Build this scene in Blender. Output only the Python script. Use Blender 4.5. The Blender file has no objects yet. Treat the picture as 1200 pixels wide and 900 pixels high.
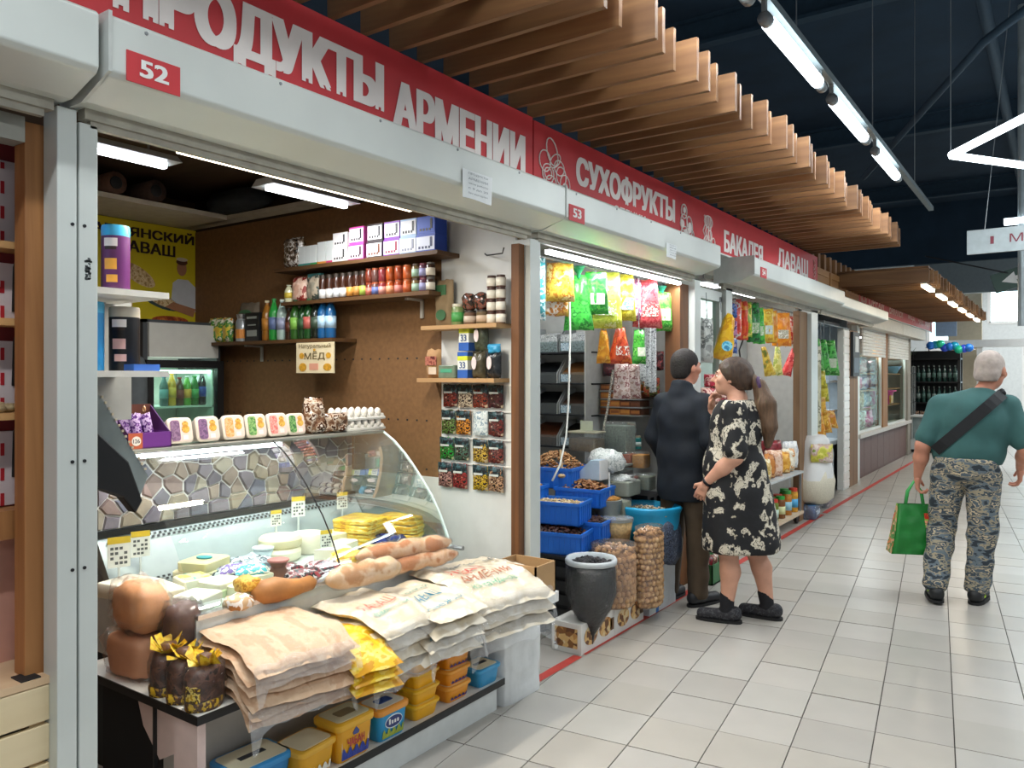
import bpy, bmesh, math, random
import numpy as np
from mathutils import Vector, Matrix, noise as mnoise
from mathutils.geometry import delaunay_2d_cdt as cdt

S = bpy.context.scene
COL = S.collection
R = math.radians
RND = random.Random(7)

# ---------------------------------------------------------------- camera, world, exposure
cam_d = bpy.data.cameras.new('camera')
cam = bpy.data.objects.new('camera', cam_d)
COL.objects.link(cam)
cam.location = (0, 0, 1.56)
cam.rotation_euler = (R(90), 0, R(35))
cam_d.sensor_width = 36.0
cam_d.lens = 36.0 * 920 / 1200
cam_d.shift_y = -10 / 1200
cam_d.clip_end = 200
S.camera = cam

world = bpy.data.worlds.new('world')
S.world = world
world.use_nodes = True
world.node_tree.nodes['Background'].inputs[0].default_value = (0.80, 0.90, 1.0, 1)
world.node_tree.nodes['Background'].inputs[1].default_value = 0.38

S.view_settings.view_transform = 'Standard'
S.view_settings.look = 'None'
S.view_settings.gamma = 1.0
S.view_settings.use_curve_mapping = False
S.view_settings.exposure = 0.0

def area_light(name, loc, size, size_y, power, color=(1, 1, 1), rot=(0, 0, 0), parent=None, spread=180):
    d = bpy.data.lights.new(name, 'AREA')
    d.shape = 'RECTANGLE'
    d.size, d.size_y = size, size_y
    d.energy = power
    d.color = color
    d.spread = R(spread)
    o = bpy.data.objects.new(name, d)
    COL.objects.link(o)
    o.location = loc
    o.rotation_euler = rot
    if parent: o.parent = parent
    return o

# ---------------------------------------------------------------- materials
def lin(h):
    if not isinstance(h, str): return tuple(h)
    h = h.lstrip('#')
    if len(h) == 3: h = ''.join(q + q for q in h)
    c = [int(h[i:i + 2], 16) / 255 for i in (0, 2, 4)]
    return tuple(x / 12.92 if x <= .04045 else ((x + .055) / 1.055) ** 2.4 for x in c)

MATS = {}
def _base(name):
    m = bpy.data.materials.new(name)
    m.use_nodes = True
    nt = m.node_tree
    return m, nt, nt.nodes, nt.links, nt.nodes['Principled BSDF']

def _coord(N, L, scale=(1, 1, 1)):
    tc = N.new('ShaderNodeTexCoord'); mp = N.new('ShaderNodeMapping')
    mp.inputs['Scale'].default_value = scale
    L.new(tc.outputs['Object'], mp.inputs['Vector'])
    return mp.outputs['Vector']

def mat(col, rough=.55, metal=0., var=.08, scale=14., bump=0., stretch=(1, 1, 1), spec=.5, sheen=0., alpha=None, trans=0.):
    key = ('m', col if isinstance(col, str) else tuple(col), rough, metal, var, scale, bump, stretch, spec, sheen, trans)
    if key in MATS: return MATS[key]
    m, nt, N, L, P = _base('surface %s' % (col if isinstance(col, str) else 'mix'))
    c = lin(col)
    P.inputs['Roughness'].default_value = rough
    P.inputs['Metallic'].default_value = metal
    P.inputs['Specular IOR Level'].default_value = spec
    if trans: P.inputs['Transmission Weight'].default_value = trans
    if sheen: P.inputs['Sheen Weight'].default_value = sheen
    if var or bump:
        v = _coord(N, L, stretch)
        nz = N.new('ShaderNodeTexNoise'); nz.inputs['Scale'].default_value = scale; nz.inputs['Detail'].default_value = 3
        L.new(v, nz.inputs['Vector'])
        cr = N.new('ShaderNodeValToRGB')
        cr.color_ramp.elements[0].position = .3; cr.color_ramp.elements[1].position = .7
        cr.color_ramp.elements[0].color = tuple(x * (1 - var) for x in c) + (1,)
        cr.color_ramp.elements[1].color = tuple(min(1, x * (1 + var)) for x in c) + (1,)
        L.new(nz.outputs['Fac'], cr.inputs['Fac'])
        L.new(cr.outputs['Color'], P.inputs['Base Color'])
        if bump:
            bp = N.new('ShaderNodeBump'); bp.inputs['Strength'].default_value = bump; bp.inputs['Distance'].default_value = .01
            L.new(nz.outputs['Fac'], bp.inputs['Height']); L.new(bp.outputs['Normal'], P.inputs['Normal'])
    else:
        P.inputs['Base Color'].default_value = c + (1,)
    MATS[key] = m
    return m

def wood(c1, c2, axis=0, scale=10., rough=.6, bump=.15):
    key = ('w', c1, c2, axis, scale, rough)
    if key in MATS: return MATS[key]
    m, nt, N, L, P = _base('wood %s' % c1)
    st = [1, 1, 1]; st[axis] = .07
    v = _coord(N, L, st)
    nz = N.new('ShaderNodeTexNoise'); nz.inputs['Scale'].default_value = scale; nz.inputs['Detail'].default_value = 6; nz.inputs['Distortion'].default_value = 1.2
    L.new(v, nz.inputs['Vector'])
    oi = N.new('ShaderNodeObjectInfo')
    cr = N.new('ShaderNodeValToRGB')
    cr.color_ramp.elements[0].position = .32; cr.color_ramp.elements[1].position = .66
    cr.color_ramp.elements[0].color = lin(c1) + (1,); cr.color_ramp.elements[1].color = lin(c2) + (1,)
    L.new(nz.outputs['Fac'], cr.inputs['Fac'])
    hs = N.new('ShaderNodeHueSaturation')
    mr = N.new('ShaderNodeMapRange'); mr.inputs['To Min'].default_value = .8; mr.inputs['To Max'].default_value = 1.15
    L.new(oi.outputs['Random'], mr.inputs['Value']); L.new(mr.outputs['Result'], hs.inputs['Value'])
    L.new(cr.outputs['Color'], hs.inputs['Color']); L.new(hs.outputs['Color'], P.inputs['Base Color'])
    bp = N.new('ShaderNodeBump'); bp.inputs['Strength'].default_value = bump; bp.inputs['Distance'].default_value = .004
    L.new(nz.outputs['Fac'], bp.inputs['Height']); L.new(bp.outputs['Normal'], P.inputs['Normal'])
    P.inputs['Roughness'].default_value = rough
    MATS[key] = m
    return m

def printed(cols, scale=20., rough=.35, kind='noise', stretch=(1, 1, 1), bump=0., stops=None, detail=5., interp='CONSTANT', spec=.5):
    key = ('p', tuple(cols), scale, rough, kind, stretch, bump, tuple(stops or ()), interp)
    if key in MATS: return MATS[key]
    m, nt, N, L, P = _base('print %s' % cols[0])
    v = _coord(N, L, stretch)
    if kind == 'voronoi':
        t = N.new('ShaderNodeTexVoronoi'); t.inputs['Scale'].default_value = scale
        L.new(v, t.inputs['Vector'])
        sp = N.new('ShaderNodeSeparateColor'); L.new(t.outputs['Color'], sp.inputs['Color'])
        out = sp.outputs[0]; hgt = t.outputs['Distance']
    else:
        t = N.new('ShaderNodeTexNoise'); t.inputs['Scale'].default_value = scale; t.inputs['Detail'].default_value = detail
        L.new(v, t.inputs['Vector']); out = t.outputs['Fac']; hgt = t.outputs['Fac']
    cr = N.new('ShaderNodeValToRGB'); cr.color_ramp.interpolation = interp
    n = len(cols)
    if stops is None:
        stops = [i / n for i in range(n)] if kind == 'voronoi' else {3: [0, .44, .56], 4: [0, .42, .53, .60], 5: [0, .40, .48, .55, .62]}.get(n, [i / n for i in range(n)])
    el = cr.color_ramp.elements
    while len(el) < n: el.new(.5)
    for e, s, c in zip(el, stops, cols):
        e.position = s
    for e, c in zip(el, cols): e.color = lin(c) + (1,)
    L.new(out, cr.inputs['Fac']); L.new(cr.outputs['Color'], P.inputs['Base Color'])
    if bump:
        bp = N.new('ShaderNodeBump'); bp.inputs['Strength'].default_value = bump; bp.inputs['Distance'].default_value = .008
        L.new(hgt, bp.inputs['Height']); L.new(bp.outputs['Normal'], P.inputs['Normal'])
    P.inputs['Roughness'].default_value = rough
    P.inputs['Specular IOR Level'].default_value = spec
    MATS[key] = m
    return m

def emit(col, strength, name='lamp light'):
    key = ('e', col, strength)
    if key in MATS: return MATS[key]
    m, nt, N, L, P = _base(name)
    P.inputs['Base Color'].default_value = lin(col) + (1,)
    P.inputs['Emission Color'].default_value = lin(col) + (1,)
    P.inputs['Emission Strength'].default_value = strength
    MATS[key] = m
    return m

def clear(tint='#ffffff', haze=.05, gloss=.12, rough=.05, wrinkle=0., name='clear glass'):
    """thin sheet of glass or film: see-through, a reflecting coat that grows at grazing angles, and a little white haze"""
    key = ('c', tint, haze, gloss, rough, wrinkle)
    if key in MATS: return MATS[key]
    m, nt, N, L, P = _base(name)
    N.remove(P)
    out = N['Material Output']
    tr = N.new('ShaderNodeBsdfTransparent'); tr.inputs[0].default_value = lin(tint) + (1,)
    gl = N.new('ShaderNodeBsdfGlossy'); gl.inputs['Roughness'].default_value = rough
    df = N.new('ShaderNodeBsdfDiffuse'); df.inputs[0].default_value = (.9, .92, .92, 1)
    lw = N.new('ShaderNodeLayerWeight'); lw.inputs['Blend'].default_value = .25
    mr = N.new('ShaderNodeMapRange'); mr.inputs['To Min'].default_value = gloss * .5; mr.inputs['To Max'].default_value = min(1, gloss * 5)
    L.new(lw.outputs['Fresnel'], mr.inputs['Value'])
    m1 = N.new('ShaderNodeMixShader'); m1.inputs[0].default_value = haze
    L.new(tr.outputs[0], m1.inputs[1]); L.new(df.outputs[0], m1.inputs[2])
    m2 = N.new('ShaderNodeMixShader')
    L.new(mr.outputs['Result'], m2.inputs[0]); L.new(m1.outputs[0], m2.inputs[1]); L.new(gl.outputs[0], m2.inputs[2])
    if wrinkle:
        v = _coord(N, L)
        nz = N.new('ShaderNodeTexNoise'); nz.inputs['Scale'].default_value = 22; nz.inputs['Detail'].default_value = 4; nz.inputs['Distortion'].default_value = 1.5
        L.new(v, nz.inputs['Vector'])
        bp = N.new('ShaderNodeBump'); bp.inputs['Strength'].default_value = wrinkle; bp.inputs['Distance'].default_value = .03
        L.new(nz.outputs['Fac'], bp.inputs['Height']); L.new(bp.outputs['Normal'], gl.inputs['Normal'])
    L.new(m2.outputs[0], out.inputs['Surface'])
    MATS[key] = m
    return m

# ---------------------------------------------------------------- mesh builder
_FONT_CACHE = {}
def text_geo(body, bold=.02):
    key = (body, bold)
    if key in _FONT_CACHE: return _FONT_CACHE[key]
    cu = bpy.data.curves.new('lettering', 'FONT')
    cu.body = body; cu.size = 1.0; cu.offset = bold; cu.resolution_u = 3
    cu.fill_mode = 'NONE'
    o = bpy.data.objects.new('lettering', cu)
    COL.objects.link(o)
    dg = bpy.context.evaluated_depsgraph_get()
    me = bpy.data.meshes.new_from_object(o.evaluated_get(dg))
    P2 = [Vector((x.co.x, x.co.y)) for x in me.vertices]; E2 = [tuple(e.vertices) for e in me.edges]
    bpy.data.objects.remove(o); bpy.data.curves.remove(cu); bpy.data.meshes.remove(me)
    # some glyph outlines cross themselves: triangulate exactly, keep what the outline winds around
    pv, _, pf, _, _, _ = cdt(P2, E2, [], 0, 1e-5)
    nxt = {}
    for q in E2: nxt.setdefault(q[0], []).append(q[1]); nxt.setdefault(q[1], []).append(q[0])
    loops, seen = [], set()
    for i in range(len(P2)):
        if i in seen: continue
        lp = [i]; seen.add(i); prev, cur = None, i
        while True:
            c = [k for k in nxt.get(cur, ()) if k != prev and k not in seen]
            if prev is None: c = [k for k in nxt.get(cur, ()) if k == i + 1] or c
            if not c: break
            prev, cur = cur, c[0]; lp.append(cur); seen.add(cur)
        loops.append(lp)
    segs = np.array([(P2[l[k]].x, P2[l[k]].y, P2[l[(k + 1) % len(l)]].x, P2[l[(k + 1) % len(l)]].y) for l in loops for k in range(len(l))])
    f = []
    for t in pf:
        cx = sum(pv[k].x for k in t) / 3; cy = sum(pv[k].y for k in t) / 3
        y0, y1 = segs[:, 1] - cy, segs[:, 3] - cy
        up = (y0 <= 0) & (y1 > 0); dn = (y0 > 0) & (y1 <= 0)
        with np.errstate(divide='ignore', invalid='ignore'):
            xs = segs[:, 0] + (segs[:, 2] - segs[:, 0]) * (-y0) / (y1 - y0)
        if ((up & (xs > cx)).sum() - (dn & (xs > cx)).sum()) != 0: f.append(tuple(t))
    v = np.array([(q.x, q.y, 0.) for q in pv]) if pv else np.zeros((1, 3))
    mn, mx = v.min(0), v.max(0)
    v = (v - mn) / np.maximum(mx - mn, 1e-6)
    _FONT_CACHE[key] = (v, f)
    return v, f

class MB:
    def __init__(s): s.v = []; s.f = []; s.m = []
    def add(s, vs, fs, mi=0):
        b = len(s.v)
        s.v.extend([tuple(map(float, q)) for q in vs]); s.f.extend([tuple(i + b for i in q) for q in fs]); s.m.extend([mi] * len(fs))
        return s
    def box(s, x0, x1, y0, y1, z0, z1, mi=0, taper=1.):
        cx, cy = (x0 + x1) / 2, (y0 + y1) / 2
        vs = []
        for z, k in ((z0, taper), (z1, 1.)):
            vs += [(cx + (x - cx) * k, cy + (y - cy) * k, z) for x, y in ((x0, y0), (x1, y0), (x1, y1), (x0, y1))]
        return s.add(vs, [(3, 2, 1, 0), (4, 5, 6, 7), (0, 1, 5, 4), (1, 2, 6, 5), (2, 3, 7, 6), (3, 0, 4, 7)], mi)
    def rbox(s, x0, x1, y0, y1, z0, z1, r=.01, mi=0, taper=1., n=3):
        """box with rounded vertical edges and a soft top edge"""
        cx, cy = (x0 + x1) / 2, (y0 + y1) / 2
        ring = []
        for qx, qy, a0 in ((x1 - r, y1 - r, 0), (x0 + r, y1 - r, 90), (x0 + r, y0 + r, 180), (x1 - r, y0 + r, 270)):
            for k in range(n + 1):
                a = R(a0 + 90 * k / n); ring.append((qx + r * math.cos(a), qy + r * math.sin(a)))
        N_ = len(ring); q = min(r * .4, (z1 - z0) * .2)
        lev = [(z0, taper - q / max(x1 - x0, .01)), (z0 + q, taper), (z1 - q, 1.), (z1, 1 - 2 * q / max(x1 - x0, .01))]
        vs = [(cx + (x - cx) * k, cy + (y - cy) * k, z) for z, k in lev for x, y in ring]
        fs = [tuple(range(N_))[::-1], tuple(range(3 * N_, 4 * N_))]
        for l in range(3):
            for i in range(N_):
                j = (i + 1) % N_
                fs.append((l * N_ + i, l * N_ + j, (l + 1) * N_ + j, (l + 1) * N_ + i))
        return s.add(vs, fs, mi)
    def tube(s, pts, r, n=8, mi=0, cap=True):
        pts = [Vector(p) for p in pts]
        rs = r if isinstance(r, (list, tuple)) else [r] * len(pts)
        vs = []; up = Vector((0, 0, 1))
        prev = None
        for i, p in enumerate(pts):
            t = (pts[min(i + 1, len(pts) - 1)] - pts[max(i - 1, 0)]).normalized()
            if prev is None:
                a = t.cross(up)
                if a.length < 1e-3: a = t.cross(Vector((0, 1, 0)))
            else:
                a = prev - t * prev.dot(t)
            a.normalize(); prev = a; b = t.cross(a)
            for k in range(n):
                w = 2 * math.pi * k / n
                vs.append(p + (a * math.cos(w) + b * math.sin(w)) * rs[i])
        fs = []
        for i in range(len(pts) - 1):
            for k in range(n):
                l = (k + 1) % n
                fs.append((i * n + k, i * n + l, (i + 1) * n + l, (i + 1) * n + k))
        if cap:
            fs.append(tuple(range(n))[::-1]); fs.append(tuple(range((len(pts) - 1) * n, len(pts) * n)))
        return s.add(vs, fs, mi)
    def lathe(s, prof, n=14, c=(0, 0, 0), mi=0, sx=1., sy=1., wob=0., seed=0, caps=True):
        vs = []
        for r, z in prof:
            for k in range(n):
                w = 2 * math.pi * k / n
                q = 1 + (wob * mnoise.noise(Vector((math.cos(w) * 1.5 + seed, math.sin(w) * 1.5, z * 9 + seed))) if wob else 0)
                vs.append((c[0] + r * q * sx * math.cos(w), c[1] + r * q * sy * math.sin(w), c[2] + z))
        fs = []
        for i in range(len(prof) - 1):
            for k in range(n):
                l = (k + 1) % n
                fs.append((i * n + k, i * n + l, (i + 1) * n + l, (i + 1) * n + k))
        if caps and prof[0][0] > 1e-4: fs.append(tuple(range(n))[::-1])
        if caps and prof[-1][0] > 1e-4: fs.append(tuple(range((len(prof) - 1) * n, len(prof) * n)))
        return s.add(vs, fs, mi)
    def prism(s, poly, a, b, axis='z', mi=0):
        def P(u, w, t):
            return {'z': (u, w, t), 'y': (u, t, w), 'x': (t, u, w)}[axis]
        n = len(poly)
        vs = [P(u, w, a) for u, w in poly] + [P(u, w, b) for u, w in poly]
        fs = [tuple(range(n))[::-1], tuple(range(n, 2 * n))] + [(i, (i + 1) % n, n + (i + 1) % n, n + i) for i in range(n)]
        return s.add(vs, fs, mi)
    def grid(s, fn, nu, nv, mi=0, wrap=False):
        vs = [fn(i / nu, j / nv) for j in range(nv + 1) for i in range(nu + (0 if wrap else 1))]
        w = nu if wrap else nu + 1
        fs = []
        for j in range(nv):
            for i in range(nu):
                k = (i + 1) % w if wrap else i + 1
                fs.append((j * w + i, j * w + k, (j + 1) * w + k, (j + 1) * w + i))
        return s.add(vs, fs, mi)
    def blob(s, c, rad, e1=1., e2=1., nu=16, nv=10, nz=0., ns=6., seed=0, mi=0, rot=0.):
        """superellipsoid with a noisy skin"""
        def sg(x, e): return math.copysign(abs(x) ** e, x)
        cr, sr = math.cos(rot), math.sin(rot)
        def f(u, v):
            a = 2 * math.pi * u; b = math.pi * (v - .5)
            x = sg(math.cos(b), e1) * sg(math.cos(a), e2); y = sg(math.cos(b), e1) * sg(math.sin(a), e2); z = sg(math.sin(b), e1)
            k = 1 + (nz * mnoise.noise(Vector((x * ns * .3 + seed * 3.1, y * ns * .3, z * ns * .3))) if nz else 0)
            x, y, z = x * rad[0] * k, y * rad[1] * k, z * rad[2] * k
            return (c[0] + x * cr - y * sr, c[1] + x * sr + y * cr, c[2] + z)
        return s.grid(f, nu, nv, mi, wrap=True)
    def bag(s, w, h, t, c=(0, 0, 0), yaw=0., tilt=0., top=1., bot=1., mi=0, seed=0, nu=10, nv=10, wr=.12, edge=.5):
        """pillow bag: width along local x, height up from c, thickness along local y; flat sealed ends"""
        cy_, sy_ = math.cos(yaw), math.sin(yaw); ct, st = math.cos(tilt), math.sin(tilt)
        def f(side):
            def g(u, v):
                a = 2 * u - 1; b = 2 * v - 1
                ww = w / 2 * (bot + (top - bot) * v)
                th = t / 2 * (max(0, 1 - abs(a) ** 3) ** .6) * (max(0, 1 - abs(b) ** 4) ** edge)
                k = mnoise.noise(Vector((a * 2.2 + seed, b * 2.2, side + seed * .7)))
                x = a * ww * (1 + .04 * k); y = side * th * (1 + wr * 3 * k); z = v * h + .01 * k * (h > .1)
                x, z = x * ct - z * st, x * st + z * ct
                return (c[0] + x * cy_ - y * sy_, c[1] + x * sy_ + y * cy_, c[2] + z)
            return g
        s.grid(f(-1), nu, nv, mi)
        n0 = len(s.f); s.grid(f(1), nu, nv, mi)
        s.f[n0:] = [q[::-1] for q in s.f[n0:]]
        return s
    def text(s, body, o, ux, uy, w, h, mi=0, bold=.02):
        v, f = text_geo(body, 0.)
        o, ux, uy = Vector(o), Vector(ux).normalized(), Vector(uy).normalized()
        un = ux.cross(uy); e = bold * h * .9
        for k, (dx, dy) in enumerate(((-1, -.4), (1, -.4), (0, .4), (-1, .4), (1, .4)) if bold > .021 else ((0, 0),)):
            s.add([o + ux * (p[0] * (w - 2 * e) + e + dx * e) + uy * (p[1] * (h - e) + e / 2 + dy * e) + un * (k * 2e-5) for p in v], f, mi)
        return s
    def xf(s, M):
        s.v = [tuple(M @ Vector(p)) for p in s.v]; return s
    def mesh(s, name, mats, smooth=False):
        me = bpy.data.meshes.new(name)
        me.from_pydata(s.v, [], s.f)
        for q in (mats if isinstance(mats, (list, tuple)) else [mats]): me.materials.append(q)
        me.polygons.foreach_set('material_index', s.m)
        if smooth: me.polygons.foreach_set('use_smooth', [True] * len(s.f))
        me.update()
        return me
    def make(s, name, mats, parent=None, smooth=False, loc=None, bevel=0.):
        me = s.mesh(name, mats, smooth)
        o = bpy.data.objects.new(name, me); COL.objects.link(o)
        if parent: o.parent = parent
        if loc: o.location = loc
        if bevel:
            b = o.modifiers.new('bevel', 'BEVEL'); b.width = bevel; b.segments = 2; b.limit_method = 'ANGLE'
        if smooth == 'auto':
            me.set_sharp_from_angle(angle=R(40))
        return o

def thing(name, label, cat, loc=(0, 0, 0), rz=0., group=None):
    o = bpy.data.objects.new(name, None); COL.objects.link(o)
    o.empty_display_size = .05
    o.location = loc; o.rotation_euler = (0, 0, rz)
    o['label'] = label; o['category'] = cat
    if group: o['group'] = group
    return o
def tag(o, label, cat, group=None, kind=None):
    o['label'] = label; o['category'] = cat
    if group: o['group'] = group
    if kind: o['kind'] = kind
    return o
def struct(o, label=None):
    o['kind'] = 'structure'
    if label: o['label'] = label
    return o
def dup(root, loc, label, group=None, rz=None):
    r = root.copy(); COL.objects.link(r); r.location = loc
    r['label'] = label
    if rz is not None: r.rotation_euler = (0, 0, rz)
    if group: r['group'] = group
    for ch in list(root.children):
        c = ch.copy(); COL.objects.link(c); c.parent = r
        for g in list(ch.children):
            d = g.copy(); COL.objects.link(d); d.parent = c
    return r
ORD = 'first second third fourth fifth sixth seventh eighth ninth tenth eleventh twelfth thirteenth fourteenth fifteenth sixteenth'.split()
X_, Y_, Z_ = Vector((1, 0, 0)), Vector((0, 1, 0)), Vector((0, 0, 1))

# common surfaces
WHITE_METAL = mat('#d0d5d0', .35, .1, .05, 3)
WHITE = mat('#e6e6e2', .5, 0, .04, 5)
OFFWHITE = mat('#d8d8d2', .6, 0, .08, 6)
GREYM = mat('#8f9496', .4, .5, .06)
BLACK = mat('#101113', .45, 0, .1)
DARK = mat('#1d1f22', .6, 0, .15)
RED = mat('#c5343a', .5, 0, .05, 4)
OCHRE = wood('#966134', '#c0864f', 2, 12)
PINE = wood('#c08a55', '#d9aa75', 0, 9)
SLATW = wood('#755033', '#9a7148', 0, 9)
HARD = mat('#7d5a37', .75, 0, .12, 40, .05)
CHROME = mat('#c9cdd0', .25, .9, .04)
CARD = mat('#a9865c', .8, 0, .08, 12)
FILM = clear('#ffffff', .02, .07, .12, .9, 'clear plastic film')
GLASS = clear('#f2fbf8', .02, .10, .02, 0, 'clear glass')
PANE = clear('#f2fbf8', .01, .012, .02, 0, 'window pane')

class WB(MB):
    """builder in world coordinates for a child of thing t"""
    def __init__(s, t): MB.__init__(s); s.t = t
    def make(s, name, mats, parent=None, smooth=False, loc=None, bevel=0.):
        t = s.t
        while t.parent: t = t.parent
        s.xf((Matrix.Translation(t.location) @ t.rotation_euler.to_matrix().to_4x4()).inverted())
        return MB.make(s, name, mats, parent or s.t, smooth, None, bevel)

# ================================================================ hall shell
TILE = mat('#a5a099', .32, 0, .05, 3, .0)
GROUT = mat('#4f4a45', .9, 0, .1)
FYAW = R(6.57)
tx, ty = Vector((math.cos(FYAW), math.sin(FYAW), 0)), Vector((-math.sin(FYAW), math.cos(FYAW), 0))   # across, along
TA, TL, GAP = .304, .318, .005
PHA, PHL = .0657, .28
floor = struct(MB().box(-9, 9, -6, 34, -.12, -.006).make('floor', GROUT))
cand = []
for i in range(-34, 30):
    for j in range(-18, 108):
        c = tx * ((i + .5) * TA + PHA) + ty * ((j + .5) * TL + PHL)
        if not (-5.9 < c.x < 5 and -4 < c.y < 31): continue
        # those the camera sees largest become single tiles
        fw = -c.x * .5736 + c.y * .8192; rt = c.x * .8192 + c.y * .5736
        seen = fw > 2.6 and -.62 < rt / fw < .72 and c.x > -2.7 and 1.56 / fw < .55
        cand.append((not seen, fw if seen else 99, i, j, c))
cand.sort(key=lambda q: q[:4])
rest = MB()
tile_meshes = []
for k in range(6):
    b = MB(); h = .0012 * (k - 2.5) / 2.5
    b.box(-TA / 2 + GAP / 2, TA / 2 - GAP / 2, -TL / 2 + GAP / 2, TL / 2 - GAP / 2, -.006, h)
    tile_meshes.append(b.mesh('tile', mat(['#a5a099', '#aaa59e', '#a09b94', '#a7a198', '#a8a49d', '#a29d95'][k], .30, 0, .05, 3)))
n_t = 0
for hid, fw, i, j, c in cand:
    if not hid and n_t < 300:
        o = bpy.data.objects.new('tile', tile_meshes[(i * 7 + j * 13 + (i * j) % 5) % 6]); COL.objects.link(o)
        o.parent = floor; o.location = c; o.rotation_euler = (0, 0, FYAW); n_t += 1
    else:
        e = [c + tx * (a * (TA - GAP) / 2) + ty * (b * (TL - GAP) / 2) for a, b in ((-1, -1), (1, -1), (1, 1), (-1, 1))]
        rest.add(e, [(0, 1, 2, 3)])
o = rest.make('tiles_beyond', TILE, floor); o['kind'] = 'stuff'

CEIL = mat('#22384a', .9, 0, .15, 2)
ceiling = struct(MB().box(-9, 9, -6, 34, 5.6, 5.7).make('ceiling', CEIL))
BEAMC = mat('#2c4252', .7, .2, .1)
for y in (3.5, 8.5, 13.5, 18.5):
    b = MB()
    b.box(-9, 9, y - .07, y + .07, 5.28, 5.32).box(-9, 9, y - .01, y + .01, 5.32, 5.56).box(-9, 9, y - .07, y + .07, 5.56, 5.6)
    b.make('beam', BEAMC, ceiling)
for x in (-4.2, -.6, 2.4):
    MB().tube([(x, -5, 5.05), (x, 21, 5.05)], .06, 10).make('duct_pipe', BEAMC, ceiling, True)
MB().tube([(-3.8, 3.3, 5.0), (-.3, 6.9, 5.0), (1.9, 12.5, 5.0)], .05, 8).make('duct_pipe', BEAMC, ceiling, True)
MB().tube([(-2.5, 13, 4.6), (-.6, 8.6, 4.7), (1.5, 5.5, 4.8)], .04, 8).make('duct_pipe', BEAMC, ceiling, True)

# far end of the hall: pale wall with tall bright windows, a transom beam, a glazed door
YE = 27.0
WALLC = mat('#d4d8d6', .8, 0, .05)
b = MB()
b.box(-9, -3.35, YE, YE + .2, 0, 5.6).box(-2.2, -1.75, YE, YE + .2, 0, 5.6).box(-3.35, -2.2, YE, YE + .2, 3.6, 5.6)
b.box(-3.35, -2.2, YE, YE + .2, 0, 1.1).box(-1.75, 1.8, YE, YE + .2, 4.1, 5.6).box(-1.75, 1.8, YE, YE + .2, 2.5, 3.1)
b.box(1.8, 9, YE, YE + .2, 0, 5.6).box(-1.75, -.9, YE, YE + .2, 0, 2.5)
struct(b.make('wall_far', WALLC))
SKYB = emit('#e9f4ff', 4.0, 'daylight sky')
b = MB().box(-10, 10, YE + 3.0, YE + 3.05, -.1, 6.5)
bk = struct(b.make('window_4', SKYB)); bk['label'] = 'bright overcast daylight outside the far end windows'  # glowing sheet that stands for the sky beyond the panes
for n, (x0, x1, z0, z1, nx, nz) in enumerate(((-3.35, -2.2, 1.1, 3.6, 2, 2), (-1.75, 1.8, 3.1, 4.1, 4, 1), (-.9, 1.8, 0, 2.5, 3, 2))):
    w = MB()
    for i in range(nx + 1):
        x = x0 + (x1 - x0) * i / nx; w.box(x - .04, x + .04, YE - .02, YE + .1, z0, z1)
    for i in range(nz + 1):
        z = z0 + (z1 - z0) * i / nz; w.box(x0, x1, YE - .02, YE + .1, z - .04, z + .04)
    w_o = struct(w.make('window_%d' % (n + 1), WHITE))
    for i in range(nx):
        for j in range(nz):
            MB().box(x0 + (x1 - x0) * i / nx + .04, x0 + (x1 - x0) * (i + 1) / nx - .04, YE + .03, YE + .04, z0 + (z1 - z0) * j / nz + .04, z0 + (z1 - z0) * (j + 1) / nz - .04).make('pane', GLASS, w_o)
# white transom beam across the aisle, its posts and the grey bulkhead above it
b = MB().box(-2.6, 4, 21.9, 22.1, 2.24, 2.42)
struct(b.make('trim_1', WHITE), 'white transom beam across the far end of the aisle')
for k, x in enumerate((-1.62, -.45, .8)):
    struct(MB().box(x - .06, x + .06, 21.94, 22.06, 0, 2.24).make('trim_%d' % (k + 2), WHITE))
struct(MB().box(-2.9, 4, 21.0, 21.2, 3.48, 4.25).make('wall_bulkhead', mat('#8a979c', .8, 0, .05)), 'grey bulkhead hanging across the far hall')
struct(MB().box(-2.35, -1.62, 22.6, 22.75, 0, 3.6).make('wall_end_pier', mat('#b9ac93', .8, 0, .05)), 'beige pier beside the far glass door')

struct(MB().box(-9, 9, 20.8, 20.95, 4.2, 5.6).make('wall_bulkhead_upper', CEIL), 'dark upper part of the far bulkhead')  # added ceiling-coloured screen keeps the upper far end dark

# ================================================================ stall structure
FX = -2.25
WALL53 = mat('#c9c9c4', .7, 0, .06)
struct(MB().box(-5.4, -5.28, -2, 21.5, 0, 3.4).make('wall_back', mat('#6d5436', .8, 0, .12, 20)))
# the brown perforated board partition of stall 52, its dotted seam lines and the white panel nearest the front
part52 = struct(MB().box(-5.28, -2.35, 3.42, 3.45, 0, 2.62).make('wall_right', HARD), 'brown hardboard partition with rows of small holes')
b = MB()
for z in (1.66, 1.30, 1.02):
    x = -5.1
    while x < -2.95:
        b.box(x, x + .012, 3.4185, 3.42, z - .005, z + .005); x += .075
o = b.make('peg_holes', DARK, part52); o['kind'] = 'stuff'
MB().box(-5.2, -2.87, 3.415, 3.42, .72, .98).make('kick_panel', OFFWHITE, part52)
struct(MB().box(-2.87, -2.36, 3.405, 3.42, 0, 2.45).make('wall_panel', mat('#d9dbd9', .5, 0, .03)), 'white panel behind the hanging snack packs')
struct(MB().box(-5.28, -2.35, 3.425, 3.45, 2.62, 2.9).make('wall_above', mat('#3a2c1c', .9)))
struct(MB().box(-5.28, -2.35, 1.10, 1.13, 0, 2.84).make('wall_left', mat('#6b5034', .8, 0, .1)))
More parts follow.
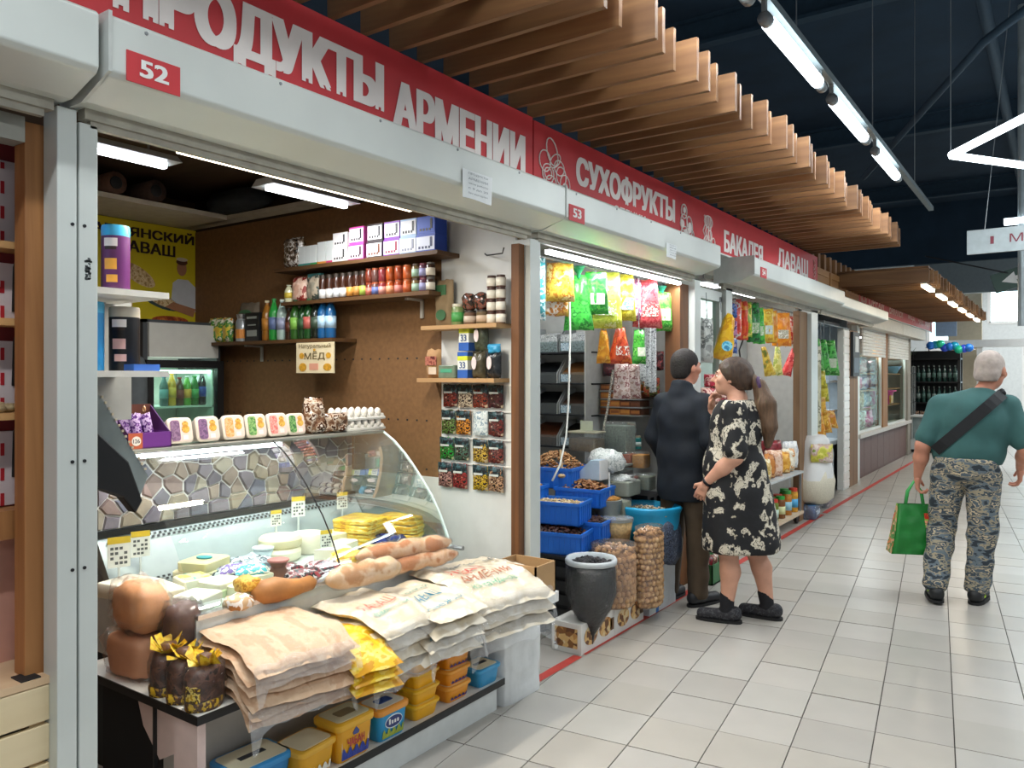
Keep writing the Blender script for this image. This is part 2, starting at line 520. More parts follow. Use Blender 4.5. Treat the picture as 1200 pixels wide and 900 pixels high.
struct(MB().box(-5.28, -2.3, 1.10, 3.45, 2.84, 2.9).make('ceiling_stall', wood('#3a2a1b', '#4f3a26', 0, 6)), 'dark brown boarded ceiling of the stall')
# posts
def post(n, x0, x1, y0, y1, z1, m, lab, z0=0.):
    return struct(MB().box(x0, x1, y0, y1, z0, z1).make('trim_%d' % n, m, bevel=.003), lab)
p = post(5, -2.33, FX, 1.045, 1.098, 2.30, WHITE_METAL, 'left half of the white metal double post')
q = post(6, -2.33, FX, 1.104, 1.156, 2.27, WHITE_METAL, 'right half of the white metal double post with a worn sticker')
for par, y in ((p, 1.085), (q, 1.118)):
    for z in (1.98, 1.32, 1.02):
        MB().lathe([(.005, 0), (.005, .003), (0, .004)], 8).xf(Matrix.Translation((FX, y, z)) @ Matrix.Rotation(R(90), 4, 'Y')).make('screw', BLACK, par)
b = MB()
for k in range(60):
    y = 1.128 + RND.uniform(-.008, .008); z = 1.86 + RND.uniform(-.03, .03); r = RND.uniform(.001, .004)
    b.box(FX, FX + .0006, y - r, y + r, z - r * .8, z + r * .8)
o = b.make('worn_sticker', mat('#5a5f60', .7), q); o['kind'] = 'stuff'
post(7, -2.40, -2.335, 1.000, 1.058, 2.26, OCHRE, 'thick ochre stained timber post of the left stall')
post(8, -2.39, -2.335, 1.060, 1.092, 2.26, OCHRE, 'thin ochre timber batten against the white post')
post(9, -2.335, -2.285, 3.325, 3.376, 2.24, wood('#5f3a1c', '#80522a', 2, 12), 'red brown timber post at the end of the bread stall')
post(10, -2.36, FX, 3.378, 3.475, 2.27, WHITE_METAL, 'white metal post between the two stalls')
post(11, -2.42, -2.30, 5.44, 5.60, 2.24, wood('#5f3a1c', '#80522a', 2, 12), 'brown timber post behind the man in the dark jacket')
post(12, -2.36, FX, 5.60, 5.72, 2.28, WHITE_METAL, 'white metal post beside the glazed side window')
post(13, -2.36, FX, 6.27, 6.42, 2.28, WHITE_METAL, 'white metal post at the start of the third stall')
post(14, -2.36, -2.29, 8.62, 8.93, 2.25, wood('#70533a', '#8a6a4a', 2, 8), 'wide brown timber post of the third stall')
post(15, -2.36, FX, 8.95, 9.22, 2.28, WHITE_METAL, 'white metal post left of the dark doorway')
post(16, -2.55, -2.42, 11.64, 12.2, 2.2, wood('#70533a', '#8a6a4a', 2, 8), 'brown timber post right of the dark doorway')
pb = post(17, -2.50, -2.42, 11.28, 11.62, 2.2, OFFWHITE, 'white tiled edge strip beside the doorway')
for k in range(20):
    MB().box(-2.42, -2.412, 11.29, 11.61, .03 + k * .108, .122 + k * .108).make('tile', mat('#e3ddd6', .3), pb)
# glazed side window between stalls 53 and 54
w = MB()
for y0, y1, z0, z1 in ((5.73, 5.78, .9, 2.2), (6.2, 6.25, .9, 2.2), (5.73, 6.25, 2.16, 2.24), (5.73, 6.25, .86, .92)):
    w.box(-2.34, -2.28, y0, y1, z0, z1)
wo = struct(w.make('window_5', WHITE_METAL), 'narrow white framed side window between two stalls')
MB().box(-2.315, -2.31, 5.78, 6.2, .92, 2.16).make('pane', PANE, wo)
# stall 53 and later: partitions, ceilings
struct(MB().box(-5.28, -2.36, 3.46, 3.475, 0, 2.62).make('wall_side', WALL53))
struct(MB().box(-5.28, -2.42, 5.60, 5.64, 0, 2.62).make('wall_partition', mat('#b9bab6', .7, 0, .06)), 'grey white partition behind the bulk food bins')
struct(MB().box(-5.28, -2.3, 3.475, 9.2, 2.62, 2.68).make('ceiling_shop', mat('#c8c4bb', .8)))
struct(MB().box(-3.1, -3.05, 6.0, 9.2, 0, 2.62).make('wall_panel_grey', mat('#b4bab9', .6, 0, .05)), 'pale grey board wall behind the third stall')
struct(MB().box(-5.28, -2.5, 9.3, 9.36, 0, 2.62).make('wall_shop_left', WALL53))
struct(MB().box(-5.28, -2.55, 12.1, 12.16, 0, 2.62).make('wall_shop_right', mat('#aab4b8', .7)))
struct(MB().box(-5.28, -2.5, 9.3, 19.0, 2.62, 2.68).make('ceiling_far', mat('#8d8f90', .8)))
# low clad wall under the far stall windows
lw = struct(MB().box(-2.62, -2.5, 12.45, 17.3, 0, .62).make('wall_low', mat('#6c5550', .7, 0, .06)), 'brown clad low wall below the far shop windows')
MB().box(-2.75, -2.44, 12.5, 17.35, .62, .68).make('sill', mat('#c8c4be', .5), lw)
for k in range(9):
    MB().box(-2.5, -2.492, 12.50 + k * .532, 13.02 + k * .532, .04, .6).make('panel', mat('#6c5550', .6, 0, .06), lw)
post(18, -2.60, -2.48, 14.5, 14.95, 2.3, wood('#8a5c30', '#a97844', 2, 8), 'timber post between the far shop windows', .68)
post(19, -2.55, -2.47, 12.40, 12.58, 2.3, WHITE_METAL, 'white corner strip of the far shop', .0)
post(20, -2.60, -2.46, 17.0, 17.35, 2.3, mat('#8f8b80', .7), 'grey end post of the far shop')
for n, (y0, y1) in enumerate(((12.6, 14.5), (14.95, 17.0))):
    w = MB()
    for a, c, d, e in ((y0, y0 + .05, .68, 1.9), (y1 - .05, y1, .68, 1.9), (y0, y1, .68, .72)):
        w.box(-2.54, -2.5, a, c, d, e)
    wo = struct(w.make('window_%d' % (6 + n), WHITE_METAL))
    MB().box(-2.525, -2.52, y0 + .05, y1 - .05, .72, 1.9).make('pane', PANE, wo)
# timber boxing above the doorway
tb = struct(MB().box(-2.34, -2.28, 9.02, 11.55, 2.50, 2.80).make('trim_21', wood('#9a6a3c', '#b98550', 1, 6)), 'timber boxing above the dark doorway')
for y0, y1 in ((9.1, 9.8), (9.9, 10.6), (10.7, 11.45)):
    MB().box(-2.28, -2.27, y0, y1, 2.72, 2.79).box(-2.28, -2.27, y0, y0 + .06, 2.5, 2.72).make('batten', wood('#a87545', '#c8945c', 1, 6), tb)
for k in range(9):
    MB().box(-2.34, -2.28, 9.1 + k * .27, 9.19 + k * .27, 2.80, 2.98).make('batten', wood('#7c5330', '#9a6a3c', 2, 6), tb)

# ---------------------------------------------------------------- signs
def sign(name, y0, y1, z0, z1, label, x=-2.2):
    t = thing(name, label, 'sign', (x, y0, z0))
    MB().box(-.03, 0, 0, y1 - y0, 0, z1 - z0).make('panel', RED, t)
    MB().box(-.032, .006, 0, y1 - y0, -.012, 0).make('bottom_rail', WHITE_METAL, t)
    return t
LETTER = mat('#e9e2dd', .5, 0, .03)
def letters(t, body, y0, y1, z0, z1, bold=.03, m=None):
    b = MB().text(body, (.003, y0, z0), Y_, Z_, y1 - y0, z1 - z0, 0, bold)
    return b.make('lettering', m or LETTER, t)
def outline(b, pts, r=.0035):
    b.tube([(.004, y, z) for y, z in pts], r, 5)
def oval(cy, cz, ry, rz, rot=0, n=16, a0=0, a1=360):
    out = []
    for k in range(n + 1):
        a = R(a0 + (a1 - a0) * k / n); u, v = ry * math.cos(a), rz * math.sin(a)
        out.append((cy + u * math.cos(rot) - v * math.sin(rot), cz + u * math.sin(rot) + v * math.cos(rot)))
    return out
t = sign('shop_sign', -.6, 1.02, 2.52, 2.88, 'plain red sign panel above the left stall with timber post')
t = sign('shop_sign', 1.02, 3.325, 2.52, 2.87, 'long red sign with large white lettering above the bread stall')
letters(t, 'ПРОДУКТЫ', .15, 1.235, .045, .27, .075); letters(t, 'АРМЕНИИ', 1.285, 2.235, .04, .235, .075)
t = sign('shop_sign', 3.335, 9.0, 2.525, 2.86, 'red sign for dried fruit, groceries and flatbread with outline drawings')
letters(t, 'СУХОФРУКТЫ', .42, 1.775, .085, .26, .075); letters(t, 'СПЕЦИИ', .87, 1.305, -.005, .06, .04)
letters(t, 'БАКАЛЕЯ', 2.74, 3.73, .02, .195, .075); letters(t, 'ЛАВАШ', 4.18, 5.26, .07, .25, .075)
b = MB()
for q in (oval(.17, .21, .05, .075, .5), oval(.10, .15, .055, .055), oval(.13, .09, .055, .05), oval(.13, .09, .035, .03), oval(.26, .10, .05, .05), oval(.3, .06, .05, .055), oval(.16, .05, .05, .035), oval(.2, .17, .06, .03, .6), oval(.3, .04, .025, .03), oval(.24, .14, .05, .04)): outline(b, q)
b.make('fruit_emblem', LETTER, t)
b = MB()
for q in (oval(1.93, .20, .05, .05), oval(1.93, .12, .06, .06, .4), oval(2.03, .11, .05, .07, .3), oval(1.95, .05, .07, .045), oval(2.06, .05, .05, .04)): outline(b, q, .005)
for cy_, cz_, ry_, rz_ in ((1.94, .21, .025, .022), (1.9, .11, .04, .03), (2.04, .10, .035, .04), (1.97, .05, .05, .03)):
    b.prism(oval(cy_, cz_, ry_, rz_, 0, 12)[:-1], .002, .004, 'x')
b.make('nut_emblem', LETTER, t)
b = MB()
for i in range(4):
    outline(b, [(2.28 + .05 * i, .02), (2.33 + .04 * i, .08), (2.29 + .05 * i, .12), (2.34 + .035 * i, .18), (2.32 + .04 * i, .24)], .006)
for i in range(3): outline(b, oval(2.36 + .07 * i, .05 + .05 * (i % 2), .035, .04), .005)
outline(b, oval(2.4, .2, .08, .045), .005)
b.make('grain_emblem', LETTER, t)
b = MB()
for i in range(6): outline(b, oval(5.52, .05 + .04 * i, .05, .02, .5 * (-1) ** i), .004)
b.make('small_emblem', mat('#dba9a0', .5), t)
t = sign('shop_sign', 11.6, 19.2, 2.50, 2.84, 'faded red sign with pale lettering above the far shop', -2.3)
FADE = mat('#e6c3b4', .6)
letters(t, 'ОРЕХИ', .75, 1.9, .07, .24, .03, FADE); letters(t, 'БАКАЛЕЯ', 2.4, 3.7, .07, .24, .03, FADE)
letters(t, 'МЕД', 4.3, 5.1, .07, .25, .03, FADE); letters(t, 'ЧАЙ', 5.5, 6.2, .07, .25, .03, FADE); letters(t, 'КОФЕ', 6.5, 7.4, .07, .25, .03, FADE)
b = MB(); outline(b, oval(.35, .16, .18, .10), .012); outline(b, oval(.35, .16, .1, .06), .012); b.make('round_emblem', FADE, t)

# ---------------------------------------------------------------- roller shutter boxes
def shutter(y0, y1, label, xf=-2.05, zt=2.515, num=None, ny=None, seam=None):
    t = thing('shutter_box', label, 'shutter box', (xf, y0, 2.28))
    L_ = y1 - y0; d = FX - .05 - xf
    prof = [(d, .235 - 2.515 + zt), (-.012, .235 - 2.515 + zt), (0, .225 - 2.515 + zt), (0, .085), (-.012, .07), (-.14, .03), (d, .03)]
    MB().prism(prof, 0, L_, 'y').make('cover', WHITE_METAL, t, bevel=.004)
    MB().prism([(d - .01, .24 - 2.515 + zt), (.004, .24 - 2.515 + zt), (.004, .08), (-.14, .024), (d - .01, .024)], -.006, .004, 'y').make('end_cap', mat('#c3c7c3', .45, .1), t)
    MB().box(d + .02, d + .06, .03, L_ - .03, .0, .05).box(d + .03, d + .05, .05, L_ - .05, -.02, .0).make('bottom_bar', mat('#a9a496', .5, .3, .15), t)
    for k in range(max(2, int(L_ / .45))):
        MB().lathe([(.006, 0), (.005, .003), (0, .004)], 6).xf(Matrix.Translation((0, .1 + k * .45, .215)) @ Matrix.Rotation(R(90), 4, 'Y')).make('rivet', GREYM, t)
    if num:
        pl = MB().box(0, .004, ny - y0, ny - y0 + .155, .05, .132).xf(Matrix.Translation((0, 0, .02))).make('number_plate', RED, t)
        MB().text(num, (.0055, ny - y0 + .035, .090), Y_, Z_, .085, .048, 0, .07).make('lettering', WHITE, pl)
    return t
shutter(-1.0, 1.062, 'white roller shutter box of the left stall, dented at its corner', -2.06)
t52 = shutter(1.085, 3.40, 'white roller shutter box with red plate 52 over the bread stall', num='52', ny=1.128)
t53 = shutter(3.405, 5.60, 'white roller shutter box with red plate 53 over the bulk food stall', num='53', ny=3.43)
shutter(6.15, 9.3, 'white roller shutter box with small plate 54 over the third stall', -1.98, 2.50, '54', 6.3)
shutter(9.31, 12.4, 'white roller shutter box above the dark doorway', -2.05, 2.48)
for k in range(2):
    y0 = 12.5 + k * 2.85
    tt = thing('shutter_box', ['pale shutter box above the first far shop window', 'pale shutter box above the second far shop window'][k], 'shutter box', (-2.3, y0, 2.28))
    MB().box(-.18, 0, 0, 2.82, 0, .2).make('cover', mat('#cfccc2', .5), tt, bevel=.006)
    cu = thing('roller_shutter', ['half lowered white slatted shutter of the first far window', 'half lowered white slatted shutter of the second far window'][k], 'shutter', (-2.46, 12.72 + k * 2.22, 1.86))
    for i in range(9):
        MB().box(-.012, .012, 0, 1.85 + .2 * k, i * .05, i * .05 + .044).make('slat', mat('#d5d6d0', .5), cu, bevel=.006)
# paper notices on the boxes
for (y0, y1, z0, z1, lab) in ((2.56, 2.77, 2.305, 2.425, 'white paper notice in a clear sleeve taped on the shutter box'), (4.62, 4.78, 2.31, 2.40, 'small curled notice taped under the dried fruit sign')):
    t = thing('paper_notice', lab, 'notice', (-2.048, y0, z0))
    MB().grid(lambda u, v: (.004 + .006 * math.sin(u * 5) * (1 - v), u * (y1 - y0), v * (z1 - z0)), 8, 4).make('sheet', mat('#e8ecec', .4, 0, .05), t, True)
    b = MB()
    for k in range(5): b.text(['ПРОДУКТЫ', 'АРМЕНИИ', 'часы работы', 'с 9 до 20', 'без выходных'][k], (.012, .03, (z1 - z0) * (.82 - .17 * k)), Y_, Z_, (y1 - y0) * .65, .010)
    b.make('lettering', mat('#5c6a70', .6), t)

# ---------------------------------------------------------------- timber slat canopies
can = thing('slat_canopy', 'long canopy of upright timber slats hanging over the red signs', 'canopy', (-2.2, .5, 2.89))
slat_me = []
for k in range(5):
    b = MB(); L_ = .85 + .012 * (k - 2)
    b.box(-.05, L_, -.013, .013, .002 * (k % 3), .185 + .003 * k)
    slat_me.append(b.mesh('slat', SLATW))
n = 0; y = .35
while y < 8.52:
    o = bpy.data.objects.new('slat', slat_me[(n * 3 + n // 4) % 5]); COL.objects.link(o); o.parent = can
    o.location = (RND.uniform(-.012, .012), y, RND.uniform(-.006, .006)); o.rotation_euler = (RND.uniform(-.02, .02), 0, RND.uniform(-.012, .012))
    y += .168; n += 1
for x in (.02, .55):
    MB().box(x, x + .05, .2, 8.6, .19, .24).make('carrier_beam', wood('#5e3f24', '#7a5431', 1, 5), can)
can2 = thing('slat_canopy', 'far timber canopy with a deep fascia board and warm lamps', 'canopy', (-2.3, 10.35, 2.66))
for k in range(44):
    MB().box(.02, 1.05 + .012 * ((k * 7) % 5 - 2), k * .185, k * .185 + .03, .0, .165).make('slat', SLATW, can2)
MB().box(0, 1.02, 0, 8.2, .17, .19).make('board_top', wood('#5e3f24', '#7a5431', 1, 5), can2)

# ---------------------------------------------------------------- hall lamps
TUBE = emit('#e6f6ff', 7.0, 'white lamp tube')
def rail_lamp(y0, y1, label, x, z, power, group=None, grow=True):
    t = thing('ceiling_lamp', label, 'lamp', (x, y0, z), 0, group)
    L_ = y1 - y0
    MB().lathe([(.028, .05), (.038, .065), (.038, L_ - .065), (.028, L_ - .05)], 12).xf(Matrix.Rotation(R(-90), 4, 'X')).make('tube', TUBE, t, True)
    for a in (0, L_):
        MB().lathe([(.025, -.01), (.036, -.004), (.036, .05), (.028, .06)], 12, (0, 0, a)).xf(Matrix.Rotation(R(-90), 4, 'X')).make('end_cap', GREYM, t, True)
        MB().box(-.012, .012, a - .012, a + .012, .03, .09).make('clip', GREYM, t)
    area_light('lamp_light', (0, L_ / 2, -.055), .09, L_ - .1, power, (.93, .98, 1.0), (0, 0, 0), t)
    return t
def light_rail(x, z, y0, y1, label):
    t = thing('light_rail', label, 'rail', (x, y0, z + .09))
    MB().box(-.025, .025, 0, y1 - y0, 0, .045).make('rail', mat('#8f9a9c', .45, .3), t)
    k = 1.0
    while k < y1 - y0:
        MB().tube([(0, k, .045), (0, k, 5.6 - z - .09)], .004, 5).make('wire', GREYM, t); k += 2.2
    return t
P_MAIN = 19
light_rail(-1.24, 3.38, -3.0, 10.25, 'long grey lamp rail hung on wires above the aisle')
for k, (a, c) in enumerate(((-1.7, -.5), (-.2, .95), (1.2, 2.3), (2.6, 3.72), (4.01, 5.14), (5.43, 6.52), (6.89, 7.95))):
    rail_lamp(a, c, 'white tube lamp on the rail, ' + ['behind the viewer near the start', 'behind the viewer, second along', 'above the viewer, third along', 'above the bread stall', 'nearest of the three lit tubes in view', 'middle of the three lit tubes in view', 'last of the three lit tubes, near the rail end'][k], -1.24, 3.38, P_MAIN)
light_rail(1.9, 3.38, -3.0, 11, 'second lamp rail over the other side of the aisle')
for k in range(6):
    a = -1.5 + k * 2.0
    rail_lamp(a, a + 1.15, 'white tube lamp on the second rail, ' + ORD[k] + ' along', 1.9, 3.38, P_MAIN * 1.25)
for k in range(5):  # out-of-view tubes added to brighten the far end
    a = 12.2 + k * 2.6
    rail_lamp(a, a + 1.2, 'white tube lamp over the far aisle, ' + ORD[k] + ' along', -.2 + .12 * k, 3.5 - .06 * k, P_MAIN * (1.2 if k < 2 else 2.4))
for k in range(2):  # unseen panels added to light the far wall
    t = thing('panel_lamp', ['white panel lamp high over the far hall, left one', 'white panel lamp high over the far hall, right one'][k], 'lamp', (-1.6 + 2.6 * k, 23.6, 4.9))
    MB().box(-.6, .6, -.15, .15, 0, .04).make('panel', TUBE, t); MB().box(-.62, .62, -.17, .17, .04, .08).make('housing', GREYM, t)
    for x in (-.5, .5): MB().tube([(x, 0, .08), (x, 0, .7)], .006, 5).make('wire', GREYM, t)
    area_light('lamp_light', (0, 0, -.01), 1.2, .3, 170, (.95, .98, 1), (0, 0, 0), t)
# star shaped lamp of straight light bars
t = thing('star_lamp', 'large star shaped lamp of white light bars on wires', 'lamp', (0, 0, 3.4))
pts = [(-.76, 7.48), (-.22, 6.67), (.75, 6.75), (.62, 5.8), (1.45, 6.4), (2.2, 6.0), (2.0, 6.9), (2.9, 7.4), (1.95, 7.75), (2.1, 8.7), (1.3, 8.15), (.5, 8.75), (.6, 7.95), (-.27, 8.14 - .25)]
pts = [(-.76, 7.48), (.05, 6.30), (.75, 6.9), (1.6, 6.3), (1.7, 7.1), (2.6, 7.5), (1.8, 8.0), (1.7, 8.9), (.9, 8.4), (.1, 8.75)]
for i in range(len(pts)):
    a, c = Vector(pts[i] + (0,)), Vector(pts[(i + 1) % len(pts)] + (0,))
    d = (c - a).normalized()
    br = MB().tube([a + d * .01, c - d * .01], .032, 8).make('light_bar', TUBE, t, True)
    mid = (a + c) / 2
    area_light('lamp_light', (mid.x, mid.y, -.05), (c - a).length * .9, .06, 9, (.93, .98, 1), (0, 0, math.atan2(d.y, d.x)), t)
    MB().tube([(a.x, a.y, .02), (a.x, a.y, 2.2)], .004, 5).make('wire', GREYM, t)
# warm lamps under the far canopy
for k in range(6):
    a = 10.5 + k * 1.35
    t = thing('strip_lamp', 'warm strip lamp below the far canopy, %s from the near end' % ORD[k], 'lamp', (-1.35, a, 2.62))
    MB().box(-.03, .03, 0, .75, 0, .03).make('tube', emit('#ffe9c4', 7, 'warm lamp'), t)
    MB().box(-.035, .035, -.02, .77, .03, .045).make('housing', WHITE, t)
    area_light('lamp_light', (0, .5, -.01), .06, 1.0, 7, (1, .88, .7), (0, 0, 0), t)
# hanging direction boards
t = thing('hanging_sign', 'white hanging board with dark letters beside a grey pole', 'sign', (-.77, 9.0, 2.76), R(-4))
MB().box(0, 1.5, -.02, .02, 0, .235).make('board', mat('#aab4b6', .6), t)
b = MB().text('МОС', (.36, -.022, .085), X_, Z_, .34, .085, 0, .02); b.text('МАРКЕТ', (.78, -.022, .085), X_, Z_, .6, .085, 0, .02); b.box(.2, .23, -.022, -.021, .085, .16)
b.make('lettering', mat('#7d2f3e', .6), t)
for x in (.15, 1.3): MB().tube([(x, 0, .235), (x + .25, 0, 2.8)], .004, 5).make('wire', GREYM, t)
t = thing('exit_sign', 'green exit board with a white arrow tilted on a wire', 'sign', (-.85, 14.6, 2.86), R(8))
b = MB().box(0, 1.5, -.02, .02, 0, .3); b.xf(Matrix.Rotation(R(-17), 4, 'Y')).make('board', mat('#24473a', .5), t)
b = MB().box(.3, .7, -.024, -.021, .12, .18); b.prism([(.12, .15), (.32, .25), (.32, .05)], -.024, -.021, 'y'); b.text('ВЫХОД', (.8, -.023, .07), X_, Z_, .6, .16, 0, .02)
b.xf(Matrix.Rotation(R(-17), 4, 'Y')).make('lettering', WHITE, t)
MB().tube([(0.2, 0, .3), (-1.0, -.3, .62)], .012, 6).make('cable', DARK, t)
t = thing('exit_sign', 'small dark green exit board on the far transom beam', 'sign', (-.72, 21.85, 2.02))
MB().box(0, .75, -.03, .03, 0, .2).make('board', mat('#1f3d33', .5), t)
MB().text('ВЫХОД', (.12, -.032, .05), X_, Z_, .5, .1, 0, .02).make('lettering', WHITE, t)
# the grey pole with lamp heads near the right
t = thing('lamp_pole', 'slim grey hanging pole with small white lamp heads', 'lamp', (-.36, 10.2, 2.2))
MB().tube([(0, 0, -.1), (0, 0, 3.4)], .035, 8).make('pole', mat('#9aa3a5', .4, .3), t)
MB().box(-.16, .7, -.05, .05, 1.02, 1.08).make('lamp_head', TUBE, t)
for k in range(4):
    MB().box(.06 + .03 * k, .22 + .03 * k, .1 + .5 * k, .5 + .5 * k, .55 - .08 * k, .6 - .08 * k).make('lamp_head', TUBE, t)
# red tape on the floor
t = thing('floor_tape', 'worn red tape line on the tiles along the stall fronts', 'tape', (-2.2, 0, 0))
for y0, y1 in ((3.24, 3.78), (3.82, 6.05), (6.1, 9.2), (9.3, 17.6)):
    b = MB()
    n = max(2, int((y1 - y0) * 6))
    b.grid(lambda u, v: ((v - .5) * .055 + .004 * mnoise.noise(Vector((u * 20, v * 3, y0))), y0 + u * (y1 - y0), .0035), n, 1)
    b.make('tape_piece', mat('#b3392f', .6, 0, .18, 9), t)

# ================================================================ left stall (mostly outside the frame)
LW = wood('#b98a55', '#cfa26a', 1, 8)
struct(MB().box(-2.53, -2.51, -1, 1.098, 1.12, 2.3).make('wall_side_back', mat('#8a2f33', .7, 0, .1)), 'red backing of the left stall shelves')
struct(MB().box(-2.53, -2.51, -1, 1.098, 0, 1.12).make('wall_pink', mat('#d9a08c', .7, 0, .06)), 'pink wall below the left stall shelves')
struct(MB().box(-2.51, -2.42, -1, 1.098, 1.10, 1.18).make('trim_22', OCHRE), 'ochre timber rail under the ornament panels')
struct(MB().box(-2.40, -2.33, -1.0, .998, 2.2, 2.27).make('trim_23', mat('#a9a79c', .5, .3, .1)), 'metal guide bar above the left stall opening')
for k, z in enumerate((1.435, 1.70, 1.915)):
    t = thing('wall_shelf', 'narrow pine shelf of the left stall, %s' % ['lowest, with shells on it', 'middle one of three', 'topmost of three'][k], 'shelf', (-2.51, .28, z), 0, None)
    MB().box(0, .10, 0, .79, 0, .02).make('board', LW, t)
    MB().tube([(.09, .765, -.008), (.04, .765, -.012), (.02, .765, -.04), (.012, .765, -.17)], .011, 6).make('bracket', BLACK, t, True)
for k, (z0, z1) in enumerate(((1.185, 1.40), (1.46, 1.66), (1.725, 1.885), (1.94, 2.18))):
    t = thing('ornament_panel', 'white board with a stepped red folk pattern, %s' % ['below the lowest shelf', 'between lowest and middle shelf', 'between middle and top shelf', 'above the top shelf'][k], 'panel', (-2.505, .41, z0))
    h = z1 - z0
    MB().rbox(-.004, .006, 0, .66, 0, h, .003).make('board', mat('#d9c9c9', .5, 0, .05), t)
    b = MB(); st = .018
    n = int(h / st)
    for i in range(n):
        q = abs(i - n / 2) / (n / 2)
        w = .05 + st * int((1 - q) * 7)
        for c in (.42, .08):
            b.box(.006, .0075, c - w, c + w, i * st, (i + 1) * st)
        if i % 4 < 2: b.box(.006, .0075, .595, .605, i * st, (i + 1) * st)
    b.make('pattern', mat('#b4212a', .5, 0, .1), t)
for k in range(7):
    t = MB().blob((0, 0, .012), (.022, .018, .014), 1, 1, 10, 6, .3, 8, k).make('seashell', mat('#a8926c', .7, 0, .3, 60), None, True, (-2.48 + .022 * (k % 3), .94 + .018 * k, 1.456 + .004 * (k % 2)))
    tag(t, 'small brown shell on the lowest pine shelf, %s towards the timber post' % ORD[k], 'shell', 'shells on the lowest pine shelf')
# pale slatted crate at the lower left
t = thing('wooden_crate', 'pale slatted pine crate below the left timber post', 'crate', (-2.31, .31, .285))
for k in range(4):
    MB().box(.0, .018, 0, .735, .0 + k * .108, .098 + k * .108).make('slat', wood('#d9c298', '#e8d6b0', 1, 5), t, bevel=.003)
MB().box(-.20, .018, .0, .735, .425, .445).make('top_board', wood('#d9b48c', '#e5c6a0', 1, 5), t)
MB().box(-.02, .0, .69, .73, 0, .42).make('corner_post', wood('#c9a878', '#d9bd90', 2, 5), t)
MB().box(-.05, .012, .665, .715, .445, .449).make('hinge', DARK, t)
MB().box(-.2, .0, .02, .7, -.01, .0).make('base_board', LW, t)
t = thing('wire_basket', 'dark wire rack with shells behind the pale crate', 'basket', (-2.46, .93, .60))
b = MB(); b.tube([(0, .12, .5), (.03, .16, .3), (.04, .17, .1), (.02, .1, .0), (0, -.1, 0)], .006, 6)
b.tube([(-.05, .12, .5), (-.02, .16, .3), (-.01, .17, .1), (-.05, .1, .0)], .004, 6)
b.make('wire', BLACK, t, True)
MB().blob((0, .02, .03), (.06, .07, .045), 1, 1, 12, 8, .3, 8, 3).make('shell_heap', mat('#8c7a4e', .7, 0, .3, 40), t, True)
t = MB().box(-.16, .02, -.5, .2, 0, .02).make('ledge', mat('#7b7672', .7), None, False, (-2.36, .85, .56)); tag(t, 'grey ledge carrying the wire rack', 'ledge')

# ================================================================ bread stall: back of the shop
# stall lamps
def stall_tube(x, y0, y1, z, label, power, col='#ffffff', housing=True, warm=(1, 1, 1)):
    t = thing('stall_lamp', label, 'lamp', (x, y0, z))
    L_ = y1 - y0
    MB().box(-.015, .015, 0, L_, 0, .022).make('tube', emit(col, 11, 'stall lamp'), t)
    if housing:
        for a in (.08, L_ - .08): MB().tube([(0, a, .05), (0, a, 2.84 - z)], .005, 6).make('rod', GREYM, t)
        MB().prism([(-.09, .02), (.09, .02), (.05, .055), (-.05, .055)], -.03, L_ + .03, 'y').make('housing', mat('#c9cfd0', .4, .3), t)
    area_light('lamp_light', (0, L_ / 2, -.012), .05, L_, power, warm, (0, 0, 0), t)
    return t
stall_tube(-3.34, 1.35, 2.02, 2.50, 'short white tube lamp under the dark ceiling, left one', 15, '#f2f8ff')
stall_tube(-3.30, 2.55, 3.08, 2.50, 'short white tube lamp under the dark ceiling, right one', 14, '#f2f8ff')
t = stall_tube(-2.40, 1.50, 2.64, 2.30, 'long warm light strip just behind the shutter of the bread stall', 30, '#fff0cf', False, (1, .93, .8))
MB().box(-.03, .12, -.02, 1.16, .022, .03).make('profile', mat('#a08a5a', .5), t)
# loft ledge and rolls above the poster
t = thing('loft_shelf', 'white edged loft shelf over the yellow poster', 'shelf', (-5.27, 1.14, 2.635))
MB().box(0, .55, 0, 2.2, 0, .03).make('board', mat('#cfc9b8', .6), t)
MB().box(.0, 2.4, 2.17, 2.27, .0, .03).make('side_board', mat('#bdb6a4', .6), t)
for k in range(6):
    b = MB().tube([(.1, 0, 0), (.52, 0, 0)], .07, 14)
    b.tube([(.521, 0, 0), (.524, 0, 0)], [.04, .035], 12, 1)
    o = b.make('blanket_roll', [mat(['#5d4236', '#6a4e40', '#4d3a33'][k % 3], .9, 0, .2, 30), DARK], None, True, (-5.25, 1.5 + k * .26, 2.738)); tag(o, 'brown rolled blanket on the loft shelf, %s from the left' % ORD[k], 'blanket')
o = MB().blob((0, 0, .07), (.3, .12, .075), .8, .8, 16, 8, .3, 6, 5).make('folded_cloth', mat('#23282c', .9, 0, .3), None, True, (-4.55, 3.28, 2.667)); tag(o, 'dark bundled cloth on the right end of the loft', 'cloth')
o = MB().box(-.1, .1, -.14, .14, 0, .42).make('timber_block', mat('#7a4a20', .7, 0, .2), None, False, (-4.9, 2.02, 2.12)); tag(o, 'orange brown timber block behind the top can shelf', 'timber')
o['kind'] = 'structure'; del o['category']; o.name = 'trim_24'
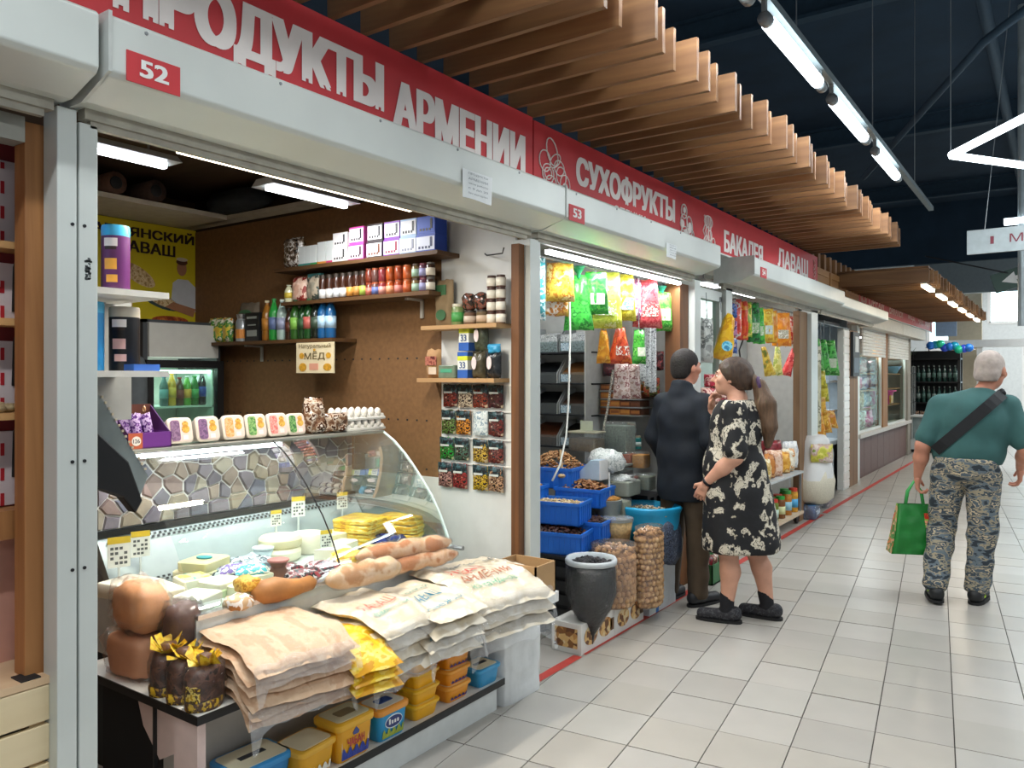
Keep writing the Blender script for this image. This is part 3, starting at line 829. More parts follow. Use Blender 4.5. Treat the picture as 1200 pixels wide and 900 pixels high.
# yellow flatbread poster
t = thing('poster', 'yellow flatbread poster with a man in a white shirt', 'poster', (-5.265, 2.62, 1.93))
MB().box(-.004, .004, 0, .815, 0, .70).make('sheet', mat('#d9c51c', .5, 0, .04, 3), t)
b = MB(); b.text('АРМЯНСКИЙ', (.006, .04, .59), Y_, Z_, .75, .085, 0, .06); b.text('ЛАВАШ', (.006, .20, .485), Y_, Z_, .44, .08, 0, .06)
b.make('lettering', mat('#2a1510', .6), t)
def flat(t, name, pts, m, x=.005): return MB().prism(pts, x, x + .0012, 'x').make(name, m, t)
def ov(cy, cz, ry, rz, rot=0, n=18): return oval(cy, cz, ry, rz, rot, n)[:-1]
LAVP = printed(['#b08a55', '#d8bb87', '#e8d3a8', '#c49c62'], 40)
flat(t, 'bread_picture', ov(.36, .33, .14, .055, -.5), LAVP); flat(t, 'bread_picture', ov(.22, .16, .10, .13, .3), LAVP)
flat(t, 'plate_picture', ov(.53, .16, .15, .05, -.3), mat('#3a4a4a', .5)); flat(t, 'bread_picture', ov(.54, .165, .12, .038, -.3), LAVP, .0065)
flat(t, 'shirt_picture', [(.60, .10), (.62, .30), (.66, .33), (.74, .33), (.80, .28), (.80, .10)], mat('#c9cdd0', .6, 0, .06))
flat(t, 'head_picture', ov(.69, .41, .038, .055), mat('#b07a58', .6), .0065); flat(t, 'hair_picture', ov(.69, .455, .045, .022), mat('#5a3420', .6), .008)
flat(t, 'cap_picture', ov(.69, .475, .045, .014), mat('#d8c9b0', .6), .0093)
flat(t, 'arm_picture', [(.56, .12), (.78, .06), (.80, .12), (.62, .16)], mat('#a87452', .6), .008)
flat(t, 'food_picture', ov(.60, .03, .14, .028), printed(['#8a3a20', '#b3552c', '#d0803c'], 30), .0065)
# drinks fridge under the poster
t = thing('drinks_fridge', 'black framed glass door fridge with bottles under the poster', 'fridge', (-5.26, 2.74, 0))
MB().box(0, .02, 0, .56, .95, 1.92).make('back', WHITE, t)
b = MB(); b.box(0, .48, 0, .03, 0, 1.92).box(0, .48, .53, .56, 0, 1.92).box(0, .48, 0, .56, 1.9, 1.92).box(0, .48, 0, .56, 0, .5); b.make('body', mat('#3b3f42', .4), t)
MB().box(.02, .5, .03, .53, 1.68, 1.9).make('header', mat('#b9b9b2', .5, 0, .04), t)
b = MB(); b.box(.48, .52, 0, .05, .5, 1.66).box(.48, .52, .51, .56, .5, 1.66).box(.48, .52, .05, .51, 1.61, 1.66).box(.48, .52, .05, .51, .5, .58); b.make('door_frame', BLACK, t)
MB().box(.495, .5, .05, .51, .58, 1.61).make('door_glass', clear('#eafff6', .02, .10, .02, 0, 'fridge glass'), t)
for z in (1.0, 1.345): MB().box(.03, .46, .03, .53, z, z + .012).make('shelf', mat('#cfd6d4', .4), t)
MB().box(.03, .46, .03, .05, .6, 1.6).make('lining', mat('#d9e6e0', .4), t); MB().box(.03, .46, .51, .53, .6, 1.6).make('lining', mat('#d9e6e0', .4), t)
MB().box(.4, .44, .05, .51, 1.575, 1.595).make('lamp_strip', emit('#eafff4', 6, 'fridge lamp'), t)
area_light('lamp_light', (.3, .28, 1.57), .1, .4, .9, (.9, 1, .95), (0, 0, 0), t)
def bottle_prof(r, h, neck=.3, rn=.012):
    return [(r * .85, 0), (r, .008), (r, h * (1 - neck) * .93), (r * .9, h * (1 - neck)), (rn * 1.2, h * .88), (rn, h * .9), (rn, h * .965)]
def bottle(name, label, cat, loc, r, h, glass, lab, cap='#d0d0d0', group=None, lz=(.25, .55), neck=.3):
    t = thing(name, label, cat, loc, 0, group)
    MB().lathe(bottle_prof(r, h, neck), 12).make('body', glass, t, 'auto')
    MB().lathe([(r * 1.02, h * lz[0]), (r * 1.02, h * lz[1])], 12).make('label', lab, t, True)
    MB().lathe([(.015, h * .95), (.015, h), (0, h)], 10).make('cap', mat(cap, .4), t)
    return t
def gl(c): return mat(c, .12, 0, .05, 8, 0, (1, 1, 1), .7)
fr = [(.06, '#3a5a5c', '#5f8f97', 'pale water'), (.115, '#c9962e', '#d9a93c', 'amber'), (.17, '#4a2a1a', '#7a2a2a', 'dark brown'), (.225, '#5a9a3a', '#e0a040', 'orange labelled green'), (.29, '#1f6a2c', '#4aa05a', 'green'), (.40, '#1c1c2a', '#2440a0', 'blue labelled dark')]
for k, (y, c, l, nm) in enumerate(fr):
    bottle('drink_bottle', '%s drink bottle on the fridge shelf behind the glass door' % nm, 'bottle', (-4.86, 2.93 + k * .056, 1.358), .028, [.20, .22, .19, .2, .2, .23][k], gl(c), mat(l, .5), ['#3a6ab0', '#e0a030', '#a02a2a', '#d0d0d0', '#2a8a3a', '#303a60'][k])
# side shelves with crisp cans by the white post
for k, (z, lab) in enumerate(((1.815, 'small white shelf by the post, upper, with purple can'), (1.555, 'small white shelf by the post, lower, with black can'))):
    t = thing('wall_shelf', lab, 'shelf', (-2.78, 1.13, z)); MB().box(0, .34, 0, .36, 0, .02).make('board', mat('#d6d3cc', .5), t)
    MB().box(.02, .05, 0, .3, -.03, 0).make('bracket', GREYM, t)
struct(MB().box(-2.82, -2.78, 1.13, 1.55, 1.40, 1.85).make('wall_stub', mat('#8b8d8c', .6)), 'grey upright behind the small can shelves')
def can(label, loc, r, h, body, top, badge, dark=None, badge2='#e0a040'):
    t = thing('snack_can', label, 'can', loc)
    MB().lathe([(r * .97, 0), (r, .004), (r, h * .84)], 18).make('body', mat(body, .35, .1, .04), t, 'auto')
    MB().lathe([(r * 1.005, h * .84), (r * 1.005, h - .008), (r * .96, h), (0, h)], 18).make('lid', mat(top, .35, 0, .04), t, 'auto')
    def patch(nm, a0, a1, z0, z1, m):
        q = 1.012
        MB().grid(lambda u, v: (q * r * math.cos(a0 + (a1 - a0) * u), q * r * math.sin(a0 + (a1 - a0) * u), z0 + (z1 - z0) * v), 6, 2).make(nm, mat(m, .4), t, True)
    a = R(-50)
    patch('badge', a - .5, a + .5, h * .68, h * .80, badge); patch('badge_shade', a - .42, a + .42, h * .63, h * .68, '#2a1a1a')  # dark printed strip below the badge
    patch('picture', a - .45, a + .45, h * .34, h * .5, badge2); patch('flavour_picture', a - .3, a + .5, h * .15, h * .26, badge2)
    if dark: patch('side_text', a - 1.8, a - .75, h * .06, h * .80, dark)
    return t
can('purple snack can with a blue lid on the upper small shelf', (-2.60, 1.395, 1.835), .044, .225, '#5a2560', '#3aa0d0', '#e8e0e4', '#4a3a4a')
can('pale blue snack can half hidden by the white post, upper shelf', (-2.60, 1.27, 1.835), .044, .235, '#8fb8c8', '#2f8ac0', '#e8e4d0', None, '#d0c060')
can('bright blue snack can by the white post on the lower shelf', (-2.60, 1.31, 1.575), .042, .225, '#2a8ac8', '#4ab4e0', '#f0e8e8', None, '#e0b040')
can('black snack can with a pale figure on the lower shelf', (-2.60, 1.425, 1.575), .048, .215, '#16161a', '#c0b8a8', '#f0e8e8', None, '#e8b8b0')
o = MB().box(-.03, .03, -.045, .045, 0, .022).make('price_tag', mat('#3a6ac0', .4), None, False, (-2.50, 1.43, 1.575)); tag(o, 'small blue carton in front of the black snack can', 'carton')
struct(MB().box(-3.98, -3.86, 1.86, 2.02, 0, 1.62).make('trim_41', wood('#6a3a18', '#8a4f22', 2, 8)), 'orange brown timber upright below the can shelves')
o = MB().blob((0, 0, .24), (.10, .07, .24), .6, .8, 14, 10, .1, 5, 7).make('hung_garment', mat('#4f5558', .8, 0, .15), None, True, (-4.78, 2.675, 1.2)); tag(o, 'dark grey garment hung on the side of the fridge', 'garment')

# ---------------- brown side wall shelves
SHB = wood('#4a3018', '#62431f', 0, 8)
def wall_shelf(x0, x1, z, d, label, m=SHB, y=3.415, brackets=()):
    t = thing('wall_shelf', label, 'shelf', (x0, y, z))
    MB().box(0, x1 - x0, -d, 0, -.022, 0).make('board', m, t)
    for bx in brackets:
        MB().box(bx, bx + .02, -d * .7, 0, -.034, -.022).box(bx, bx + .02, -.012, 0, -.13, -.022).make('bracket', mat('#b9b6ae', .5), t)
    return t
wall_shelf(-4.10, -2.74, 2.235, .2, 'upper dark shelf with white cartons on the brown wall')
wall_shelf(-4.03, -2.80, 2.02, .2, 'middle dark shelf with jars on the brown wall', brackets=(.08, 1.0))
wall_shelf(-4.98, -3.56, 1.785, .2, 'lower dark shelf with bottles on the brown wall', brackets=(.5,))
# upper shelf cartons
FOILB = printed(['#2a2420', '#6a5a4a', '#c9c4bc', '#4a3a2c'], 26, .2, bump=.5)
o = MB().bag(.17, .20, .09, nu=10, nv=10, seed=3).make('foil_bag', FOILB, None, True, (-4.0, 3.30, 2.236)); tag(o, 'silver and brown foil bag at the left end of the upper shelf', 'bag')
for k, (x, bc, nm) in enumerate(((-3.90, '#2f7f78', 'teal'), (-3.845, '#2f7f78', 'second teal'), (-3.79, '#2f8a4a', 'green'), (-3.715, '#d08a3a', 'orange'), (-3.635, '#c23a6a', 'pink'))):
    t = thing('slim_carton', 'slim white carton with a %s base on the upper dark shelf' % nm, 'carton', (x, 3.30, 2.236))
    w = .027 if k < 3 else .036
    MB().box(-w, w, -.03, .03, 0, .13 + .012 * (k > 2)).make('body', mat('#d8dedc', .5, 0, .03), t)
    MB().box(-w - .001, w + .001, -.031, .031, 0, .022).make('band', mat(bc, .5), t)
def gift(x, z, w, h, main, band, label, split=0.0, bandz=(0., .3), fig='#2a2a30'):
    t = thing('gift_carton', label, 'carton', (x, 3.30, z))
    MB().box(-w / 2, w / 2, -.05, .05, 0, h, 0).make('body', mat(main, .5, 0, .03), t)
    MB().box(-w / 2 + .004, w / 2 - .004, -.052, -.05, h * .12, h * .9).make('front_panel', mat(band, .5, 0, .04), t)
    b = MB()
    for k in range(4): b.box(-w * .34 + k * w * .17, -w * .34 + k * w * .17 + w * .09, -.054, -.052, h * .2, h * .34)
    b.box(w * .25, w * .36, -.054, -.052, h * .3, h * .85)
    b.make('picture', mat(fig, .5), t)
cx = [-3.535, -3.395, -3.245, -3.11, -2.985, -2.855]
cols = [('#dcdad8', '#e4e2e0', 'white'), ('#c8479a', '#e8e0e4', 'pink'), ('#3a3436', '#e0dedc', 'black'), ('#7a2fa0', '#e4e0e8', 'purple'), ('#9fb8d8', '#e6e6ea', 'pale blue'), ('#1f47b0', '#d8dcea', 'royal blue')]
for k in range(6):
    lo = .09 if k < 1 else .095
    gift(cx[k], 2.236, .125 if k < 5 else .14, lo, cols[k][0], cols[k][1], '%s gift carton in the lower row on the upper shelf' % cols[k][2], fig=['#3a3a3a', '#402030', '#6a3a20', '#8a1a3a', '#8a8fa0', '#303a60'][k])
    gift(cx[k] + .005, 2.236 + lo + .001, .12 if k < 5 else .13, .10 if k else .085, cols[k][0], cols[k][1] if k != 5 else '#2a50b8', '%s gift carton on top of the stack on the upper shelf' % cols[k][2])
# middle shelf
o = bottle('oil_bottle', 'small clear bottle with yellow base left of the middle shelf', 'bottle', (-4.03, 3.28, 2.021), .028, .115, gl('#c9c9a8'), mat('#c9b040', .5), '#d8d8c0')
PINKBAG = printed(['#caa08a', '#d8b8a4', '#8a2a24', '#c9a890'], 14); GREYBAG = printed(['#8f8a7a', '#a89c88', '#3a4a44', '#b9a890'], 14)
o = MB().bag(.13, .16, .06, seed=4).make('paper_pouch', PINKBAG, None, True, (-3.935, 3.29, 2.021)); tag(o, 'pinkish paper pouch with dark fruit on the middle shelf', 'pouch')
t = thing('paper_pouch', 'grey pouch with a teal top on the middle shelf', 'pouch', (-3.79, 3.29, 2.021)); MB().bag(.14, .165, .06, seed=5).make('body', GREYBAG, t, True); MB().box(-.06, .06, -.012, .012, .13, .17).make('top_seal', mat('#3f7a7c', .5), t)
def jar(name, label, loc, r, h, body, lid, labm=None, group=None, lz=(.2, .55), cat='jar'):
    t = thing(name, label, cat, loc, 0, group)
    MB().lathe([(r * .9, 0), (r, .006), (r, h * .8), (r * .85, h * .86)], 12).make('body', body, t, 'auto')
    MB().lathe([(r * .88, h * .86), (r * .88, h), (0, h)], 12).make('lid', lid, t, 'auto')
    if labm: MB().lathe([(r * 1.02, h * lz[0]), (r * 1.02, h * lz[1])], 12).make('label', labm, t, True)
    return t
JB = mat('#3a1f14', .2, 0, .15, 30); DL = mat('#3c332c', .4, .3)
us = [-3.70, -3.64, -3.578, -3.52, -3.462, -3.405, -3.352]
for k, x in enumerate(us):
    w = k < 4
    jar('syrup_jar', 'dark brown jar on the middle shelf, %s label, %s jar from left' % ('a white' if w else ['an orange', 'a slim orange', 'a green and white'][k - 4], ORD[k]), (x, 3.27, 2.021), .025, .15, JB, DL, mat(['#d8d8d4', '#d8d8d4', '#d4d8dc', '#d8d8d4', '#c88a3a', '#b8803c', '#9ab04a'][k], .5), None, (.06, .42))
for k, x in enumerate((-3.30, -3.25, -3.195, -3.135, -3.07, -3.005, -2.94, -2.885, -2.835)):
    for lv in (0, 1):
        nm = ['dark reddish', 'blue striped', 'pink rimmed', 'orange', 'rust', 'bright orange', 'green white', 'lilac', 'white tagged'][k]
        jar('preserve_jar', '%s preserve jar, %s of its pair on the middle shelf' % (nm, ['lower', 'upper'][lv]), (x, 3.27, 2.021 + lv * .08), .026, .078, mat(['#6a2c1c', '#5a3a34', '#7a2c30', '#a04a20', '#8a3a1c', '#b0542a', '#6a5a3a', '#5a3a4a', '#3a2c24'][k], .25, 0, .2, 40), mat(['#8a3a20', '#a05030', '#a04a2a', '#b05a2a', '#a85028', '#b86030', '#4a3a30', '#6a2a3a', '#4a4640'][k], .4), mat(['#b86a5a', '#5a6aa0', '#c08a80', '#d0906a', '#c07a70', '#b85a30', '#9ab8a0', '#8a8ab0', '#cfc8b8'][k], .5) if lv == 0 or k > 5 else None, None, (.1, .62))
# lower shelf drinks
for k, x in enumerate((-4.79, -4.71, -4.63)):
    b = MB().bag(.10, .165, .06, seed=10 + k)
    o = b.make('snack_bag', printed(['#c9a82a', '#d8c040', '#4a8a3a', '#e0dcc8', '#c08a2a'], 16), None, True, (x, 3.26, 1.786)); tag(o, 'small yellow and green snack bag on the lower shelf, %s from the left' % ORD[k], 'bag')
t = thing('paper_pouch', 'tall grey pouch with a green oval on the lower shelf', 'pouch', (-4.53, 3.36, 1.786)); MB().bag(.2, .27, .07, seed=9).make('body', mat('#6d6252', .8, 0, .1), t, True); MB().prism(ov(0, .19, .07, .03), -.045, -.043, 'y').make('label', mat('#3f6a4a', .6), t)
t = thing('clear_jar', 'clear jar with a foil cap and orange label on the lower shelf', 'jar', (-4.47, 3.25, 1.786)); MB().lathe([(.04, 0), (.042, .13), (.03, .15)], 12).make('body', mat('#8a8f90', .15, .2), t, 'auto'); MB().lathe([(.03, .15), (.038, .18), (0, .19)], 12).make('lid', CHROME, t); MB().lathe([(.043, .02), (.043, .08)], 12).make('label', mat('#c07a30', .5), t)
t = thing('black_carton', 'black carton with pale print on the lower shelf', 'carton', (-4.34, 3.28, 1.786)); MB().box(-.07, .07, -.05, .05, 0, .185).make('body', mat('#15171a', .4), t); MB().box(-.05, .05, -.052, -.05, .03, .07).box(-.04, .04, -.052, -.05, .10, .108).box(-.05, .05, -.052, -.05, .145, .16).make('print', mat('#8a8f88', .5), t)
LB = [(-4.235, '#8a5a20', '#a8702a', '#c9c0a0', .26, 'amber bottle with a cream cap'), (-4.165, '#2a8a3a', '#5a6a90', '#2a7a3a', .27, 'large green bottle with a blue label'), (-4.085, '#9ab0a8', '#8a90a8', '#c0c8c0', .26, 'large clear bottle'), (-4.015, '#3a2418', '#5a3020', '#2a2a2a', .2, 'small dark brown bottle'), (-3.955, '#2f5a24', '#7ab04a', '#1e3a1e', .25, 'bottle with a bright green neck label'), (-3.885, '#1f4020', '#2a4a2a', '#c0b890', .23, 'slim dark green bottle'), (-3.83, '#1e4a22', '#b05a50', '#2a5a30', .25, 'green bottle with a pinkish label'), (-3.765, '#182018', '#3a4a3a', '#9aa0a8', .24, 'black green bottle'), (-3.70, '#1c5a90', '#a8c8e0', '#2a5aa0', .25, 'first blue water bottle with pale label'), (-3.632, '#1c5a90', '#a8c8e0', '#2a5aa0', .245, 'second blue water bottle with pale label')]
for k, (x, c, l, cp, h, nm) in enumerate(LB):
    bottle('shelf_bottle', nm + ' on the lower dark shelf', 'bottle', (x, 3.27, 1.786), .034 if h > .22 else .026, h, gl(c), mat(l, .45, 0, .15, 30), cp)
t = thing('honey_sign', 'cream placard reading natural honey under the bottle shelf', 'sign', (-3.87, 3.21, 1.575))
MB().box(0, .335, -.004, .004, 0, .185).make('board', mat('#e2d3ae', .6, 0, .06), t)
MB().text('Натуральный', (.025, -.0055, .145), X_, Z_, .285, .032, 0, .025).text('МЁД', (.075, -.0055, .075), X_, Z_, .185, .058, 0, .03).make('lettering', mat('#6a5a34', .6), t)
b = MB()
for (a, c_, r1, r2) in ((.05, .105, .022, .018), (.29, .105, .022, .018), (.06, .035, .034, .026), (.28, .035, .036, .022), (.165, .14, .01, .008)): b.prism(ov(a, c_, r1, r2), -.006, -.004, 'y')
b.make('bee_picture', mat('#c9952a', .6, 0, .3, 60), t); MB().box(.12, .20, -.0055, -.004, .018, .058).make('honeycomb_picture', mat('#d89a80', .6), t)

# ---------------- white panel: two pine shelves and the snack packs
PSH = wood('#a8835a', '#c09a6a', 0, 8)
wall_shelf(-2.90, -2.385, 1.832, .14, 'upper pine shelf on the white panel with small jars', PSH, 3.404)
wall_shelf(-2.93, -2.40, 1.545, .14, 'lower pine shelf on the white panel with pouches', PSH, 3.404)
YW = 3.33
t = thing('paper_pouch', 'tall kraft pouch with green labels on the upper pine shelf', 'pouch', (-2.80, YW + .02, 1.833)); MB().bag(.125, .255, .06, seed=20).make('body', mat('#8f7a5c', .8, 0, .1), t, True); MB().box(-.04, .035, -.034, -.032, .17, .225).make('label', mat('#3d6a45', .6), t); MB().prism(ov(0, .06, .035, .03), -.036, -.034, 'y').make('leaf_picture', mat('#3d6a45', .6), t)
for k, (x, hh, c, l, nm) in enumerate(((-2.69, .115, '#7a8a5a', '#4a9a50', 'green labelled'), (-2.605, .075, '#6a5040', '#c0b0a0', 'lower brown'), (-2.52, .075, '#6a5a40', '#c0a890', 'lower tan'))):
    jar('herb_jar', '%s herb jar on the upper pine shelf' % nm, (x, YW, 1.833), .036, hh, mat(c, .3, 0, .2, 30), mat('#c9c4b0' if k == 0 else '#3a3028', .4), mat(l, .5), None, (.15, .6))
for k, (x, nm) in enumerate(((-2.61, 'left'), (-2.53, 'right'))):
    o = MB().blob((0, 0, .045), (.045, .035, .047), .8, .8, 12, 8, .2, 9, k).make('dark_bag', printed(['#241d18', '#3a2f26', '#8a4a3a', '#5a5048'], 40, .25), None, True, (x, YW, 1.91)); tag(o, 'dark tied bag of herbs on top of a jar, %s one' % nm, 'bag')
for i, x in enumerate((-2.462, -2.402)):
    for k in range(4):
        jar('spice_jar', 'small white labelled spice jar by the timber post, %s column, %s from the bottom' % (['left', 'right'][i], ORD[k]), (x, YW, 1.833 + .0635 * k), .0265, .062, mat('#5a3428', .4), mat('#4a3630', .4), mat('#e0dccf', .5), None, (.08, .78))
t = thing('paper_pouch', 'kraft pouch with a red picture on the lower pine shelf', 'pouch', (-2.86, YW, 1.546)); MB().bag(.10, .16, .05, seed=22).make('body', mat('#a8845c', .8, 0, .08), t, True); MB().box(-.04, .04, -.03, -.028, .07, .12).make('label', printed(['#7a3a34', '#a86a5a', '#5a2a2a'], 30), t); MB().box(-.015, .04, -.031, -.029, .02, .06).make('sticker', mat('#c9b8a4', .6), t)
t = thing('clear_tray', 'flat clear tray of green herbs on the lower pine shelf', 'tray', (-2.74, YW, 1.546)); MB().rbox(-.06, .06, -.04, .04, 0, .07, .01).make('body', mat('#6a7a68', .3, 0, .2, 40), t); MB().box(-.04, .04, -.042, -.04, .03, .05).make('label', mat('#4a9a7a', .5), t)
for k, z in enumerate((1.546, 1.692)):
    t = thing('tall_carton', 'tall carton in yellow, white and blue, %s of two on the lower pine shelf' % ['lower', 'upper'][k], 'carton', (-2.635 + .008 * k, YW, z))
    MB().box(-.033, .033, -.03, .03, 0, .135).make('body', mat('#dfe3dc', .5), t); MB().box(-.034, .034, -.031, .031, 0, .045).make('blue_band', mat('#2c5aa8', .5), t); MB().box(-.034, .034, -.031, .031, .118, .14).make('blue_top', mat('#2c5aa8', .5), t)
    MB().box(-.034, .034, -.0315, .031, .095, .118).make('yellow_band', mat('#c9d23a', .5), t); MB().text('33', (-.02, -.033, .052), X_, Z_, .04, .035, 0, .03).make('lettering', mat('#2a4a80', .5), t)
for k, (x, z, c, nm) in enumerate(((-2.545, 1.546, '#4a4636', 'lower left'), (-2.53, 1.692, '#3f4434', 'upper'), (-2.445, 1.546, '#23262a', 'right, blue topped'))):
    t = thing('seed_packet', 'clear packet of dark seeds with a white oval label, %s' % nm, 'packet', (x, YW, z)); MB().bag(.085, .14, .06, seed=30 + k, wr=.06).make('body', mat(c, .25, 0, .35, 60), t, True); MB().prism(ov(-.01, .08, .016, .035), -.035, -.033, 'y').make('label', mat('#e0d0d0', .5), t)
    if k == 2: MB().bag(.08, .05, .05, (0, 0, .13), seed=2).make('top_seal', mat('#3a9ac8', .4), t, True)
rows = [(1.387, 1.508), (1.236, 1.366), (1.092, 1.214), (.94, 1.074)]
pk = [['#7a2a20', '#c9b8a0', '#8a3a28', '#4a2024'], ['#5a7a3a', '#c9832a', '#c8d4d4', '#6a2a28'], ['#1f8a34', '#4a6a5a', '#c0a040', '#7a3a34'], ['#a87a74', '#9a3030', '#c9a82a', '#b08a6a']]
nmc = [['dark red', 'cream', 'brick red', 'wine red'], ['leafy green', 'orange', 'half empty clear', 'maroon'], ['bright green', 'blue green', 'mauve and yellow', 'russet'], ['dusty pink', 'crimson', 'golden yellow', 'tan']]
for r, (z0, z1) in enumerate(rows):
    struct(MB().box(-2.86, -2.37, 3.395, 3.404, z1 - .004, z1 + .004).make('trim_%d' % (30 + r), WHITE), None)
    for c in range(4):
        x = -2.79 + c * .105 - (.012 * r if c < 2 else 0)
        t = thing('snack_pack', '%s snack pack clipped on the white panel, row %s from the top' % (nmc[r][c], ORD[r]), 'packet', (x, 3.385, z0))
        h = z1 - z0
        MB().bag(.10, h, .03, seed=r * 5 + c, nu=8, nv=8, wr=.08).make('body', printed(['#2a1814', pk[r][c], '#3a2420', pk[r][c], '#b8a890'] if pk[r][c] != '#c8d4d4' else ['#b8c8cc', '#d8e0e0', '#8aa0b0', '#c8d4d4'], 38, .25, bump=.3), t, True)
        if not (r == 1 and c == 2):
            MB().bag(.098, h * .42, .024, (0, -.004, h * .58), seed=r + c, nu=6, nv=6, wr=.05).make('header', printed(['#16181c', '#1c2226', '#3a5a60', '#16181c'], 30, .3), t, True)
            MB().box(-.03, .03, -.022, -.020, h * .62, h * .70).make('name_strip', mat('#c8ccc8', .5), t)
t = thing('wire_hook', 'thin dark wire hook on the white panel near the timber post', 'hook', (-2.46, 3.40, 2.20)); MB().tube([(-.1, 0, .02), (-.05, -.05, .0), (.06, -.06, .0), (.07, -.06, .03)], .004, 6).make('wire', DARK, t, True)

# ================================================================ bread counter and curved display case
ct = thing('bread_counter', 'white bread counter with black edging, low front shelf and plastered end pier', 'counter', (-2.3, 1.45, 0))
XB, ZB = -2.235, .48
WB(ct).box(-3.0, XB, 1.462, 3.30, ZB - .025, ZB).make('top_board', mat('#e1dfda', .45, 0, .03), bevel=.002)
WB(ct).box(-3.0, XB + .002, 1.458, 1.462, ZB - .027, ZB + .001).box(XB, XB + .003, 1.458, 3.30, ZB - .027, ZB + .001).make('black_edging', BLACK)
WB(ct).box(-2.38, -2.25, 1.47, 1.50, .0, ZB - .025).make('leg', mat('#dcc3bb', .5, 0, .05))
WB(ct).prism([(-2.62, ZB - .025), (-2.38, ZB - .025), (-2.38, .32), (-2.48, .27), (-2.58, .36)], 1.48, 1.50, 'y').make('gusset', mat('#dcc3bb', .5, 0, .05))
WB(ct).box(-2.505, -2.495, 1.47, 1.482, .0, ZB - .03).make('cable_strip', BLACK)
WB(ct).box(-2.49, -2.38, 1.50, 1.52, 0, .30).make('side_panel', mat('#b9b6b0', .6))
WB(ct).box(-3.0, -2.50, 1.56, 1.58, 0, .44).make('dark_back', mat('#17171a', .8))  # near-black sheet stands for the shaded void under the counter
WB(ct).box(-2.42, -2.40, 1.52, 3.0, 0, ZB - .025).make('back_panel', mat('#b5b0a8', .6, 0, .04))
WB(ct).box(-2.40, -2.145, 1.50, 3.0, .115, .137).make('low_shelf', mat('#d9d8d2', .5, 0, .04))
WB(ct).box(-2.145, -2.141, 1.50, 3.0, .110, .140).make('shelf_edging', BLACK)
WB(ct).box(-2.18, -2.16, 1.50, 2.96, 0, .115).make('base_panel', mat('#cfd2cf', .5, 0, .05))
def pier(u, v):
    pts = [(-2.42, 3.0), (-2.15, 3.0), (-2.13, 3.05), (-2.13, 3.28), (-2.18, 3.31), (-2.42, 3.31)]
    k = u * (len(pts) - 1); i = min(int(k), len(pts) - 2); f = k - i
    x = pts[i][0] * (1 - f) + pts[i + 1][0] * f; y = pts[i][1] * (1 - f) + pts[i + 1][1] * f
    return (x + .012 * mnoise.noise(Vector((y * 8, v * 7, 1))), y + .012 * mnoise.noise(Vector((x * 8, v * 7, 5))), v * (ZB - .025))
WB(ct).grid(pier, 20, 14).make('end_pier', mat('#d5d7d6', .6, 0, .1, 10, .3), None, True)

cs = thing('display_case', 'curved glass chilled display case with stone clad back, full of cheese', 'display case', (-3.0, 1.63, 0))
STEEL = mat('#a9aaa2', .3, .7, .06, 5)
WB(cs).box(-3.45, -2.62, 1.63, 3.05, 0, ZB - .03).make('lower_body', mat('#1c1d1f', .7))  # near-black colour paints the shade below the counter into the body
b = WB(cs); b.box(-3.45, -3.02, 1.63, 3.05, ZB - .03, .70).box(-3.45, -3.28, 1.63, 3.05, .7, 1.24); b.make('body', mat('#c9ccca', .5))
WB(cs).prism([(-3.08, .66), (-2.50, .66), (-2.50, .70), (-3.08, .70)], 1.63, 3.05, 'y').make('deck', mat('#c9d2d2', .35, 0, .03))
WB(cs).box(-2.56, -2.50, 1.63, 3.05, ZB, .66).make('front_plinth', mat('#cfd4d3', .4))
WB(cs).prism([(-3.10, .70), (-3.05, .70), (-3.19, .905), (-3.24, .905)], 1.63, 3.04, 'y').make('back_duct', mat('#9aa4a4', .4, .2, .05))
WB(cs).prism([(-3.24, .90), (-3.18, .90), (-3.18, .925), (-3.24, .925)], 1.63, 3.04, 'y').make('black_rail', BLACK)
for nm, (xa, za, xb, zb) in (('upper_grille', (-3.163, .872, -3.178, .895)), ('lower_grille', (-3.056, .712, -3.070, .732))):
    b = WB(cs); y = 1.66
    while y < 3.0:
        for r, (o_) in ((0, 0), (1, .012)):
            p0, q0 = xa + (xb - xa) * r * .5, za + (zb - za) * r * .5
            p1, q1 = xa + (xb - xa) * (r * .5 + .38), za + (zb - za) * (r * .5 + .38)
            b.add([(p0 + .003, y + o_, q0), (p0 + .003, y + o_ + .013, q0), (p1 + .003, y + o_ + .013, q1), (p1 + .003, y + o_, q1)], [(0, 1, 2, 3)])
        y += .024
    o = b.make(nm, DARK); o['kind'] = 'stuff'
# stone clad back: every stone its own piece
WB(cs).box(-3.235, -3.205, 1.63, 3.04, .925, 1.235).make('stone_bed', mat('#d9d6cf', .8, 0, .05))
def clip(poly, a, bq):
    """keep the side of the bisector of a, b that is nearer to a, pulled in by a joint"""
    mx, my = (a[0] + bq[0]) / 2, (a[1] + bq[1]) / 2; nx, ny = bq[0] - a[0], bq[1] - a[1]; l = math.hypot(nx, ny); nx /= l; ny /= l
    mx -= nx * .0035; my -= ny * .0035
    out = []
    for i in range(len(poly)):
        p, q = poly[i], poly[(i + 1) % len(poly)]
        dp = (p[0] - mx) * nx + (p[1] - my) * ny; dq = (q[0] - mx) * nx + (q[1] - my) * ny
        if dp <= 0: out.append(p)
        if dp * dq < 0:
            f = dp / (dp - dq); out.append((p[0] + (q[0] - p[0]) * f, p[1] + (q[1] - p[1]) * f))
    return out
rs = random.Random(11)
seeds = [(1.60 + (i + .5 + .5 * (j % 2)) * .080 + rs.uniform(-.033, .033), .925 + (j + .5) * .0625 + rs.uniform(-.024, .024)) for i in range(19) for j in range(5)]
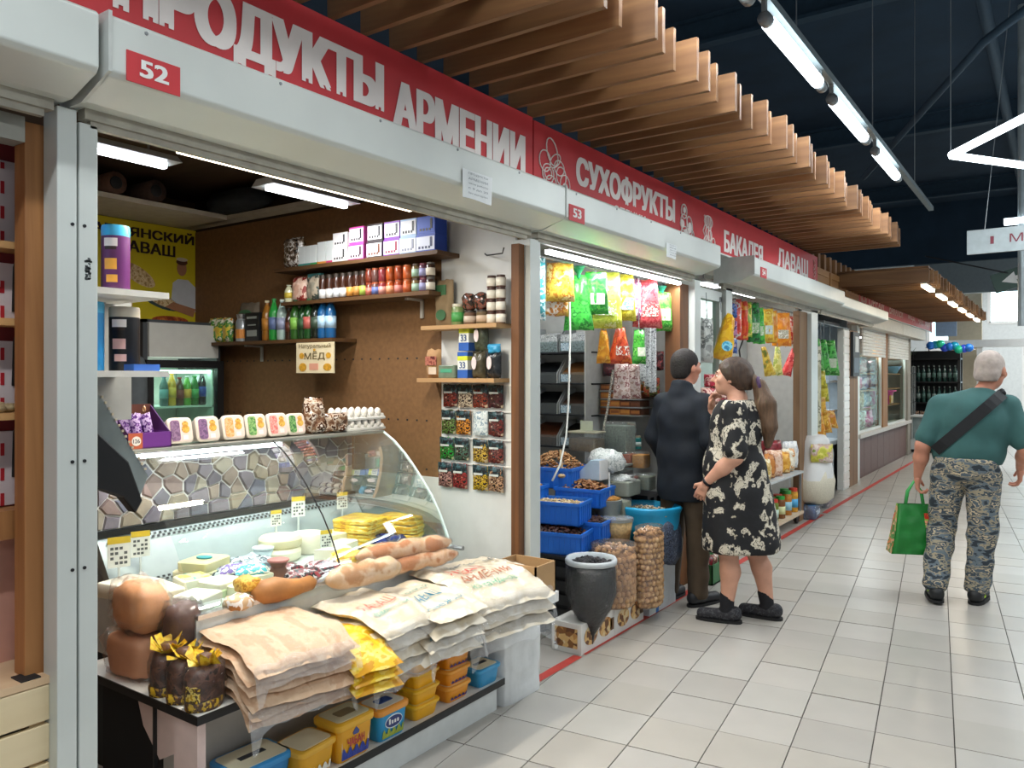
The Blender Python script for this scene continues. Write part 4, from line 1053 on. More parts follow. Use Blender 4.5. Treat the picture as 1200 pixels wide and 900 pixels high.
SM = [mat(c, .75, 0, .14, 18, .25) for c in ('#7f767a', '#958874', '#706a70', '#86726a', '#a09684', '#6a6a74', '#8e7e70')]
for a in seeds:
    poly = [(1.64, .928), (3.03, .928), (3.03, 1.232), (1.64, 1.232)]
    for q in seeds:
        if q is not a and math.hypot(q[0] - a[0], q[1] - a[1]) < .3 and poly: poly = clip(poly, a, q)
    if len(poly) < 3: continue
    c0 = (sum(p[0] for p in poly) / len(poly), sum(p[1] for p in poly) / len(poly))
    b = WB(cs); n = len(poly); d = rs.uniform(.008, .016)
    vs = [(-3.205, p[0], p[1]) for p in poly] + [(-3.205 + d, c0[0] + (p[0] - c0[0]) * .86, c0[1] + (p[1] - c0[1]) * .86) for p in poly]
    b.add(vs, [tuple(range(n, 2 * n))] + [(i, (i + 1) % n, n + (i + 1) % n, n + i) for i in range(n)])
    b.make('stone', rs.choice(SM))
WB(cs).box(-3.38, -2.975, 1.63, 3.06, 1.250, 1.268).make('top_shelf', STEEL, None, False, None, .003)
WB(cs).box(-3.10, -3.06, 1.7, 2.45, 1.222, 1.248).make('case_lamp', emit('#eef6ff', 8, 'case lamp'))
area_light('lamp_light', (-.06, .5, 1.218), .05, 1.0, 3.4, (.95, .98, 1), (0, 0, 0), cs)
area_light('lamp_light', (.02, 1.05, 1.238), .05, .6, 2.5, (.95, .98, 1), (0, R(-12), 0), cs)
CURVE = [(-2.975, 1.258), (-2.90, 1.215), (-2.82, 1.15), (-2.75, 1.08), (-2.69, 1.01), (-2.64, .95), (-2.59, .87), (-2.55, .79), (-2.51, .70)]
for k, (y0, y1) in enumerate(((1.63, 2.325), (2.333, 3.045))):
    b = WB(cs); b.grid(lambda u, v: (CURVE[int(round(v * 8))][0], y0 + (y1 - y0) * u, CURVE[int(round(v * 8))][1]), 1, 8)
    b.make('front_glass', GLASS, None, True)
WB(cs).tube([(x + .002, 2.329, z) for x, z in CURVE], .0035, 5).make('glass_seal', BLACK)
WB(cs).prism([(-3.2, .70)] + [(-2.52, .70)] + CURVE[::-1][1:] + [(-3.2, 1.25)], 3.046, 3.054, 'y').make('end_glass', clear('#dfeeea', .10, .14, .03, 0, 'end glass'))
WB(cs).tube([(x + .004, 3.05, z) for x, z in CURVE], .005, 6).make('glass_edge', mat('#d8ecea', .2))
WB(cs).box(-2.53, -2.49, 1.63, 3.06, .695, .712).make('glass_channel', CHROME)
WB(cs).tube([(-2.44, 3.06, .70), (-2.56, 3.06, .70), (-2.6, 3.06, .78)], .012, 8).make('end_clip', GREYM)

# ---------------- things on top of the case
def tub_up(y, c1, c2, nm, s=1.0):
    t = thing('dessert_tub', nm, 'tub', (-3.08, y, 1.269))
    b = MB().rbox(-.055 * s, .055 * s, -.057 * s, .057 * s, 0, .02, .022, n=4)
    b.xf(Matrix.Translation((.035, 0, .058 * s)) @ Matrix.Rotation(R(78), 4, 'Y') @ Matrix.Translation((0, 0, -.01)))
    b.make('lid', mat('#d9cfc2', .4, 0, .04), t, 'auto')
    b = MB().rbox(-.05 * s, .05 * s, -.05 * s, .05 * s, -.07, 0, .02, taper=.85, n=4)
    b.xf(Matrix.Translation((.035, 0, .058 * s)) @ Matrix.Rotation(R(78), 4, 'Y') @ Matrix.Translation((0, 0, -.01)))
    b.make('body', mat('#cfc6ba', .4), t, 'auto')
    M_ = Matrix.Translation((.035, 0, .058 * s)) @ Matrix.Rotation(R(78), 4, 'Y') @ Matrix.Translation((0, 0, .011))
    MB().rbox(-.046 * s, .046 * s, -.048 * s, .048 * s, 0, .0015, .016, n=4).xf(M_).make('label', mat('#e2c9c2' if c1 != '#c9803a' else '#e0b080', .4, 0, .04), t)
    MB().rbox(-.044 * s, .044 * s, -.046 * s, -.004, .0015, .003, .012).xf(M_).make('fruit_picture', printed([c1, c2, c1, c2], 50, .4), t)
    b = MB(); b.prism(ov(-.026, .022, .012, .014), .0015, .003, 'z'); b.prism(ov(-.004, .022, .017, .018), .0015, .003, 'z'); b.xf(M_).make('picture', printed(['#c8902a', '#d8b04a', '#b87a20'], 60), t)
    MB().box(.022, .04, .006, .03, .0015, .003).xf(M_).make('sticker', mat('#ece8e2', .5), t)
for y, c1, c2, nm in ((1.905, '#6a4a6e', '#8a6a8a', 'purple'), (2.035, '#5e4468', '#85608a', 'second purple'), (2.165, '#d8904a', '#e0b080', 'orange'), (2.285, '#3f7a3a', '#8ab06a', 'green'), (2.405, '#d06a64', '#e0a098', 'pink'), (2.515, '#2f6a34', '#7aa860', 'dark green')):
    tub_up(y, c1, c2, '%s labelled dessert tub standing on edge on the display case' % nm, 1.0 if y < 2.5 else .95)
t = thing('display_carton', 'open purple and brown display carton with 126 on a round tag', 'carton', (-3.1, 1.765, 1.269), R(-8))
b = MB(); b.box(.09, .1, -.085, .085, 0, .062).box(-.1, .1, .08, .085, 0, .062).box(-.1, .1, -.085, -.08, 0, .062).box(-.1, .1, -.085, .085, 0, .005); b.make('tray', mat('#6a2f86', .45, 0, .06), t)
MB().add([(-.1, -.085, 0), (-.1, .085, 0), (-.1, .085, .17), (-.1, -.085, .17), (-.105, -.085, 0), (-.105, .085, 0), (-.105, .085, .17), (-.105, -.085, .17)], [(0, 1, 2, 3), (7, 6, 5, 4), (2, 6, 7, 3)]).make('back_flap', mat('#5a2e22', .5, 0, .15), t)
for s in (-1, 1): MB().prism([(-.1, .062), (.09, .062), (-.1, .165)], s * .083 - .002, s * .083 + .002, 'y').make('side_flap', mat('#4a1f5c', .5, 0, .1), t)
MB().box(.1005, .1015, -.085, -.03, 0, .062).make('orange_end', mat('#b85a3a', .5), t)
MB().prism(ov(-.055, .03, .018, .019), .1015, .103, 'x').make('tag', mat('#e6dfd8', .5), t)
MB().text('126', (.1035, -.068, .022), Y_, Z_, .026, .016, 0, .025).text('СКИДКА', (.102, -.02, .04), Y_, Z_, .06, .012, 0, .02).make('lettering', mat('#2c1c30', .5), t) if False else MB().text('126', (.1035, -.068, .022), Y_, Z_, .026, .016, 0, .025).make('lettering', mat('#2c1c30', .5), t)
b = MB()
for k in range(2): b.tube([(-.06 + .012 * math.cos(a), -.06 + .10 * k, .15 + .012 * math.sin(a)) for a in [i * .7 for i in range(10)]], .003, 5)
b.make('ring', mat('#c9a070', .4), t)
for k in range(5):
    o = MB().bag(.04, .13, .02, seed=40 + k, nu=6, nv=6).make('sweet_bar', printed(['#7a4a9a', '#c9b0d8', '#5a2f7a', '#a880c0'], 40, .2), None, True, (-3.13 + .02 * (k % 3), 1.70 + .03 * k, 1.275)); o.rotation_euler = (0, R(-12), R(90)); tag(o, 'shiny lilac wrapped bar in the purple display carton', 'bar', 'lilac bars in the display carton')
BROWNBAG = printed(['#5a3a28', '#7a5a44', '#b8a898', '#4a2c1c', '#d8d0c8'], 24, .2, bump=.5)
o = MB().bag(.13, .18, .09, seed=51, top=.75, wr=.2).make('foil_bag', BROWNBAG, None, True, (-3.08, 2.66, 1.268)); o.rotation_euler = (0, 0, R(75)); tag(o, 'crumpled brown clear bag standing beside the dessert tubs', 'bag')
o = MB().bag(.16, .10, .09, seed=52, wr=.2).make('foil_bag', BROWNBAG, None, True, (-3.06, 2.78, 1.268)); o.rotation_euler = (0, 0, R(85)); tag(o, 'low brown clear bag lying before the egg trays', 'bag')
for k in range(2):
    t = thing('egg_tray', 'white moulded tray of eggs on the display case, %s one' % ['lower', 'upper'][k], 'egg tray', (-3.13, 2.86, 1.269 + k * .055))
    b = MB().rbox(-.1, .1, -.02, .27, 0, .014, .015)
    for i in range(4):
        for j in range(6):
            b.lathe([(.022, .012), (.014, .03), (.008, .032)], 8, (-.075 + i * .05, .004 + j * .049, 0))
    b.make('tray', mat('#d8d8d4', .7, 0, .04), t, 'auto')
    e = MB()
    for i in range(4):
        for j in range(5): e.blob((-.075 + i * .05, .029 + j * .049, .038), (.019, .019, .025), 1, 1, 10, 7)
    o = e.make('eggs', mat('#e6e2da', .5, 0, .03), t, True); o['kind'] = 'stuff'
# tilted dark scale-like panel beside the post
t = thing('tilted_panel', 'tilted grey and black panel with a toothed edge beside the white post', 'panel', (-2.62, 1.3, 1.06))
MB().prism([(.02, .45), (.05, .43), (.215, .15), (.18, .07), (.13, .21), (.02, .32)], -.01, .01, 'x').make('grey_face', mat('#6f7a7c', .5, 0, .12), t)
MB().prism([(.02, .32), (.13, .21), (.18, .07), (.155, .03), (.11, .09), (.02, .13)], -.012, .04, 'x').make('black_body', mat('#0e0f11', .35), t, bevel=.006)
b = MB()
for k in range(14): b.box(.010, .013, .05 + k * .0115, .058 + k * .0115, .425 - k * .0195, .433 - k * .0195)
o = b.make('toothed_edge', mat('#b9b09a', .5), t); o['kind'] = 'stuff'
MB().tube([(0, .03, .3), (.15, -.08, .3), (.30, -.15, .3)], .012, 8).make('arm', GREYM, t)

# ---------------- cheese and other food inside the case
ZD = .702
def wrapped(name, label, cat, shape, loc, m, rz=0., film=True, scale=1.06):
    t = thing(name, label, cat, loc, rz)
    f = shape(MB(), 1.0); f.make('body', m, t, 'auto')
    return t
CH = [mat(c, .45, 0, .06, 12, .1) for c in ('#e6dcb4', '#ddd2a0', '#ece6cc', '#e2cf8a', '#e8e2d0', '#d8c47a')]
def wheel(r, h): return lambda b, k: b.lathe([(r * .9, 0), (r, h * .25), (r, h * .75), (r * .88, h), (0, h)], 18)
def block(w, d, h): return lambda b, k: b.rbox(-w / 2, w / 2, -d / 2, d / 2, 0, h, .012)
def wedge(r, h): return lambda b, k: b.prism([(0, 0), (r, 0), (r * .92, r * .38), (r * .7, r * .7)], 0, h, 'z')
cheese = [
 ('round_cheese', 'round white cheese under the left price flag, lower', wheel(.105, .055), (-3.0, 2.38, ZD), 2, 0),
 ('round_cheese', 'round white cheese stacked on the lower round', wheel(.10, .05), (-3.01, 2.40, ZD + .056), 0, 0),
 ('round_cheese', 'pale round cheese behind the stacked rounds', wheel(.09, .09), (-3.02, 2.57, ZD), 4, 0),
 ('cheese_block', 'long pale yellow cheese block below the right price flag', block(.13, .30, .08), (-2.96, 2.80, ZD), 0, R(-8)),
 ('cheese_block', 'smaller cream cheese block in front of the long one', block(.10, .16, .06), (-2.84, 2.62, ZD), 2, R(12)),
 ('cheese_wedge', 'cream cheese wedge beside the dark paper packets', wedge(.17, .06), (-2.80, 2.42, ZD), 4, R(35)),
 ('cheese_wedge', 'yellow tinted cheese wedge near the string cheese', wedge(.16, .05), (-2.74, 2.68, ZD), 3, R(-20)),
 ('cheese_block', 'white cheese slab at the left end beside the post', block(.20, .16, .055), (-2.98, 1.66, ZD), 4, R(10)),
 ('cheese_block', 'white cheese slab in front of the left end slab', block(.18, .14, .06), (-2.80, 1.66, ZD), 2, R(-6)),
 ('cheese_block', 'wrapped beige cheese block with a folded blue label', block(.17, .20, .05), (-2.96, 1.97, ZD), 0, R(14)),
 ('cheese_block', 'beige cheese block on top with a teal label', block(.14, .17, .04), (-2.95, 1.96, ZD + .051), 1, R(20)),
 ('cheese_block', 'boxed cheese with a yellow lid label near the front', block(.12, .12, .06), (-2.83, 1.83, ZD), 4, R(-10)),
 ('cheese_block', 'greenish white cheese in a tray beside the yellow label', block(.12, .13, .055), (-2.72, 1.88, ZD), 4, R(8)),
 ('cheese_block', 'white cheese in film left of the clay jar', block(.13, .15, .05), (-2.72, 2.04, ZD), 2, R(-12)),
 ('cheese_block', 'cream cheese brick with a teal spot behind the bottle gourd bread', block(.12, .14, .045), (-2.60, 1.93, ZD), 2, R(5)),
 ('cheese_block', 'white cheese piece in front with a clear bag', block(.13, .13, .05), (-2.63, 1.72, ZD), 4, R(20)),
]
for nm, lab, sh, loc, mi, rz in cheese:
    t = wrapped(nm, lab, 'cheese', sh, loc, CH[mi], rz)
    if 'teal' in lab: MB().prism(ov(0, 0, .035, .025), .042, .0465, 'z').make('label', mat('#3fa0a8', .4), t)
    if 'blue label' in lab: MB().box(-.09, -.03, -.06, .08, .05, .056).make('label', mat('#3a4aa8', .4), t)
    if 'yellow lid' in lab: MB().box(-.05, .05, -.05, .05, .06, .0625).make('label', printed(['#e2d060', '#e8e0b0', '#60b0b0'], 18), t)
    if 'greenish' in lab: MB().rbox(-.066, .066, -.07, .07, -.001, .03, .012).make('tray', mat('#c9d8b0', .3), t)
o = MB().blob((0, 0, .035), (.09, .07, .038), .6, .7, 14, 8, .3, 9, 4).make('string_cheese', printed(['#e0a82a', '#ead24a', '#d8941c'], 60, .5, stretch=(1, .2, 1), bump=.4), None, True, (-2.62, 2.47, ZD)); tag(o, 'golden string cheese bundle beside the long loaves', 'cheese')
o = MB().blob((0, 0, .03), (.05, .04, .03), .7, .7, 14, 8, .3, 9, 6).make('smoked_cheese', printed(['#d8942a', '#e8b84a', '#b87a1c'], 50, .5, bump=.4), None, True, (-2.56, 1.88, .73)); tag(o, 'orange smoked cheese knots beside the curved bread', 'cheese')
# yellow bagged flatbread stacks at the right end of the case
YB = printed(['#c98f14', '#e0b82a', '#ecd268', '#d8a41c'], 9, .3, stretch=(1, 1, 3), bump=.3)
for s_, (x, y, n, w) in enumerate(((-2.92, 2.83, 6, .22), (-2.79, 2.99, 6, .13))):
    for k in range(n):
        o = MB().rbox(-.11, .11, -w / 2, w / 2, 0, .021, .03, n=4)
        o.v = [(q[0] + .004 * mnoise.noise(Vector((q[0] * 20, q[1] * 20, k))), q[1], q[2] + .010 * mnoise.noise(Vector((q[0] * 9, q[1] * 9, k + s_)))) for q in o.v]
        o = o.make('yellow_packet', YB, None, 'auto', (x + RND.uniform(-.01, .01), y, ZD + .012 + k * .021)); o.rotation_euler = (0, 0, R(12 + RND.uniform(-5, 5)))
        tag(o, 'yellow bagged bread packet, %s from the bottom of the %s stack in the case' % (ORD[k], ['large', 'narrow'][s_]), 'packet')
for k, (x, y, c) in enumerate(((-2.74, 2.86, '#2a3a8a'), (-2.70, 2.99, '#2c3462'))):
    o = MB().bag(.2, .09, .05, seed=60 + k).make('fish_pack', printed([c, '#1c2450', '#5a5a70', c], 22, .2, bump=.3), None, True, (x, y, .725)); o.rotation_euler = (R(-80), 0, R(78)); tag(o, '%s foil pack lying in front of the yellow stacks' % ['bright blue', 'dark blue'][k], 'pack')
for k, (x, y, z, rz, nm) in enumerate(((-2.68, 2.20, .715, 20, 'rear'), (-2.60, 2.30, .715, -15, 'right'), (-2.56, 2.17, .715, 10, 'front'))):
    o = MB().bag(.16, .09, .05, seed=63 + k).make('dark_packet', printed(['#2a2228', '#8a2a34', '#d8c8cc', '#1a1a20', '#a83a44'], 24, .3), None, True, (x, y, z)); o.rotation_euler = (R(-80), 0, R(70 + rz)); tag(o, 'dark red and white printed packet in the case, %s of three' % nm, 'packet')
t = thing('clay_jar', 'brown clay jar with a pink paper lid in the case', 'jar', (-2.66, 2.11, ZD)); MB().lathe([(.03, 0), (.04, .02), (.036, .05), (.028, .065), (.038, .085), (.044, .09)], 16).make('body', mat('#7a4a34', .6, 0, .12), t, 'auto'); MB().lathe([(.045, .09), (.044, .097), (0, .099)], 16).make('lid', mat('#b8706a', .6), t)
for k, (x, y, c, nm) in enumerate(((-2.93, 2.20, '#aab4bc', 'grey glistening fish in a clear bag, rear'), (-2.85, 2.16, '#8f9aa2', 'grey fish in a clear bag, front'), (-2.80, 2.03, '#b8c8d4', 'pale blue film packet by the grey fish'))):
    o = MB().bag(.22, .10, .05, seed=70 + k, wr=.25).make('fish_bag', printed([c, '#d0d8dc', '#5a646c', c], 16, .15, stretch=(1, 1, 1), bump=.5), None, True, (x, y, .72)); o.rotation_euler = (R(-82), 0, R(85)); tag(o, nm, 'bag')
t = thing('plastic_cup', 'milky plastic cup with a lid behind the fish bags', 'cup', (-2.98, 2.28, ZD)); MB().lathe([(.035, 0), (.045, .07)], 16).make('body', mat('#c9dae0', .25), t, True); MB().lathe([(.048, .07), (.048, .078), (0, .08)], 16).make('lid', mat('#d8e6ea', .3), t)
for k, (x, y, c, nm) in enumerate(((-2.68, 2.0, '#4ab0c0', 'teal printed film packet left of the clay jar'), (-2.74, 1.97, '#8a70b8', 'lilac printed film packet near the clay jar'))):
    o = MB().bag(.13, .08, .04, seed=75 + k).make('film_packet', printed(['#dfe6e4', c, '#e6e0d8', c, '#f0d8c0'], 16, .25), None, True, (x, y, .758)); o.rotation_euler = (R(-84), 0, R(60)); tag(o, nm, 'packet')
# price flags
for k, (x, y, z, dx, s, nm) in enumerate(((-3.06, 1.655, .80, 0, 1.15, 'left of the pair at the left end'), (-3.08, 1.755, .82, 0, 1.0, 'right of the pair at the left end'), (-3.08, 2.43, .84, 0, .72, 'small one by the round cheeses'), (-3.1, 2.58, .86, 0, .95, 'white one between the round cheeses'), (-3.1, 2.87, .86, 0, .82, 'near the right end'), (-2.83, 2.52, .75, 0, .8, 'low one before the yellow packets'))):
    t = thing('price_flag', 'yellow topped white price card in the case, ' + nm, 'price card', (x, y, z), R(-18))
    w, h = .072 * s, .105 * s
    MB().box(-.002, .002, -w / 2, w / 2, 0, h).make('card', mat('#e3e6e2', .5), t); MB().box(-.003, .003, -w / 2, w / 2, h * .78, h).make('yellow_band', mat('#e0c13a', .5), t)
    MB().box(-.004, .004, -.004, .004, z * 0 - (z - ZD) + .01, 0).make('stick', mat('#c0c8c8', .4), t)
    b = MB()
    for r_ in range(4):
        for i in range(4):
            if (r_ * 3 + i * 5 + k) % 4: b.box(.0022, .003, -w * .38 + i * w * .2, -w * .38 + i * w * .2 + w * .14, h * (.1 + .16 * r_), h * (.19 + .16 * r_))
    o = b.make('print', mat('#5a5f62', .6), t)

# ---------------- bread on the counter
def loaf(label, loc, rad, m, rz=0., seed=0, e=.6, film=True):
    t = thing('bread_loaf', label, 'bread', loc, rz)
    MB().blob((0, 0, rad[2]), rad, e, .65, 22, 14, .12, 7, seed).make('loaf', m, t, True)
    if film: MB().blob((0, 0, rad[2] + .004), (rad[0] + .012, rad[1] + .012, rad[2] + .008), e, .7, 22, 14, .3, 16, seed + 3).make('film', FILM, t, True)
    return t
TANB = mat('#d99a68', .6, 0, .14, 9, .2); TANB2 = mat('#dda078', .6, 0, .10, 9, .15); RYE = mat('#5a3c32', .55, 0, .25, 24, .3)
loaf('square tan loaf in film on the counter corner, lower of two', (-2.74, 1.545, .481), (.115, .065, .078), TANB2, R(4), 1, .45)
loaf('rounded tan loaf in film stacked on the square loaf', (-2.73, 1.555, .640), (.12, .07, .088), TANB, R(-4), 2, .7)
loaf('small dark rye loaf in film behind the yellow tied loaves', (-2.56, 1.615, .592), (.052, .06, .08), RYE, 0, 3, .6)
loaf('lower dark loaf hidden below the small rye loaf', (-2.58, 1.62, .481), (.06, .06, .055), RYE, 0, 8, .5, False)
YEL = printed(['#d8a81c', '#e8c83a', '#c9941a'], 30, .35)
for k, (x, nm) in enumerate(((-2.50, 'left'), (-2.40, 'middle'), (-2.295, 'right, nearest the board corner'))):
    t = thing('rye_bag', 'sliced dark rye loaf in a yellow printed bag, %s of three' % nm, 'bread', (x, 1.525, .481), R(-6 + 6 * k))
    MB().blob((0, 0, .068), (.044, .058 + .01 * (k == 2), .07), .55, .7, 18, 12, .1, 9, k).make('loaf', printed(['#3a2016', '#4e2c1e', '#6a4432', '#2e1a12'], 22, .35, bump=.25), t, True)
    MB().blob((0, 0, .070), (.050, .064 + .01 * (k == 2), .074), .55, .7, 18, 12, .2, 18, k + 4).make('film', FILM, t, True)
    MB().lathe([(.052, .0), (.054, .02), (.053, .03)], 18, (0, 0, 0), 0, .95, 1.22, .08, k).make('yellow_base', printed(['#c9961a', '#5a3a20', '#e0b830'], 40, .4), t, True)
    MB().box(.0, .05, -.062 - .01 * (k == 2), -.058, .04, .085).make('label', printed(['#d8b428', '#4a3420', '#e6d070', '#b89018'], 34, .4), t) if k == 2 else None
    b = MB()
    rk = random.Random(k)
    for q in range(9):
        a = q * .7; r0, r1 = .018, .045 + rk.uniform(0, .015)
        c, s_ = math.cos(a), math.sin(a)
        b.add([(r0 * c - .012 * s_, r0 * s_ + .012 * c, .135), (r0 * c + .012 * s_, r0 * s_ - .012 * c, .135), (r1 * c + .016 * s_, r1 * s_ - .016 * c, .165 + rk.uniform(-.02, .03)), (r1 * c - .016 * s_, r1 * s_ + .016 * c, .16 + rk.uniform(-.02, .03))], [(0, 1, 2, 3)])
    b.make('ruffle', YEL, t)
    MB().lathe([(.022, .128), (.017, .14), (.028, .165)], 10, wob=.4, seed=k).make('neck', mat('#6a4a3a', .4), t, True)

# ---------------- stacked flat breads in bags
def lavash(label, loc, w, d, th, rz, m, seed, droop=1., texts=(), film=False, cat='flatbread', xe=None):
    """one bag of folded flat bread: d along x, w along y, bending down where it passes the board edge xe"""
    t = thing('flatbread_bag', label, cat, loc, rz)
    def surf(u, v, side):
        a, c = 2 * u - 1, 2 * v - 1
        x = a * d / 2; y = c * w / 2
        k = mnoise.noise(Vector((x * 6 + seed * 1.7, y * 6, seed))); k2 = mnoise.noise(Vector((x * 22 + seed, y * 22, 7 + seed)))
        e = (max(0, 1 - abs(a) ** 8) ** .5) * (max(0, 1 - abs(c) ** 8) ** .5)
        z = th / 2 + side * th / 2 * e * (1 + .25 * k2) + .014 * k + .007 * k2
        x += .012 * mnoise.noise(Vector((y * 9, seed, 2))) * abs(a); y += .012 * mnoise.noise(Vector((x * 9, seed, 5))) * abs(c)
        over = x + loc[0] - (xe if xe is not None else XB + .03)
        if over > 0: z -= droop * (.45 * over + 2.0 * over * over); x -= over * .12 * min(1, droop)
        return (x, y, z)
    b = MB(); nu, nv = 22, 18
    b.grid(lambda u, v: surf(u, v, 1), nu, nv); n0 = len(b.f); b.grid(lambda u, v: surf(u, v, -1), nu, nv); b.f[n0:] = [q[::-1] for q in b.f[n0:]]
    b.make('bread', m, t, True)
    for (body, u0, v0, du, dv, col) in texts:
        V, Fc = text_geo(body, 0.)
        tb = MB(); V2 = []
        for p in V:
            # lettering runs along y; upright towards -x
            uu = u0 - p[1] * du; vv = v0 + p[0] * dv
            q = surf(uu, vv, 1); V2.append((q[0], q[1], q[2] + .008))
        tb.add(V2, Fc).make('lettering', mat(col, .5), t)
    if film:
        def fs(u, v):
            c = 2 * v - 1; y = c * w / 2 * 1.02
            p = surf(.93, v, 1); L_ = .02 + .05 * abs(mnoise.noise(Vector((y * 7, seed, 9)))) + .05 * (abs(c) > .86)
            return (p[0] + .012 + u * .03 + .01 * mnoise.noise(Vector((u * 4, y * 14, seed))), y, p[2] + .012 - u * (L_ + th) - .02 * u * u)
        MB().grid(fs, 6, 24).make('film_fringe', clear('#ffffff', .16, .14, .15, .8, 'bag film'), t, True)
        def tf(u, v):
            p = surf(u * .96 + .02, v * .96 + .02, 1); return (p[0], p[1], p[2] + .004 + .004 * mnoise.noise(Vector((p[0] * 25, p[1] * 25, seed))))
        MB().grid(tf, 14, 12).make('film', FILM, t, True)
    return t
BE = [printed(['#c9a482', '#cfac8a', '#d5b594', '#c49c7a'], 7, .6, stretch=(1, 3, 3), bump=.15, interp='EASE'), printed(['#cca98a', '#d2b192', '#d8ba9c', '#c6a080'], 8, .6, stretch=(1, 3, 3), bump=.15, interp='EASE')]
PALE = printed(['#d8cbb4', '#ddd2be', '#d2c4aa', '#e2dacb'], 7, .45, bump=.2, interp='EASE')
for k in range(6):
    lavash('plain beige flatbread bag, %s from the bottom of the leftmost stack' % ORD[k], (-2.29 + RND.uniform(-.012, .012), 1.80 + RND.uniform(-.01, .01), .481 + k * .031), .40, .46, .03, R(-9 + RND.uniform(-3, 3)), BE[k % 2], k + 1, .75 - .05 * k, film=k in (1, 5))
for k in range(3):
    lavash('bright yellow bagged flatbread, %s from the bottom, between stacks' % ORD[k], (-2.205, 2.065, .481 + k * .040), .22, .42, .038, R(-6), YB, 20 + k, .42)
for k in range(4):
    lavash('cream flatbread bag with coral print, %s from the bottom' % ORD[k], (-2.27, 2.25 + .01 * k, .481 + k * .042), .30, .44, .035, R(-6 + 2 * k), PALE, 30 + k, .62 - .06 * k, film=k in (0, 3),
           texts=[('ЛАВАШ', .62, .12, .13, .6, '#d2685a'), ('армянский', .75, .15, .07, .65, '#4a9a8a')] if k == 3 else ())
for k in range(4):
    lavash('cream flatbread bag with blue green print, %s from the bottom' % ORD[k], (-2.22, 2.50 + .01 * k, .481 + k * .040), .32, .44, .033, R(-8 + 3 * k), PALE, 40 + k, .42 - .05 * k, film=k == 1,
           texts=[('ЛАВАШ', .62, .1, .12, .55, '#3a7f98'), ('тонкий', .42, .2, .08, .5, '#4a8a80'), ('свежий', .82, .1, .08, .7, '#3f86a0')] if k == 3 else ([('ЛАВАШ', .93, .1, .07, .6, '#3a8a9a')] if k < 2 else ()))
for k in range(3):
    lavash('large cream flatbread bag with red and green print, %s from the bottom' % ORD[k], (-2.22, 2.93, .481 + k * .060), .50, .50, .05, R(-14 + 2 * k), PALE, 50 + k, .42, film=k in (0, 2),
           texts=[('ЛАВАШ', .50, .12, .14, .42, '#c9564a'), ('АРМЕНИЯ', .66, .14, .10, .6, '#a8603a'), ('из тандыра', .80, .16, .08, .55, '#5aa080'), ('хлебосолье', .28, .25, .07, .6, '#55606a')] if k == 2 else ())
# long loaves lying along the glass
def stick(label, p0, p1, r, m, seed):
    t = thing('long_loaf', label, 'bread', p0)
    a, c = Vector((0, 0, r * .7)), Vector(p1) - Vector(p0) + Vector((0, 0, r * .7))
    n = 12
    pts = [a.lerp(c, i / n) + Vector((.006 * math.sin(i * 1.3 + seed), 0, .004 * math.sin(i * 2.1))) for i in range(n + 1)]
    rr = [r * (max(.05, 1 - abs(2 * i / n - 1) ** 4) ** .5) * (1 + .08 * math.sin(i * 2 + seed)) for i in range(n + 1)]
    MB().tube(pts, rr, 14).make('loaf', m, t, True)
    MB().tube(pts, [q + .006 for q in rr], 12).make('film', FILM, t, True)
    return t
LOAFM = printed(['#c99c70', '#d4b08a', '#dcc0a0', '#c08f62'], 9, .6, stretch=(1, 1, 1), bump=.2, interp='EASE'); LOAFO = printed(['#c0875a', '#cd9c72', '#d8b492', '#b8794c'], 9, .6, bump=.2, interp='EASE')
stick('long pale loaf in film in front of the case, nearest', (-2.43, 2.16, .695), (-2.36, 2.52, .70), .050, LOAFM, 1)
stick('long loaf in film behind, upper of the far pair', (-2.53, 2.42, .735), (-2.40, 2.92, .735), .042, LOAFO, 2)
stick('orange crusted long loaf, lower of the far pair', (-2.47, 2.52, .675), (-2.37, 2.93, .685), .036, LOAFO, 3)
t = thing('curved_loaf', 'golden crusted curved bread shaped like a gourd before the case', 'bread', (-2.50, 1.92, .70))
MB().tube([(0, -.05, .03), (.0, -.01, .032), (.01, .04, .032), (.035, .09, .03), (.04, .14, .03), (.035, .19, .03), (.03, .22, .028)], [.02, .046, .05, .038, .03, .03, .012], 14).make('loaf', mat('#a8703a', .5, 0, .25, 14, .2), t, True)
o = MB().blob((0, 0, .03), (.05, .05, .028), .8, .8, 14, 8, .3, 9, 3).make('crumpled_bag', printed(['#e0d8d0', '#c8a880', '#f0ece8', '#a8703a'], 16, .2, bump=.5), None, True, (-2.50, 1.80, .69)); tag(o, 'crumpled clear bag with bread at the left end of the curved bread', 'bag')

